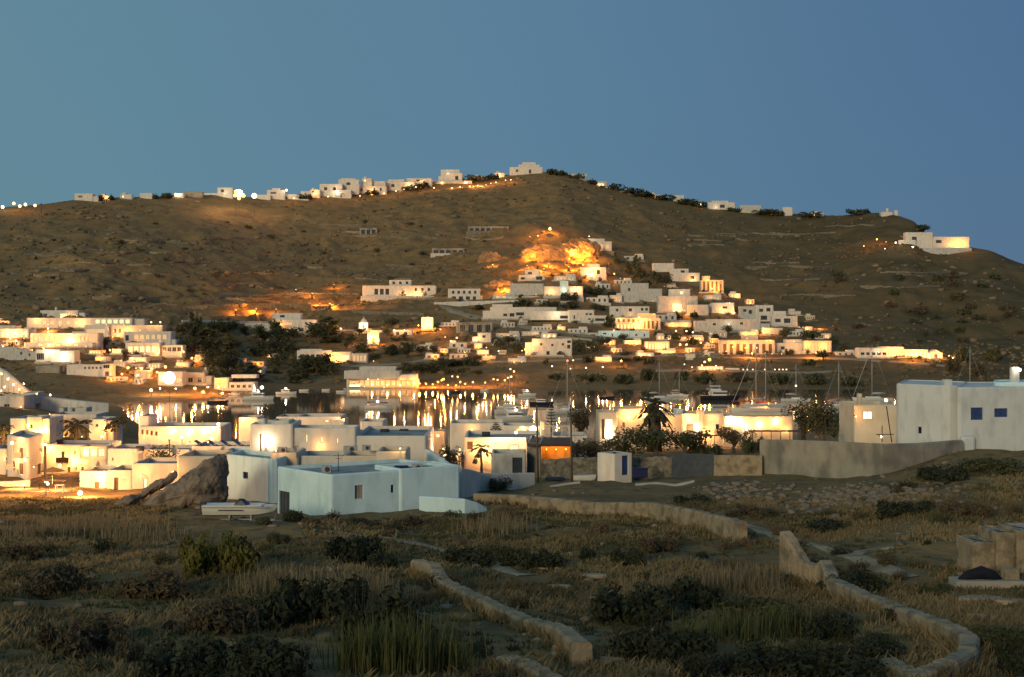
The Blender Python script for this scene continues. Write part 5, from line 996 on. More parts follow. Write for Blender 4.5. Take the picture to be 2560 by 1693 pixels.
# lane furniture in the lamplight
for i, (x, y, s, lab) in enumerate(((132, 1196, 1.5, 'thatched parasol on the lamp-lit lane'), (98, 1226, 1.0, 'dark closed-in parasol at the left of the lane tables'), (180, 1222, 1.1, 'dark parasol nearest the glowing house wall'))):
    D = 172 - i; p = P(x, y + 18, D); u_ = thing('parasol', p, lab, 'parasol'); tubem('pole', [(0, 0, -.5), (0, 0, 1.9)], .04, WOOD, u_)
    vs = [(0, 0, 2.3)] + [(s * math.cos(a * .628), s * math.sin(a * .628), 1.75) for a in range(10)]; mesh_obj('canopy', vs, [(0, 1 + a, 1 + (a + 1) % 10) for a in range(10)], THATCH if i == 0 else WOOD, u_)
for i, x in enumerate((112, 142, 160, 150)):
    D = 168 - i * .8; y = 1244 - (i == 3) * 16; p = P(x, y, D); tb = thing('cafe_table', p, ('leftmost small white cafe table on the lane', 'middle small white cafe table on the lane', 'rightmost small white cafe table on the lane', 'cafe table under the lane parasols, behind the others')[i], 'table'); boxm('table_top', -.5, .5, -.4, .4, .7, .75, WHITE, tb)
    for a, b in ((-.42, -.3), (.42, -.3), (-.42, .3), (.42, .3)): boxm('leg', a - .03, a + .03, b - .03, b + .03, -.2, .7, WHITE, tb)
lamp_post(201, 1238, 'low lamp glaring at the near end of the lane', 'L', D=157, r=.3, mul=.8)
lamp_post(120, 1210, 'warm lamp among the lane tables', 'L', D=172, r=.2); lamp_post(60, 1212, 'warm lamp over the left end of the lane', 'L', D=178, r=.2, mul=.8)
lamp_post(310, 1168, 'street lamp in the gap behind the pink block', 'L', D=186, r=.18, mul=.6); lamp_post(30, 1086, 'street lamp over the roofs at the far left', 'L', D=232, r=.25, mul=.7); lamp_post(255, 1092, 'street lamp right of the feathery palm', 'L', D=232, r=.22, mul=.7)
lamp_post(455, 1094, 'lamp standing before the floodlit yellow house', 'L', D=216, r=.22); lamp_post(530, 1098, 'second lamp before the floodlit yellow house', 'L', D=216, r=.2, mul=.6)
garden_wall('lane_wall', 'pale lamp-lit wall along the far left of the lane', [(-40, 1205, 185), (30, 1203, 185), (75, 1200, 186)], .4, WHITE, 1)
garden_wall('lane_canopy', 'brown flat awning roof over the lane', [(104, 1196, 182), (150, 1195, 181), (202, 1196, 180)], 2.2, WOOD, .0, cat='awning', zb=PZ(1200, 181))

# the big boulder beside the blue block
def boulder(name, label, pts, D, depth, m, seed, parent=None):
    """rock with the given outline (photo pixels), bulging towards and away from the camera"""
    r = random.Random(seed); O = [P(x, y, D) for x, y in pts]; c = sum(O, Vector()) / len(O); n = len(O)
    dense = []
    for i in range(n):
        for s in range(3): dense.append(O[i].lerp(O[(i + 1) % n], s / 3))
    n = len(dense); vs, fs = [], []
    rings = ((0, 1.0), (-.28, .93), (-.6, .72), (-.85, .42))
    for (t, k) in rings:
        for q in dense:
            j = 1 + (r.random() - .5) * .07; v = c + (q - c) * k * j; v.y += t * depth + (r.random() - .5) * depth * .16; vs.append(tuple(v - c))
    for (t, k) in ((.4, .9), (.8, .6)):
        for q in dense: v = c + (q - c) * k; v.y += t * depth; vs.append(tuple(v - c))
    seq = [5, 4, 0, 1, 2, 3]
    for a in range(5):
        for i in range(n): fs.append((seq[a] * n + i, seq[a] * n + (i + 1) % n, seq[a + 1] * n + (i + 1) % n, seq[a + 1] * n + i))
    vs.append((0, -depth * .98, 0)); vs.append((0, depth, 0))
    for i in range(n): fs.append((3 * n + i, 3 * n + (i + 1) % n, 6 * n)); fs.append((5 * n + (i + 1) % n, 5 * n + i, 6 * n + 1))
    o = mesh_obj(name, vs, fs, m, parent, c if parent is None else c - parent.location)
    s = o.modifiers.new('s', 'SUBSURF'); s.levels = s.render_levels = 3
    tx = bpy.data.textures.new('rock', 'CLOUDS'); tx.noise_scale = 1.1; tx.noise_depth = 3
    dm = o.modifiers.new('d', 'DISPLACE'); dm.texture = tx; dm.strength = .7; dm.texture_coords = 'GLOBAL'; dm.mid_level = .5
    t2 = bpy.data.textures.new('rock_fine', 'VORONOI'); t2.noise_scale = .9; t2.distance_metric = 'DISTANCE'; d2 = o.modifiers.new('e', 'DISPLACE'); d2.texture = t2; d2.strength = .16; d2.texture_coords = 'GLOBAL'
    return o
bo = thing('big_boulder', P(430, 1285, 140), 'huge slanting granite boulder left of the blue block', 'boulder')
boulder('slab', '', [(335, 1276), (360, 1252), (405, 1225), (440, 1204), (480, 1176), (515, 1148), (545, 1132), (566, 1138), (571, 1170), (566, 1215), (574, 1245), (560, 1262), (530, 1272), (505, 1282), (450, 1295), (380, 1298)], 140, 3.2, ROCK, 3, bo)
boulder('upper_slab', '', [(342, 1236), (370, 1218), (400, 1200), (440, 1178), (444, 1190), (425, 1210), (380, 1234), (350, 1252)], 143, 1.2, ROCK, 5, bo)
boulder('lower_stone', '', [(288, 1260), (305, 1246), (335, 1236), (355, 1240), (345, 1258), (325, 1268), (296, 1268)], 141, 1.4, ROCK, 7, bo)

# ---------------------------------------------------------------- boats
def hull_mesh(name, L, B, h, m, root, draft=.3, sheer=.25, bow=.55, flip=1):
    """lofted hull along X: pointed raking bow at +X*flip, flat transom"""
    vs, fs = [], []; N, K = 14, 7
    for i in range(N + 1):
        t = i / N; x = -L / 2 + L * t
        w = B / 2 * (1 - max(0, (t - bow) / (1 - bow)) ** 2.2) * (.86 + .14 * min(1, t * 4)); w = max(w, .02)
        zt = h + sheer * max(0, t - .3) ** 2 * 2
        kz = -draft * (1 - max(0, (t - .75) / .25) ** 2)
        rk = max(0, t - .8) / .2
        for k in range(K):
            s = k / (K - 1) * 2 - 1; a = abs(s)
            zz = kz + (zt - kz) * a ** 1.6
            vs.append(((x - (1 - a) * rk * L * .06) * flip, w * math.copysign(min(1, a ** .55), s), zz))
    for i in range(N):
        for k in range(K - 1): fs.append((i * K + k, (i + 1) * K + k, (i + 1) * K + k + 1, i * K + k + 1))
    fs.append(tuple(range(K)))
    for i in range(N): fs.append((i * K, i * K + K - 1, (i + 1) * K + K - 1, (i + 1) * K))
    return mesh_obj(name, vs, fs, m, root, smooth=False)
def wl(y): return H * F / (y - YH)
def motorboat(x, y, wpx, label, m=GEL, flip=1, yaw=0, canopy=None, lamp=None, cabin=True, name='motorboat', D=None, fly=False):
    D = D or wl(y); L = wpx * D / F / max(.4, math.cos(math.radians(yaw))); B = max(1.6, L * .32); h = max(.6, L * .11)
    r = thing(name, (PX(x, D), D, 0), label, 'boat', 'boats in the bay'); r.rotation_euler = (0, 0, math.radians(yaw))
    hull_mesh('hull', L, B, h, m, r, flip=flip)
    if cabin:
        boxm('cabin', -L * .22, L * .16, -B * .34, B * .34, h * .85, h + L * .10, GEL, r, bev=.1)
        boxm('cabin_window', -L * .19, L * .165, -B * .345, B * .345, h + L * .045, h + L * .085, GLASS, r)
        boxm('cabin_roof', -L * .27, L * .17, -B * .38, B * .38, h + L * .10, h + L * .115, GEL, r)
        if fly: boxm('flybridge', -L * .24, L * .02, -B * .3, B * .3, h + L * .118, h + L * .17, GEL, r, bev=.08); boxm('fly_roof', -L * .25, L * .0, -B * .32, B * .32, h + L * .23, h + L * .245, GEL, r); [boxm('stanchion', a * L - .05, a * L + .05, -B * .3, -B * .3 + .08, h + L * .17, h + L * .23, GEL, r) for a in (-.22, -.03)]
    if canopy:
        boxm('canopy', -L * .4, -L * .12, -B * .4, B * .4, h + L * .13, h + L * .15, canopy, r); boxm('canopy', L * .08, L * .36, -B * .4, B * .4, h + L * .1, h + L * .13, canopy, r)
        for a in (-.38, -.14, .1, .34): boxm('canopy_pole', a * L - .04, a * L + .04, -B * .38, -B * .38 + .08, h * .8, h + L * .13, ALU, r)
    if lamp: globe('cabin_lamp', (0, -B * .45, h + L * .17), .45, lamp_mat(lamp), r); lamp_light(lamp, .3, .4, r, (0, -B * .45 - .3, h + L * .17 + .8)); boxm('lamp_arm', -.04, .04, -B * .45, 0, h + L * .1, h + L * .16, ALU, r)
    return r
def sailboat(x, ytop, y, label, lamp=None, lz=1.0, hullm=GEL, yaw=15, L=None, furl=False, flip=1, canopy=None, red=False):
    D = wl(y); mh = (y - ytop) * D / F; L = L or mh * .78; B = L * .3; h = L * .09
    r = thing('sailboat', (PX(x, D), D, 0), label, 'sailboat', 'sailing boats moored in the bay'); r.rotation_euler = (0, 0, math.radians(yaw))
    hull_mesh('hull', L, B, h, hullm, r, flip=flip, bow=.4)
    boxm('cabin', -L * .15, L * .2, -B * .28, B * .28, h * .9, h + .45, GEL, r, bev=.1)
    tubem('mast', [(0, 0, h), (0, 0, mh)], [.14, .10], ALU, r)
    tubem('boom', [(0, 0, h + 1.3), (-L * .36 * flip, 0, h + 1.4)], .09, ALU, r)
    tubem('furled_sail', [(-.1 * flip, 0, h + 1.55), (-L * .17 * flip, 0, h + 1.65), (-L * .35 * flip, 0, h + 1.6)], [.2, .24, .1], canopy or SAIL, r)
    tubem('spreader', [(0, -B * .3, mh * .62), (0, B * .3, mh * .62)], .04, ALU, r)
    tubem('forestay', [(L * .48 * flip, 0, h + .3), (0, 0, mh * .97)], .09 if furl else .03, SAIL if furl else ALU, r); tubem('backstay', [(-L * .49 * flip, 0, h), (0, 0, mh * .99)], .03, ALU, r)
    if lamp: globe('mast_lamp', (0, -.25, mh * lz), .34, lamp_mat(lamp), r)
    if red:
        boxm('red_awning', -L * .45, -L * .02, -B * .4, B * .4, h + 1.9, h + 2.0, REDC, r); globe('deck_lamp', (-L * .2 * flip, -B * .5, h + 1.5), .22, lamp_mat('o'), r); lamp_light('o', .2, .7, r, (-L * .2 * flip, -B * .6, h + 1.0)); globe('deck_lamp', (-L * .34 * flip, -B * .5, h + 1.5), .2, lamp_mat('w'), r)
    return r
sailboat(1418, 902, 1034, 'sailboat with the tall pale mast carrying a red masthead light', 'r', 1.0)
sailboat(1274, 938, 1022, 'sailboat with a slim mast left of the white motor yachts', yaw=-20)
sailboat(1648, 905, 1000, 'sailboat with a bare mast just behind the big palm', yaw=10)
sailboat(1698, 930, 992, 'small sailboat with a short mast right of the big palm', yaw=-12)
sailboat(1775, 950, 986, 'little sailboat with the shortest mast, near the dark yacht', hullm=GELD)
sailboat(1890, 862, 1032, 'sailboat with red lit awning and the tall left mast of a pair', red=True, yaw=4, furl=True, canopy=REDC, flip=-1)
sailboat(1914, 880, 1020, 'sailboat with the right mast of the pair behind the red awning', yaw=6)
sailboat(1990, 910, 1004, 'sailboat with a white lamp hung half way up its mast', 'c', .42, yaw=-15)
sailboat(2097, 905, 1022, 'sailboat with a plain tall mast left of the small cream house', yaw=20)
sailboat(2180, 862, 1004, 'sailboat with a furled genoa slanting left from its mast', furl=True, flip=-1, yaw=0, L=13)
sailboat(2425, 868, 1010, 'sailboat with the rightmost mast, behind the right-hand house', yaw=12)
motorboat(945, 1022, 66, 'motorboat with navy covers and a bright white lamp alone in the bay', canopy=CANVAS, lamp='C', flip=1, cabin=False)
motorboat(648, 1000, 76, 'large white motorboat at the left shore with cabin lights', lamp='c', flip=1, fly=True)
motorboat(586, 988, 30, 'short white cabin boat among the boats by the left shore')
motorboat(716, 986, 52, 'white motorboat with a lamp, right of the large white one', lamp='C')
motorboat(545, 1008, 52, 'dark wooden fishing boat by the left shore', GELD, cabin=False, canopy=CANVAS)
motorboat(854, 981, 26, 'tiny pale boat left of the restaurant quay', cabin=False)
motorboat(815, 977, 20, 'small moored boat near the far shore left of the quay', cabin=False)
motorboat(760, 978, 24, 'small open boat between the left shore boats and the quay', cabin=False)
motorboat(1212, 978, 22, 'small white boat below the last quay lamps', cabin=False)
motorboat(1318, 990, 46, 'white motor yacht with bright deck lights in mid bay', lamp='c', fly=True)
motorboat(1280, 1034, 84, 'big white motor yacht with flybridge behind the glowing terrace', fly=True, yaw=12)
motorboat(1288, 1052, 96, 'largest white motor yacht nearest the glowing terrace', fly=True, lamp='c', yaw=10)
motorboat(1355, 1012, 60, 'long dark-hulled motor yacht right of mid bay', GELD, yaw=-8)
motorboat(1518, 996, 40, 'low black boat left of the big palm', GELD, cabin=False)
motorboat(1690, 992, 46, 'white cabin boat right of the big palm')
motorboat(1800, 1000, 100, 'wide dark yacht with a lit orange stern', GELD, lamp=None, fly=True)
lamp_x = motorboat(1782, 994, 40, 'orange lit tender behind the wide dark yacht', cabin=True, lamp='O')
motorboat(620, 978, 24, 'small pale boat moored under the lit cone tree', cabin=False); motorboat(1140, 982, 26, 'low dark rowing boat off the quay lamps', GELD, cabin=False)
# lit cone (decorated tree of lights) on the left shore
D = 500; p = P(636, 972, D); ct = thing('light_cone', (p.x, p.y, max(0, gz(p.x, p.y))), 'slim cone of white lights on the left shore', 'decoration')
tubem('cone', [(0, 0, -.5), (0, 0, .4), (0, 0, 3.6)], [.8, .7, .06], emat('fairy_lights', (1, .85, .6), 4), ct, seg=8)
lamp_post(655, 969, 'bright lamp right of the cone of lights', 'C', D=500, r=.7)

# boat on its trailer beside the boulder
tb = thing('boat_on_trailer', (PX(603, 118), 118, gz(PX(603, 118), 118)), 'white open motorboat standing on a trailer beside the boulder', 'boat')
tz = PZ(1292, 118) - tb.location.z; L = 186 * 118 / F
vs, fs = [], []
N, K = 14, 7
for i in range(N + 1):
    t = i / N; x = -L / 2 + L * t; w = .95 * (1 - max(0, (t - .5) / .5) ** 2.4) + .03; zt = tz + 1.0 + .0 * t; kz = tz + .05 + .35 * max(0, (t - .6) / .4) ** 2
    for k in range(K):
        s = k / (K - 1) * 2 - 1; a = abs(s); vs.append((x + (a - 1) * .5 * max(0, t - .75) / .25, w * math.copysign(min(1, a ** .5), s), kz + (zt - kz) * a ** 1.5))
for i in range(N):
    for k in range(K - 1): fs.append((i * K + k, (i + 1) * K + k, (i + 1) * K + k + 1, i * K + k + 1))
fs.append(tuple(range(K)))
for i in range(N): fs.append((i * K, i * K + K - 1, (i + 1) * K + K - 1, (i + 1) * K))
mesh_obj('hull', vs, fs, GEL, tb)
boxm('rub_rail', -L / 2, L * .36, -1.02, -.95, tz + .86, tz + .95, METAL, tb); boxm('side_stripe', -L * .28, L * .05, -.985, -.93, tz + .62, tz + .70, DARKM, tb)
mesh_obj('windscreen', [(-.5, -.7, tz + 1.0), (.6, -.75, tz + 1.0), (.1, -.62, tz + 1.45), (-.3, -.62, tz + 1.45), (.85, 0, tz + 1.0), (.3, 0, tz + 1.48), (-.5, .7, tz + 1.0), (.6, .75, tz + 1.0), (.1, .62, tz + 1.45), (-.3, .62, tz + 1.45)], [(0, 1, 2, 3), (1, 4, 5, 2), (4, 7, 8, 5), (7, 6, 9, 8)], GLASS, tb)
boxm('gunwale', -L / 2, L * .3, -.98, .98, tz + 1.0, tz + 1.05, GEL, tb); boxm('engine_cover', -L / 2 - .3, -L / 2 + .2, -.25, .25, tz + .3, tz + 1.25, DARKM, tb, bev=.05)
for yy in (-.6, .6): boxm('trailer_rail', -L * .3, L * .42, yy - .05, yy + .05, tz - .35, tz - .25, METAL, tb)
boxm('axle', -.05, .05, -.9, .9, tz - .45, tz - .37, METAL, tb)
for yy in (-.85, .85):
    w_ = tubem('wheel', [(0, yy - .1, tz - .42), (0, yy + .1, tz - .42)], .3, DARKM, tb, seg=14)
tubem('jockey_leg', [(L * .44, 0, tz - .9), (L * .46, 0, tz + .2)], .04, METAL, tb); tubem('drawbar', [(L * .3, 0, tz - .3), (L * .55, 0, tz - .32)], .05, METAL, tb)
for x in (-.9, .9): boxm('support', x - .06, x + .06, -.5, .5, tz - .25, tz + .2, METAL, tb)
for (x, D, lab) in ((1390, 164, 'dark upturned dinghy at the foot of the stone wall'), (1462, 160, 'small pale rowing boat lying left of the kiosk')):
    pz = gz(PX(x, D), D); ro = thing('dinghy', (PX(x, D), D, pz + .25), lab, 'boat'); hull_mesh('hull', 2.6, 1.1, .45, GELD if x < 1400 else GEL, ro, .2, .1)
    boxm('thwart', -.3, -.1, -.45, .45, .38, .42, WOOD, ro)
    if x < 1400: ro.rotation_euler = (math.radians(150), 0, .3)

# ---------------------------------------------------------------- trees and shrubs
def leaf_mesh(name, lobes, nleaf, size, m, seed, flat=1.0, up=0.0):
    """crown: small leaf quads spread over and through clusters"""
    r = np.random.default_rng(seed); k = r.integers(0, len(lobes), nleaf); lb = np.array(lobes)[k]
    d = r.normal(size=(nleaf, 3)); d /= np.linalg.norm(d, axis=1)[:, None]; rad = .35 + .65 * r.random(nleaf) ** .5
    c = lb[:, :3] + d * lb[:, 3:4] * rad[:, None] * np.array([1, 1, flat])
    nrm = d + r.normal(0, .6, (nleaf, 3)); nrm /= np.linalg.norm(nrm, axis=1)[:, None]
    t = np.cross(nrm, r.normal(size=(nleaf, 3))); t /= np.linalg.norm(t, axis=1)[:, None]; b = np.cross(nrm, t)
    s = size * (.6 + r.random(nleaf) * .8); t *= s[:, None]; b *= (s * (.45 + up))[:, None]
    v = np.stack([c - t, c - b, c + t, c + b], 1).reshape(-1, 3); f = np.arange(nleaf * 4).reshape(-1, 4)
    return v, f
def tree_proto(kind, seed):
    r = random.Random(seed)
    if kind == 'round': lobes = [(r.uniform(-.8, .8), r.uniform(-.7, .7), r.uniform(1.0, 2.0), r.uniform(.45, .75)) for _ in range(9)]; h = 1.3
    elif kind == 'tall': lobes = [(r.uniform(-.35, .35), r.uniform(-.35, .35), .6 + .28 * i, r.uniform(.3, .5) * (1.15 - i * .07)) for i in range(9)]; h = 1.8
    else: lobes = [(r.gauss(0, .55), r.gauss(0, .42), 0, r.uniform(.14, .5)) for _ in range(16)]; lobes = [(a, c, q * .75 + abs(r.gauss(0, .12)), q) for a, c, _, q in lobes]; h = .5
    return lobes, h
PROTO = {}
def tree(name, x, y, wpx, hpx, label, kind='round', m=LEAFD, D=None, group=None, dmin=430.0, nleaf=420, cat='tree'):
    """plant standing with its foot at photo pixel (x, y), wpx by hpx in the photo"""
    D = D or hit(x, y, dmin); v = rng.randrange(3); key = (kind, m.name, v, nleaf)
    X = PX(x, D); g = gz(X, D); base = min(g, PZ(y, D) + .3) - .1 if D < 300 else g - .2
    root = thing(name, (X, D, base), label, cat, group)
    if key not in PROTO:
        lobes, h = tree_proto(kind, 11 + v * 7 + len(kind)); vv, ff = leaf_mesh('crown', lobes, nleaf, .17 if nleaf < 600 else .09, m, 5 + v)
        if kind == 'bush' and nleaf > 600:      # bare twigs standing out of the leaves
            q = np.random.default_rng(v); nt = 110; a = q.random(nt) * 6.28; e = q.uniform(.3, 1.5, nt); L = q.uniform(.35, .9, nt); c0 = np.stack([q.normal(0, .5, nt), q.normal(0, .4, nt), q.uniform(.05, .45, nt)], 1)
            dv = np.stack([np.cos(a) * np.cos(e), np.sin(a) * np.cos(e), np.sin(e)], 1) * L[:, None]; sd = np.stack([-np.sin(a), np.cos(a), 0 * a], 1) * .012
            tv2 = np.stack([c0 - sd, c0 + sd, c0 + dv + sd * .3, c0 + dv - sd * .3], 1).reshape(-1, 3); vv = np.concatenate([vv, tv2]); ff = np.concatenate([ff, len(ff) * 4 + np.arange(nt * 4).reshape(-1, 4)])
        zt = max(l[2] + l[3] for l in lobes); wd = max(abs(l[0]) + l[3] for l in lobes)
        vv = vv / np.array([wd * 2, wd * 2, zt])
        c = mesh_obj('crown', vv, ff, m, root)
        tv_, tf_ = [], []; tube(tv_, tf_, [(0, 0, -.12), (.02, 0, .2), (0, .02, .55)], [.05, .04, .02], 6)
        if kind != 'bush':
            for a in (0, 2.1, 4.2): tube(tv_, tf_, [(0, 0, .3), (.12 * math.cos(a), .12 * math.sin(a), .5), (.2 * math.cos(a), .2 * math.sin(a), .68)], [.03, .02, .01], 5)
        t = mesh_obj('trunk' if kind != 'bush' else 'stem', tv_, tf_, BARK, root)
        PROTO[key] = (c.data, t.data)
    else:
        for nm, me in zip(('crown', 'trunk' if kind != 'bush' else 'stem'), PROTO[key]):
            o = bpy.data.objects.new(nm, me); COL.objects.link(o); o.parent = root
    w, h = wpx * D / F, hpx * D / F
    root.scale = (w, w * .85, h); root.rotation_euler = (0, 0, rng.random() * 6.28)
    return root
# the dark grove in the middle of the left slope
for i in range(60):
    x = rng.uniform(455, 835); y = rng.uniform(838, 962)
    if 735 < x and 862 < y < 915: y = rng.uniform(922, 962)
    if x < 520 and y > 900: continue
    tree('grove_tree', x, y, rng.uniform(48, 84), rng.uniform(30, 50), 'dark evergreen tree in the dense grove between hotel and restaurant', rng.choice(['round', 'round', 'tall']), rng.choice([LEAFD, LEAFD, LEAFO]), group='trees of the dark grove')
for x, y, w, h, k in [(565, 830, 40, 22, 'round'), (610, 838, 44, 24, 'round'), (530, 826, 36, 20, 'round'), (480, 815, 20, 26, 'tall'), (690, 838, 38, 34, 'round'), (735, 850, 46, 30, 'round'), (790, 852, 50, 30, 'round'), (820, 864, 16, 34, 'tall'), (850, 858, 40, 28, 'round'), (880, 862, 44, 28, 'round'), (650, 850, 46, 28, 'round')]:
    tree('grove_tree', x, y, w, h, 'dark evergreen tree along the upper edge of the grove below the villa', k, group='trees along the upper edge of the grove')
for x, y, w, h in [(262, 878, 44, 30), (290, 884, 36, 26), (245, 868, 30, 18), (310, 895, 30, 22)]:
    tree('hotel_tree', x, y, w, h, 'dark tree on the slope between the hotel wings', 'round', group='trees between the hotel wings')
for x, y, w, h in [(975, 892, 60, 34), (1015, 896, 60, 32), (1055, 890, 56, 30), (1085, 884, 40, 24), (1020, 880, 50, 24), (1045, 935, 60, 26), (1000, 940, 50, 24), (1095, 932, 50, 22), (1150, 940, 60, 22), (1120, 938, 44, 20), (1195, 942, 44, 18)]:
    tree('shore_tree', x, y, w, h, 'dark bushy tree on the slope behind the far quay', 'round', group='trees behind the far quay')
for x, y, w, h, k in [(1250, 880, 50, 34, 'round'), (1285, 884, 44, 30, 'round'), (1270, 862, 46, 26, 'round'), (1450, 888, 60, 42, 'round'), (1480, 884, 54, 36, 'round'), (1500, 872, 44, 34, 'round'), (1520, 868, 30, 26, 'round'), (1530, 822, 30, 34, 'tall'), (1515, 818, 24, 28, 'tall'), (1560, 855, 36, 20, 'round'), (1470, 906, 50, 20, 'bush'), (1365, 915, 24, 20, 'round')]:
    tree('village_tree', x, y, w, h, 'dark tree around the big pale two-storey house above the shore road', k, group='trees round the two-storey house')
for x, y, w, h, k in [(1570, 690, 26, 32, 'tall'), (1600, 700, 46, 40, 'round'), (1640, 712, 50, 40, 'round'), (1665, 720, 46, 34, 'round'), (1620, 726, 46, 30, 'round'), (1590, 672, 24, 34, 'tall'), (1545, 668, 24, 22, 'round'), (1685, 740, 40, 22, 'bush')]:
    tree('village_tree', x, y, w, h, 'dark cypress or pine in the clump at the top of the hill village', k, group='dark clump at the top of the hill village')
for x, y, w, h, k in [(1270, 775, 60, 16, 'bush'), (1310, 764, 60, 16, 'bush'), (1420, 752, 70, 22, 'bush'), (1480, 738, 80, 22, 'bush'), (1540, 744, 60, 18, 'bush'), (1500, 776, 60, 20, 'bush'), (1430, 770, 60, 18, 'bush'), (1375, 768, 60, 16, 'bush'), (1200, 775, 50, 16, 'bush')]:
    tree('terrace_bush', x, y, w, h, 'dark hedge-like bush on the terraces between the hill houses', k, group='bushes on the hill terraces', cat='bush')
for x, y, w, h, k in [(1735, 792, 50, 16, 'bush'), (1870, 798, 50, 18, 'bush'), (1850, 808, 50, 16, 'bush'), (1690, 800, 40, 16, 'bush'), (1820, 842, 40, 30, 'round'), (1790, 850, 40, 20, 'bush'), (1730, 862, 50, 22, 'bush'), (1960, 838, 60, 20, 'bush'), (2030, 846, 60, 20, 'bush'), (1975, 888, 36, 18, 'bush'), (2080, 870, 40, 30, 'round'), (2110, 880, 36, 28, 'round'), (1960, 802, 34, 14, 'bush'), (1680, 850, 60, 20, 'bush'), (1650, 842, 50, 18, 'bush')]:
    tree('village_bush', x, y, w, h, 'dark garden bush among the lower right village houses', k, group='bushes of the lower right village', cat='bush')
for x, y, w, h in [(1620, 950, 70, 30), (1700, 948, 70, 28), (1760, 958, 80, 26), (1850, 956, 80, 26), (1950, 960, 80, 26), (2040, 962, 80, 30), (2120, 965, 70, 26), (1480, 955, 80, 22), (1560, 958, 70, 24), (1390, 950, 60, 18), (2380, 930, 50, 40), (2440, 940, 60, 40), (2480, 900, 70, 40), (2410, 905, 50, 40)]:
    tree('shore_bush', x, y, w, h, 'dark scrubby tree on the bare right-hand shore slope', 'bush', rng.choice([LEAFD, LEAFB, LEAFO]), group='scrub trees on the right shore', cat='bush')
for x, y, w in [(1020, 455, 50), (1060, 450, 50), (1190, 452, 60), (1230, 447, 60), (760, 480, 40), (858, 462, 34), (930, 464, 60), (1380, 434, 30), (1410, 436, 30), (1440, 450, 40), (1480, 462, 40), (1530, 472, 60), (1580, 486, 60), (1620, 494, 60), (1660, 500, 60), (1720, 508, 50), (1750, 512, 40), (1840, 526, 40), (1910, 532, 60), (1945, 530, 30), (2020, 540, 60), (2300, 578, 36), (280, 496, 20), (390, 494, 20), (420, 493, 26), (250, 498, 20), (2150, 538, 60)]:
    D = float(np.interp(x, DR_X, DR_Y)) - 8
    tree('ridge_bush', x, y + 5, w * 1.5, 15, 'dark bush standing on the ridge skyline', 'bush', D=D, group='bushes on the ridge skyline', cat='bush')
for i in range(34):
    x = rng.uniform(2080, 2560); y = rng.uniform(690, 860)
    tree('slope_bush', x, y, rng.uniform(24, 60), rng.uniform(10, 24), 'dark scrub bush on the steep right end of the hill', 'bush', rng.choice([LEAFD, LEAFB]), group='scrub bushes on the right end of the hill', cat='bush', nleaf=200)
for i in range(40):
    x = rng.uniform(0, 1500); y = rng.uniform(540, 740)
    tree('slope_bush', x, y, rng.uniform(14, 34), rng.uniform(6, 13), 'small dark scrub bush on the bare central hillside', 'bush', rng.choice([LEAFB, LEAFO]), group='scrub bushes on the bare central hill', cat='bush', nleaf=200)

for i, (x, y) in enumerate([(1545, 828), (1580, 829), (1640, 828), (1815, 889), (1850, 890), (1880, 890), (1915, 889), (1950, 890), (2020, 887), (2060, 888), (2240, 898), (2275, 899), (2300, 900), (700, 830), (750, 831), (800, 829), (1760, 736), (1800, 736), (1690, 788), (1820, 790), (1335, 892), (1400, 893), (930, 866), (1010, 846), (1450, 706), (1500, 706), (1370, 746), (1300, 744), (90, 872), (150, 873), (210, 872), (340, 893), (440, 896), (60, 855), (250, 850), (30, 870), (1010, 742), (1060, 744), (1150, 755), (760, 909), (820, 910), (870, 909), (1610, 878), (1660, 880), (1480, 812), (1440, 810), (1300, 802), (1350, 802)]):
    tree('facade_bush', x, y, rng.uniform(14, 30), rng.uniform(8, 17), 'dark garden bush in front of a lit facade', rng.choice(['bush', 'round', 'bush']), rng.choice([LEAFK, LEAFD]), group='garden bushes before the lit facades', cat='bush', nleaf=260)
# planted ground between the village houses
def free(x, y, w, h): return not any(x + w * .28 > a and x - w * .28 < b and y - h * .7 < d - 1 and y > c - 2 for a, b, c, d in RECTS)
n_ = 0
while n_ < 240:
    if n_ < 150: x = rng.uniform(980, 2090); y = rng.uniform(max(700, 1000 - .35 * (x - 900) if x < 1400 else 640 + .18 * (x - 1300)), 915)
    else: x = rng.uniform(280, 1000); y = rng.uniform(815, 935)
    w, h = rng.uniform(30, 76), rng.uniform(12, 26); n_ += 1
    if not free(x, y, w, h): continue
    sec = 'left of the orange tower' if x < 1060 else ('around the road bend' if x < 1420 else ('in the middle of the village' if x < 1750 else 'at the right end of the village'))
    tree('village_shrub', x, y, w, h, 'dark shrub on the planted slope ' + sec, rng.choice(['bush', 'bush', 'round']), rng.choice([LEAFK, LEAFD, LEAFD, LEAFO]), group='shrubs between the village houses', cat='bush', nleaf=260)
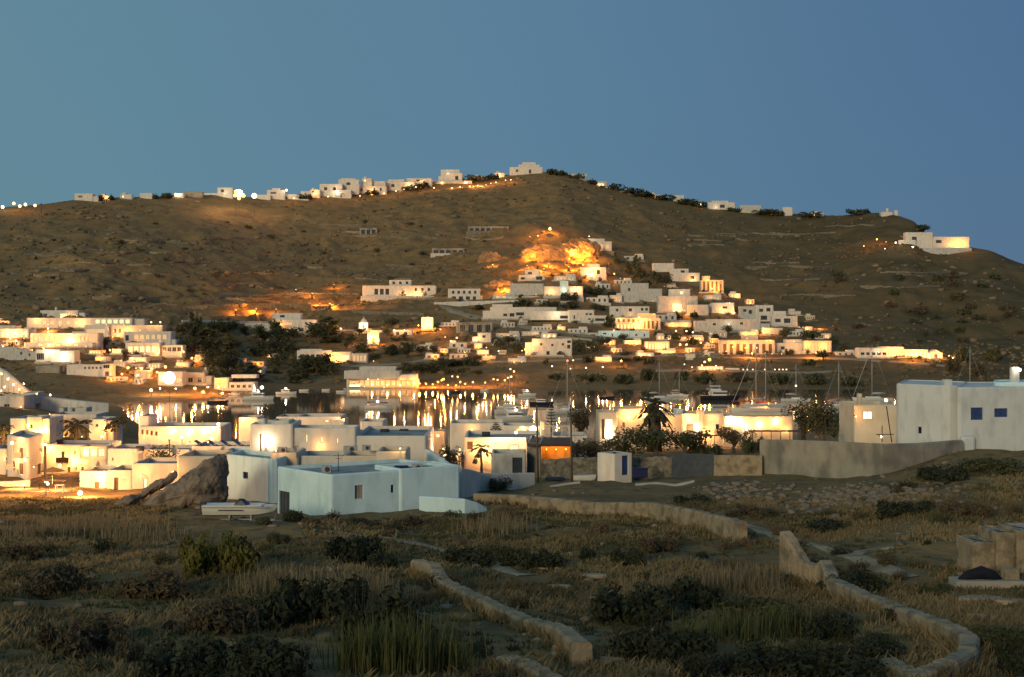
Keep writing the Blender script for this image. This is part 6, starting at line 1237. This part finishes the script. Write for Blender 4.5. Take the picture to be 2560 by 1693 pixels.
# dry-stone terrace walls across the hill
for i, (x0, x1, y) in enumerate([(150, 290, 677), (330, 430, 690), (60, 170, 640), (520, 640, 600), (430, 560, 660), (230, 420, 745), (540, 760, 742), (480, 700, 756), (700, 900, 735), (300, 520, 770), (560, 860, 770), (1130, 1260, 598), (700, 860, 590), (1900, 2050, 700), (1950, 2140, 740), (1880, 2000, 660), (2150, 2350, 720), (2200, 2400, 690)] + [(x_, x_ + rng.uniform(80, 240), rng.uniform(560, 775)) for x_ in [rng.uniform(-40, 1000) if k_ % 3 else rng.uniform(1700, 2350) for k_ in range(30)]]):
    pts = []
    for k in range(5):
        x = x0 + (x1 - x0) * k / 4; yy = y + rng.uniform(-3, 3); D = hit(x, yy, 450); pts.append((x, YH + (H - gz(PX(x, D), D) - .7) * F / D, D))
    garden_wall('terrace_wall', 'low dry-stone terrace wall crossing the bare hillside', pts, .8, STONEP if i % 2 and x0 < 1300 else STONE, 1.5, group='dry-stone walls across the bare hill', jit=.3, sub=8, seed=i)

STRAWL = nmat('straw_scrub', (.28, .20, .105), (.17, .125, .066), .9, .9, trans=.4)
# ---- palms
def palm(x, y, ycrown, rad, label, D, trunk_r=.25, fronds=26, skirt=False, droop=.55, trunkm=BARK):
    X = PX(x, D); z0 = PZ(y, D); zc = PZ(ycrown, D); root = thing('palm_tree', (X, D, z0), label, 'palm tree'); h = zc - z0
    tubem('trunk', [(0, 0, -1.0), (.05, 0, h * .4), (-.05, .05, h * .8), (0, 0, h)], [trunk_r * 1.25, trunk_r, trunk_r * .95, trunk_r * .8], trunkm, root, seg=10)
    R = rad * D / F; r = random.Random(int(x))
    for k in range(fronds):
        a = k * 2.399 + r.random() * .3; el = r.uniform(-.35, 1.25) if not skirt else r.uniform(-1.2, 1.2); L = R * r.uniform(.85, 1.15); vs, fs = [], []; pts = []
        for s in range(8):
            t = s / 7; out = L * t * math.cos(el * (1 - t * .3)); up = L * t * math.sin(el) - droop * L * t * t
            pts.append(Vector((out * math.cos(a), out * math.sin(a), h + up)))
        side = Vector((-math.sin(a), math.cos(a), 0))
        for s in range(8):
            t = s / 7; w = R * .17 * math.sin(math.pi * min(1, t * .9 + .1)) + .02
            vs.append(tuple(pts[s])); 
            for sg in (-1, 1):
                tip = pts[s] + side * sg * w + (pts[min(7, s + 1)] - pts[max(0, s - 1)]) * .5 - Vector((0, 0, w * .55)); vs.append(tuple(tip))
        for s in range(7):
            b = s * 3; fs.append((b, b + 3, b + 1)); fs.append((b, b + 2, b + 3)); fs.append((b + 3, b + 4 - 0, b + 1)) if s % 2 else None; fs.append((b + 3, b + 2, b + 5)) if s % 2 else None
        mesh_obj('frond', vs, fs, PALML, root)
    return root
palm(190, 1108, 1062, 46, 'feathery palm standing by the lit pink house on the left', 238, .4)
palm(292, 1100, 1052, 36, 'slimmer palm between the slim cream house and the yellow house', 240, .2)
palm(1636, 1112, 1012, 50, 'big dark palm with thick trunk in front of the lit villa', 214, 1.0, 34, True, .5)
palm(1203, 1185, 1122, 34, 'small drooping palm in front of the pink-lit house', 160, .14, 16, False, .7)
palm(8, 1105, 1070, 30, 'palm cut by the left edge of the picture', 236, .3, 18)
# agave
ag = thing('agave', P(2085, 1098, 168), 'dark spiky agave at the end of the concrete wall', 'agave'); r = random.Random(3)
for k in range(22):
    a = r.uniform(0, 6.28); e = r.uniform(.25, 1.3); L = r.uniform(1.2, 1.9); c, s = math.cos(a), math.sin(a); vs = [(-s * .09, c * .09, .2), (s * .09, -c * .09, .2), (c * L * math.cos(e), s * L * math.cos(e), .2 + L * math.sin(e)), (c * L * .5 * math.cos(e), s * L * .5 * math.cos(e), .12 + L * .5 * math.sin(e))]
    mesh_obj('leaf', vs, [(0, 3, 2), (3, 1, 2), (0, 1, 3)], LEAFD, ag)
# conifers with tiers (araucaria)
def araucaria(x, y, ytop, wpx, D, label, m=LEAFD):
    h = (y - ytop) * D / F; w = wpx * D / F / 2; root = thing('araucaria_tree', P(x, y, D), label, 'tree'); tubem('trunk', [(0, 0, -.5), (0, 0, h)], [.12, .03], BARK, root)
    r = random.Random(int(x)); vs, fs = [], []
    for t in range(7):
        z = h * (.2 + .12 * t); L = w * (1.05 - t * .13)
        for k in range(7):
            a = k * .9 + t * .4; tube(vs, fs, [(0, 0, z), (L * .6 * math.cos(a), L * .6 * math.sin(a), z + L * .02), (L * math.cos(a), L * math.sin(a), z + L * .18)], [.06, .10, .03], 4)
    mesh_obj('crown', vs, fs, m, root)
araucaria(245, 1186, 1153, 22, 196, 'small tiered conifer against the balcony house wall')
araucaria(1240, 1092, 1055, 44, 205, 'pale tiered conifer in front of the white yachts', LEAFO)
araucaria(1378, 1075, 1012, 36, 240, 'dim tiered conifer left of the utility poles')
NT_ = 1500
for x, y, w, h, D, k, lab, m in [
    (420, 1158, 120, 80, 190, 'round', 'flat-topped dark tree on the left roofs behind the tan block', LEAFO),
    (580, 1108, 84, 56, 222, 'round', 'dark round tree right of the floodlit yellow house', LEAFD),
    (1022, 1100, 70, 48, 205, 'round', 'dark shrub rising behind the long dark roof', LEAFD), (1085, 1075, 50, 26, 205, 'bush', 'small dark bush at the right end of the long dark roof', LEAFD),
    (1128, 1170, 64, 86, 172, 'round', 'dark tree by the lit planted doorway', LEAFD), (1110, 1095, 44, 34, 186, 'round', 'dark shrub above the lit planted doorway', LEAFO),
    (1180, 1198, 70, 38, 150, 'bush', 'dark bush at the foot of the small drooping palm', LEAFD), (1240, 1198, 80, 34, 151, 'bush', 'dark bush in front of the grey annex', LEAFD),
    (1480, 1142, 110, 62, 196, 'round', 'leafy shrub at the left end of the villa garden', LEAFB), (1560, 1142, 130, 84, 200, 'round', 'large leafy shrub left of the big palm', LEAFO), (1640, 1145, 130, 84, 196, 'round', 'large leafy shrub under the big palm', LEAFO), (1710, 1142, 110, 70, 198, 'round', 'leafy shrub right of the big palm', LEAFD),
    (1770, 1142, 110, 46, 198, 'bush', 'dark low shrub in front of the villa awning', LEAFD), (1836, 1140, 76, 62, 205, 'round', 'round reddish tree before the villa right half', LEAFB), (1890, 1138, 70, 40, 200, 'bush', 'dark low shrub beside the concrete wall end', LEAFD), (1420, 1140, 100, 40, 190, 'bush', 'brown scrubby shrub right of the utility poles', LEAFB),
    (2010, 1100, 100, 96, 236, 'round', 'big dark tree right of the lit villa', LEAFD), (2060, 1100, 110, 104, 230, 'round', 'big dark tree left of the orange lamp', LEAFD), (2110, 1100, 80, 70, 222, 'round', 'dark tree behind the small cream house', LEAFD), (1450, 1090, 70, 90, 250, 'round', 'dim brown tree left of the lit villa', LEAFB), (2420, 985, 50, 46, 175, 'round', 'dark tree top behind the right-hand roof', LEAFD), (1890, 1095, 40, 22, 212, 'bush', 'dark potted bush under the veranda', LEAFD),
    (4, 1180, 60, 50, 215, 'round', 'olive tree at the left edge behind the lane', LEAFO)]:
    tree('garden_tree' if k == 'round' else 'garden_bush', x, y, w * 1.35, h * 1.15, lab, k, m, D=D, nleaf=NT_)

# ---------------------------------------------------------------- foreground: walls, path, ruin, shrubs
TRACK = nmat('trodden_earth', (.44, .33, .19), (.34, .255, .145), .7, .95, .04, 2, c3=(.17, .13, .07), s3=.5)
for pts_, w_ in PATHS: ribbon('dirt_path', [(x, min(y, 1688)) for x, y in pts_], w_ * 1.7, TRACK, .05)
def fg_wall(label, pts, thick, m, hgt, seed, sub=16, jit=.08):
    """wall standing on the ground at photo pixels (x, y of its foot, height in metres)"""
    out = []
    for q in pts:
        x, y = q[0], q[1]; hh = q[2] if len(q) > 2 else hgt; D = q[3] if len(q) > 3 else hit(x, y); z = gz(PX(x, D), D) + hh; out.append((x, YH + (H - z) * F / D, D))
    return garden_wall('field_wall', label, out, thick, m, hgt + .6, jit=jit, sub=sub, seed=seed)
fg_wall('long low plastered field wall stepping down to a square end', [(1190, 1262, .9), (1330, 1275, 1.1), (1480, 1290, 1.2), (1640, 1300, 1.35), (1750, 1325, 1.4), (1856, 1358, 1.5)], .75, STONEP, 1.1, 1)
fg_wall('low plastered field wall with a raised left end in the centre foreground', [(1045, 1440, .75), (1085, 1462, 1.0), (1110, 1480, .55), (1200, 1525, .5), (1310, 1575, .55), (1410, 1620, .75), (1455, 1670, .9)], .75, STONEP, .6, 2)
fg_wall('short stub of field wall cut by the bottom edge', [(1262, 1680, .5), (1330, 1712, .5), (1420, 1760, .5)], .75, STONEP, .5, 3)
fg_wall('tall sloping field wall that runs down and loops back at lower right', [(1964, 1446, 2.7), (1985, 1458, 2.2), (2015, 1468, 1.3), (2045, 1470, 1.2), (2065, 1474, 1.5), (2085, 1488, .75), (2180, 1525, .6), (2300, 1575, .65), (2385, 1612, .75), (2425, 1640, .8), (2420, 1675, .7), (2370, 1700, .6), (2290, 1716, .5), (2220, 1690, .5)], .75, STONEP, .6, 4, sub=12)
ru = thing('ruined_hut', P(2510, 1430, hit(2500, 1430)), 'ruined plastered hut with a stepped wall at the right edge', 'hut'); rd = hit(2500, 1430)
block(ru, rect(2432, 2492, rd, 3), PZ(1425, rd) - 1, PZ(1356, rd), STONEP, r=.1, par=.1); block(ru, rect(2490, 2540, rd - .3, 3), PZ(1425, rd) - 1, PZ(1330, rd), STONEP, [(2524, 2530, 1352, 1376, 'd')], r=.1, par=.1); block(ru, rect(2542, 2620, rd - .6, 3), PZ(1425, rd) - 1, PZ(1322, rd), STONEP, r=.1, par=.1)
cv = thing('shadow_mound', P(2460, 1452, rd - 4), 'pale slab with a dark mound added as its shadow, before the ruined hut', 'heap'); boxm('slab', -1.6, 1.9, -.6, .8, -.4, .08, nmat('pale_concrete', (.42, .38, .29)), cv, bev=.03)
vs, fs = [], []; tube(vs, fs, [(-1.3, 0, .05), (-.9, 0, .25), (-.1, .1, .42), (.5, 0, .25), (.9, 0, .05)], [.1, .25, .34, .28, .08], 10); mesh_obj('cover', vs, fs, nmat('shadow_black', (.014, .014, .022), (.01, .01, .015), 2, .8), cv, smooth=True)  # near-black mound put where the slab has only a shadow
boxm('block', 1.0, 1.75, -.3, .4, .08, .62, STONEP, cv, bev=.05)
for i, (x, y, w) in enumerate([(1480, 1452, 70), (1470, 1500, 90), (1500, 1662, 110), (1370, 1425, 60), (1395, 1470, 60), (2450, 1500, 120), (2530, 1512, 80), (2440, 1545, 50)]):
    D = hit(x, y); g = gz(PX(x, D), D); ww = w * D / F / 2; r = random.Random(i)
    n = 10; vs = []; 
    for zz, k in ((-.2, 1.05), (.10, 1.0), (.15, .9)):
        for a in range(n): q = k * (1 + .25 * (random.Random(i * 31 + a).random() - .5)); vs.append((ww * q * math.cos(a * 6.283 / n), ww * .45 * q * math.sin(a * 6.283 / n), zz))
    fs = [(l * n + a, l * n + (a + 1) % n, (l + 1) * n + (a + 1) % n, (l + 1) * n + a) for l in (0, 1) for a in range(n)] + [tuple(2 * n + a for a in range(n))]
    tag(mesh_obj('flat_stone', vs, fs, ROAD, None, (PX(x, D), D, g)), ['flat pale stone step below the right shrubs, uppermost', 'wide flat pale stone step under the uppermost one', 'flat pale stone at the bottom centre of the field', 'flat pale stone by the green shrubs in the centre', 'second flat pale stone by the green shrubs', 'wide flat pale stone below the ruined hut', 'flat pale stone at the right edge below the hut', 'small pale stone near the loop of the right wall'][i], 'stone', 'flat stones in the foreground')
for x, y, w, h, k, lab, m in [
    (540, 1440, 190, 110, 'bush', 'yellow-green broom bush below the boat trailer', LEAFY), (600, 1420, 120, 80, 'bush', 'dark right half of the broom bush below the trailer', LEAFK), (470, 1395, 90, 60, 'bush', 'brown shrub left of the yellow-green broom', LEAFB),
    (880, 1410, 150, 70, 'bush', 'dark low shrub below the blue house', LEAFK), (960, 1425, 120, 50, 'bush', 'dark shrub right of the one below the blue house', LEAFK), (1180, 1415, 140, 44, 'bush', 'dark flat shrub above the centre wall', LEAFK), (1330, 1420, 150, 50, 'bush', 'dark green shrub above the stone steps', LEAFK), (1250, 1395, 110, 44, 'bush', 'green shrub in front of the long field wall', LEAFO), (1560, 1415, 120, 50, 'bush', 'dark shrub by the end of the long field wall', LEAFK), (1640, 1380, 120, 40, 'bush', 'brown shrub at the foot of the long field wall', LEAFB),
    (700, 1360, 90, 36, 'bush', 'olive shrub right of the broom', LEAFO), (780, 1312, 60, 18, 'bush', 'dry shrub at the corner of the blue house', LEAFB), (900, 1318, 120, 24, 'bush', 'brown dry shrub before the barred window', LEAFB), (1010, 1312, 100, 26, 'bush', 'brown dry shrub below the small slit window', LEAFB), (660, 1312, 80, 26, 'bush', 'olive shrub behind the boat trailer', LEAFO), (730, 1304, 60, 30, 'bush', 'dark shrub at the grey gate of the blue house', LEAFK),
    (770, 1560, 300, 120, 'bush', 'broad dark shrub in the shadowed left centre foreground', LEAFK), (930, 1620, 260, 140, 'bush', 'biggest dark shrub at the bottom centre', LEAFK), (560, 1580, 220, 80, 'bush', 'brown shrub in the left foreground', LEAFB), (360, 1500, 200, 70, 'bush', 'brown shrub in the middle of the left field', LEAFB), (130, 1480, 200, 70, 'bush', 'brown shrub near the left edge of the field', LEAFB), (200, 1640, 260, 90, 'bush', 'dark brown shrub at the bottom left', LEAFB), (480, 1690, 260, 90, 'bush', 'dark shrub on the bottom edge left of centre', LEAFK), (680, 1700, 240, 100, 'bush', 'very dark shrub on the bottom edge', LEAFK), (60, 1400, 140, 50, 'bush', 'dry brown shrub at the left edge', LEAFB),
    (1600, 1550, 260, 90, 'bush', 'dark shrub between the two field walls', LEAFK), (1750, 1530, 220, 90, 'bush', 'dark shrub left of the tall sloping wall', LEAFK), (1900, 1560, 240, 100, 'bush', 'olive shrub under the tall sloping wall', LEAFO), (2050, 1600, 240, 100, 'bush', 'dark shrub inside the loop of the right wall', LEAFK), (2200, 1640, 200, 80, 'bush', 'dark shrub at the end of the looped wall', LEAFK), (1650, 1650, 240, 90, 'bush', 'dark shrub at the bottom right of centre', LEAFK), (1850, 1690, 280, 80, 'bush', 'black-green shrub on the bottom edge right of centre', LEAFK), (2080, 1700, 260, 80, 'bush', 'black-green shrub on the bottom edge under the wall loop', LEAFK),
    (2150, 1480, 160, 50, 'bush', 'dark shrub beyond the right wall', LEAFK), (2330, 1490, 140, 60, 'bush', 'green shrub left of the shadow mound', LEAFO), (2260, 1560, 140, 50, 'bush', 'dark shrub behind the looped wall', LEAFK), (2480, 1620, 200, 100, 'bush', 'green shrub at the lower right edge', LEAFO), (2540, 1680, 160, 90, 'bush', 'dark green shrub in the bottom right corner', LEAFK), (2250, 1290, 180, 40, 'bush', 'dark green shrub on the slope right of the rubble', LEAFK), (2350, 1200, 200, 40, 'bush', 'dark green shrub on the bank under the right-hand house', LEAFK), (2480, 1180, 160, 36, 'bush', 'olive shrub at the right edge under the house', LEAFO), (2420, 1290, 120, 36, 'bush', 'low shrub on the bank above the ruined hut', LEAFB), (1720, 1260, 120, 30, 'bush', 'low dark shrub by the left rubble', LEAFK), (1900, 1290, 120, 26, 'bush', 'low dark shrub under the concrete wall', LEAFB), (2060, 1330, 140, 34, 'bush', 'low dark shrub above the dirt path', LEAFK)]:
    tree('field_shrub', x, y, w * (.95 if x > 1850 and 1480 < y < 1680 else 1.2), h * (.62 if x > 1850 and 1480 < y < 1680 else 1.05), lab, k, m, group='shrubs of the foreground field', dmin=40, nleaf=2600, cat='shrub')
for i in range(150):
    d_ = math.sqrt(rng.uniform(44 ** 2, 122 ** 2)); x = rng.uniform(-20, 2580)
    if 440 < x < 760 and d_ > 95: continue
    y = float(YH + (H - gz(PX(x, d_), d_)) * F / d_); w = rng.uniform(.7, 2.4) * F / d_
    mt_ = rng.choice([LEAFB, LEAFB, LEAFO, LEAFK, STRAWL]); sec = 'left' if x < 850 else ('right' if x > 1700 else 'middle'); dep = 'front' if d_ < 75 else 'back'
    tree('scrub_mound', x, y, w, w * rng.uniform(.28, .5), 'low %s scrub mound in the %s %s of the field' % ({LEAFB: 'brown', LEAFO: 'olive', LEAFK: 'dark', STRAWL: 'straw-coloured'}[mt_], dep, sec), 'bush', mt_, D=d_, group='scrub mounds of the foreground field', nleaf=900, cat='shrub')
def reeds(x, y, w, h, label, seed, n=260, m=REED):
    D = hit(x, min(y, 1685)); X = PX(x, D); g = gz(X, D); r = np.random.default_rng(seed); W = w * D / F / 2; Hh = h * D / F
    bx = r.normal(0, W * .5, n); by = r.normal(0, W * .4, n); hh = Hh * (.45 + .6 * r.random(n)); a = r.random(n) * 6.28; ln = hh * r.random(n) * .45
    dx, dy = np.cos(a), np.sin(a); wd = .022; v = []
    for t, k in ((0, 1), (.4, 1), (.75, .7), (1, .1)):
        cx_ = bx + dx * ln * t * t; cy_ = by + dy * ln * t * t; cz_ = hh * (t - .15 * t * t * (ln / hh) * 3) - .1
        v.append(np.stack([cx_ - dy * wd * k, cy_ + dx * wd * k, cz_], 1)); v.append(np.stack([cx_ + dy * wd * k, cy_ - dx * wd * k, cz_], 1))
    v = np.stack(v, 1).reshape(-1, 3); b = np.arange(n)[:, None] * 8; f = np.concatenate([b + np.array([[2 * s, 2 * s + 1, 2 * s + 3, 2 * s + 2]]) for s in range(3)], 0)
    tag(mesh_obj('reed_clump' if m is REED else 'dry_grass_tuft', v, f, m, None, (X, D, g)), label, 'reeds' if m is REED else 'grass', 'reed clumps of the foreground' if m is REED else 'dry grass tufts', None if m is REED else 'stuff')
reeds(900, 1685, 130, 140, 'yellow-green reed clump left of the tall one at bottom centre', 1); reeds(1000, 1690, 170, 170, 'tall yellow-green reed clump at the bottom centre', 2, 420); reeds(1110, 1690, 130, 130, 'green reed clump right of the tall one at bottom centre', 3)
reeds(1830, 1600, 190, 90, 'yellow-green reeds in front of the tall sloping wall', 4, 360); reeds(1960, 1590, 160, 90, 'yellow-green reeds at the foot of the sloping wall', 5, 300); reeds(1700, 1620, 120, 70, 'short green reeds left of the sloping wall', 6, 200)
STRAW = nmat('pale_straw', (.42, .32, .17), (.27, .205, .11), 1.0, .95, trans=.5)
reeds(1650, 1500, 220, 76, 'pale dry grass tuft between the field walls', 7, 420, STRAW); reeds(1850, 1470, 200, 80, 'pale dry grass tuft left of the tall sloping wall', 8, 420, STRAW); reeds(880, 1500, 240, 90, 'pale dry grass tuft in the left centre', 9, 460, STRAW); reeds(700, 1480, 200, 80, 'pale dry grass tuft right of the broom', 10, 360, STRAW); reeds(1240, 1330, 200, 60, 'pale dry grass before the long field wall', 11, 300, STRAW); reeds(200, 1330, 300, 60, 'pale dry grass in the lamplit left field', 12, 420, STRAW); reeds(350, 1350, 240, 60, 'pale dry grass below the big boulder', 13, 360, STRAW); reeds(80, 1350, 240, 60, 'pale dry grass at the left edge of the lamplit field', 14, 360, STRAW)

# stones fallen from the field walls
WST = []
for o in COL.objects:
    if o.name.startswith('field_wall'):
        vs_ = [o.location + v.co for v in o.data.vertices]
        for k in range(0, len(vs_) - 5, 6): WST.append((vs_[k + 2] + vs_[k + 3]) / 2)
def wall_stones(n, r):
    k = r.integers(0, len(WST), n); X = np.array([WST[i].x for i in k]) + r.normal(0, .35, n); Y = np.array([WST[i].y for i in k]) + r.normal(0, .35, n)
    return CX + F * X / Y, Y
blob_stuff('wall_rubble', 500, wall_stones, lambda n, r: .06 + r.random(n) ** 2 * .2, STONEP, 'loose stones lying along the foot of the field walls', 'stones', .7, 15)

grass_stuff('wall_foot_grass', 1500, wall_stones, lambda n, r: .3 + r.random(n) * .4, GRASS, 'dry grass growing against the foot of the field walls', 10, 21, .022, .9)

# ---------------------------------------------------------------- labels: tell look-alikes apart by their place
ORD = ['first', 'second', 'third', 'fourth', 'fifth', 'sixth', 'seventh', 'eighth', 'ninth', 'tenth', 'eleventh', 'twelfth', 'thirteenth', 'fourteenth', 'fifteenth', 'sixteenth', 'seventeenth', 'eighteenth', 'nineteenth', 'twentieth']
same = {}
for o in COL.objects:
    if o.parent is None and o.get('label') and o.get('kind') is None: same.setdefault(o['label'], []).append(o)
def row_of(o): return YH + (H - o.location.z) * F / max(o.location.y, 1)
for lab, os_ in same.items():
    if len(os_) < 2: continue
    n = len(os_); nr_ = 1 if n <= 20 else (2 if n <= 36 else (3 if n <= 56 else 4))
    os_.sort(key=row_of); k = math.ceil(n / nr_)
    for i in range(nr_):
        grp = sorted(os_[i * k:(i + 1) * k], key=lambda o: o.location.x / o.location.y)
        nm = {1: [''], 2: ['upper row, ', 'lower row, '], 3: ['upper row, ', 'middle row, ', 'lowest row, '], 4: ['top row, ', 'second row, ', 'third row, ', 'lowest row, ']}[nr_][i]
        for q, o in enumerate(grp):
            w = lab.split(); tail = (nm + (ORD[q] if q < 20 else 'number %d' % (q + 1)) + ' from left').split(); o['label'] = ' '.join(w[:16 - len(tail)]) + ', ' + ' '.join(tail)
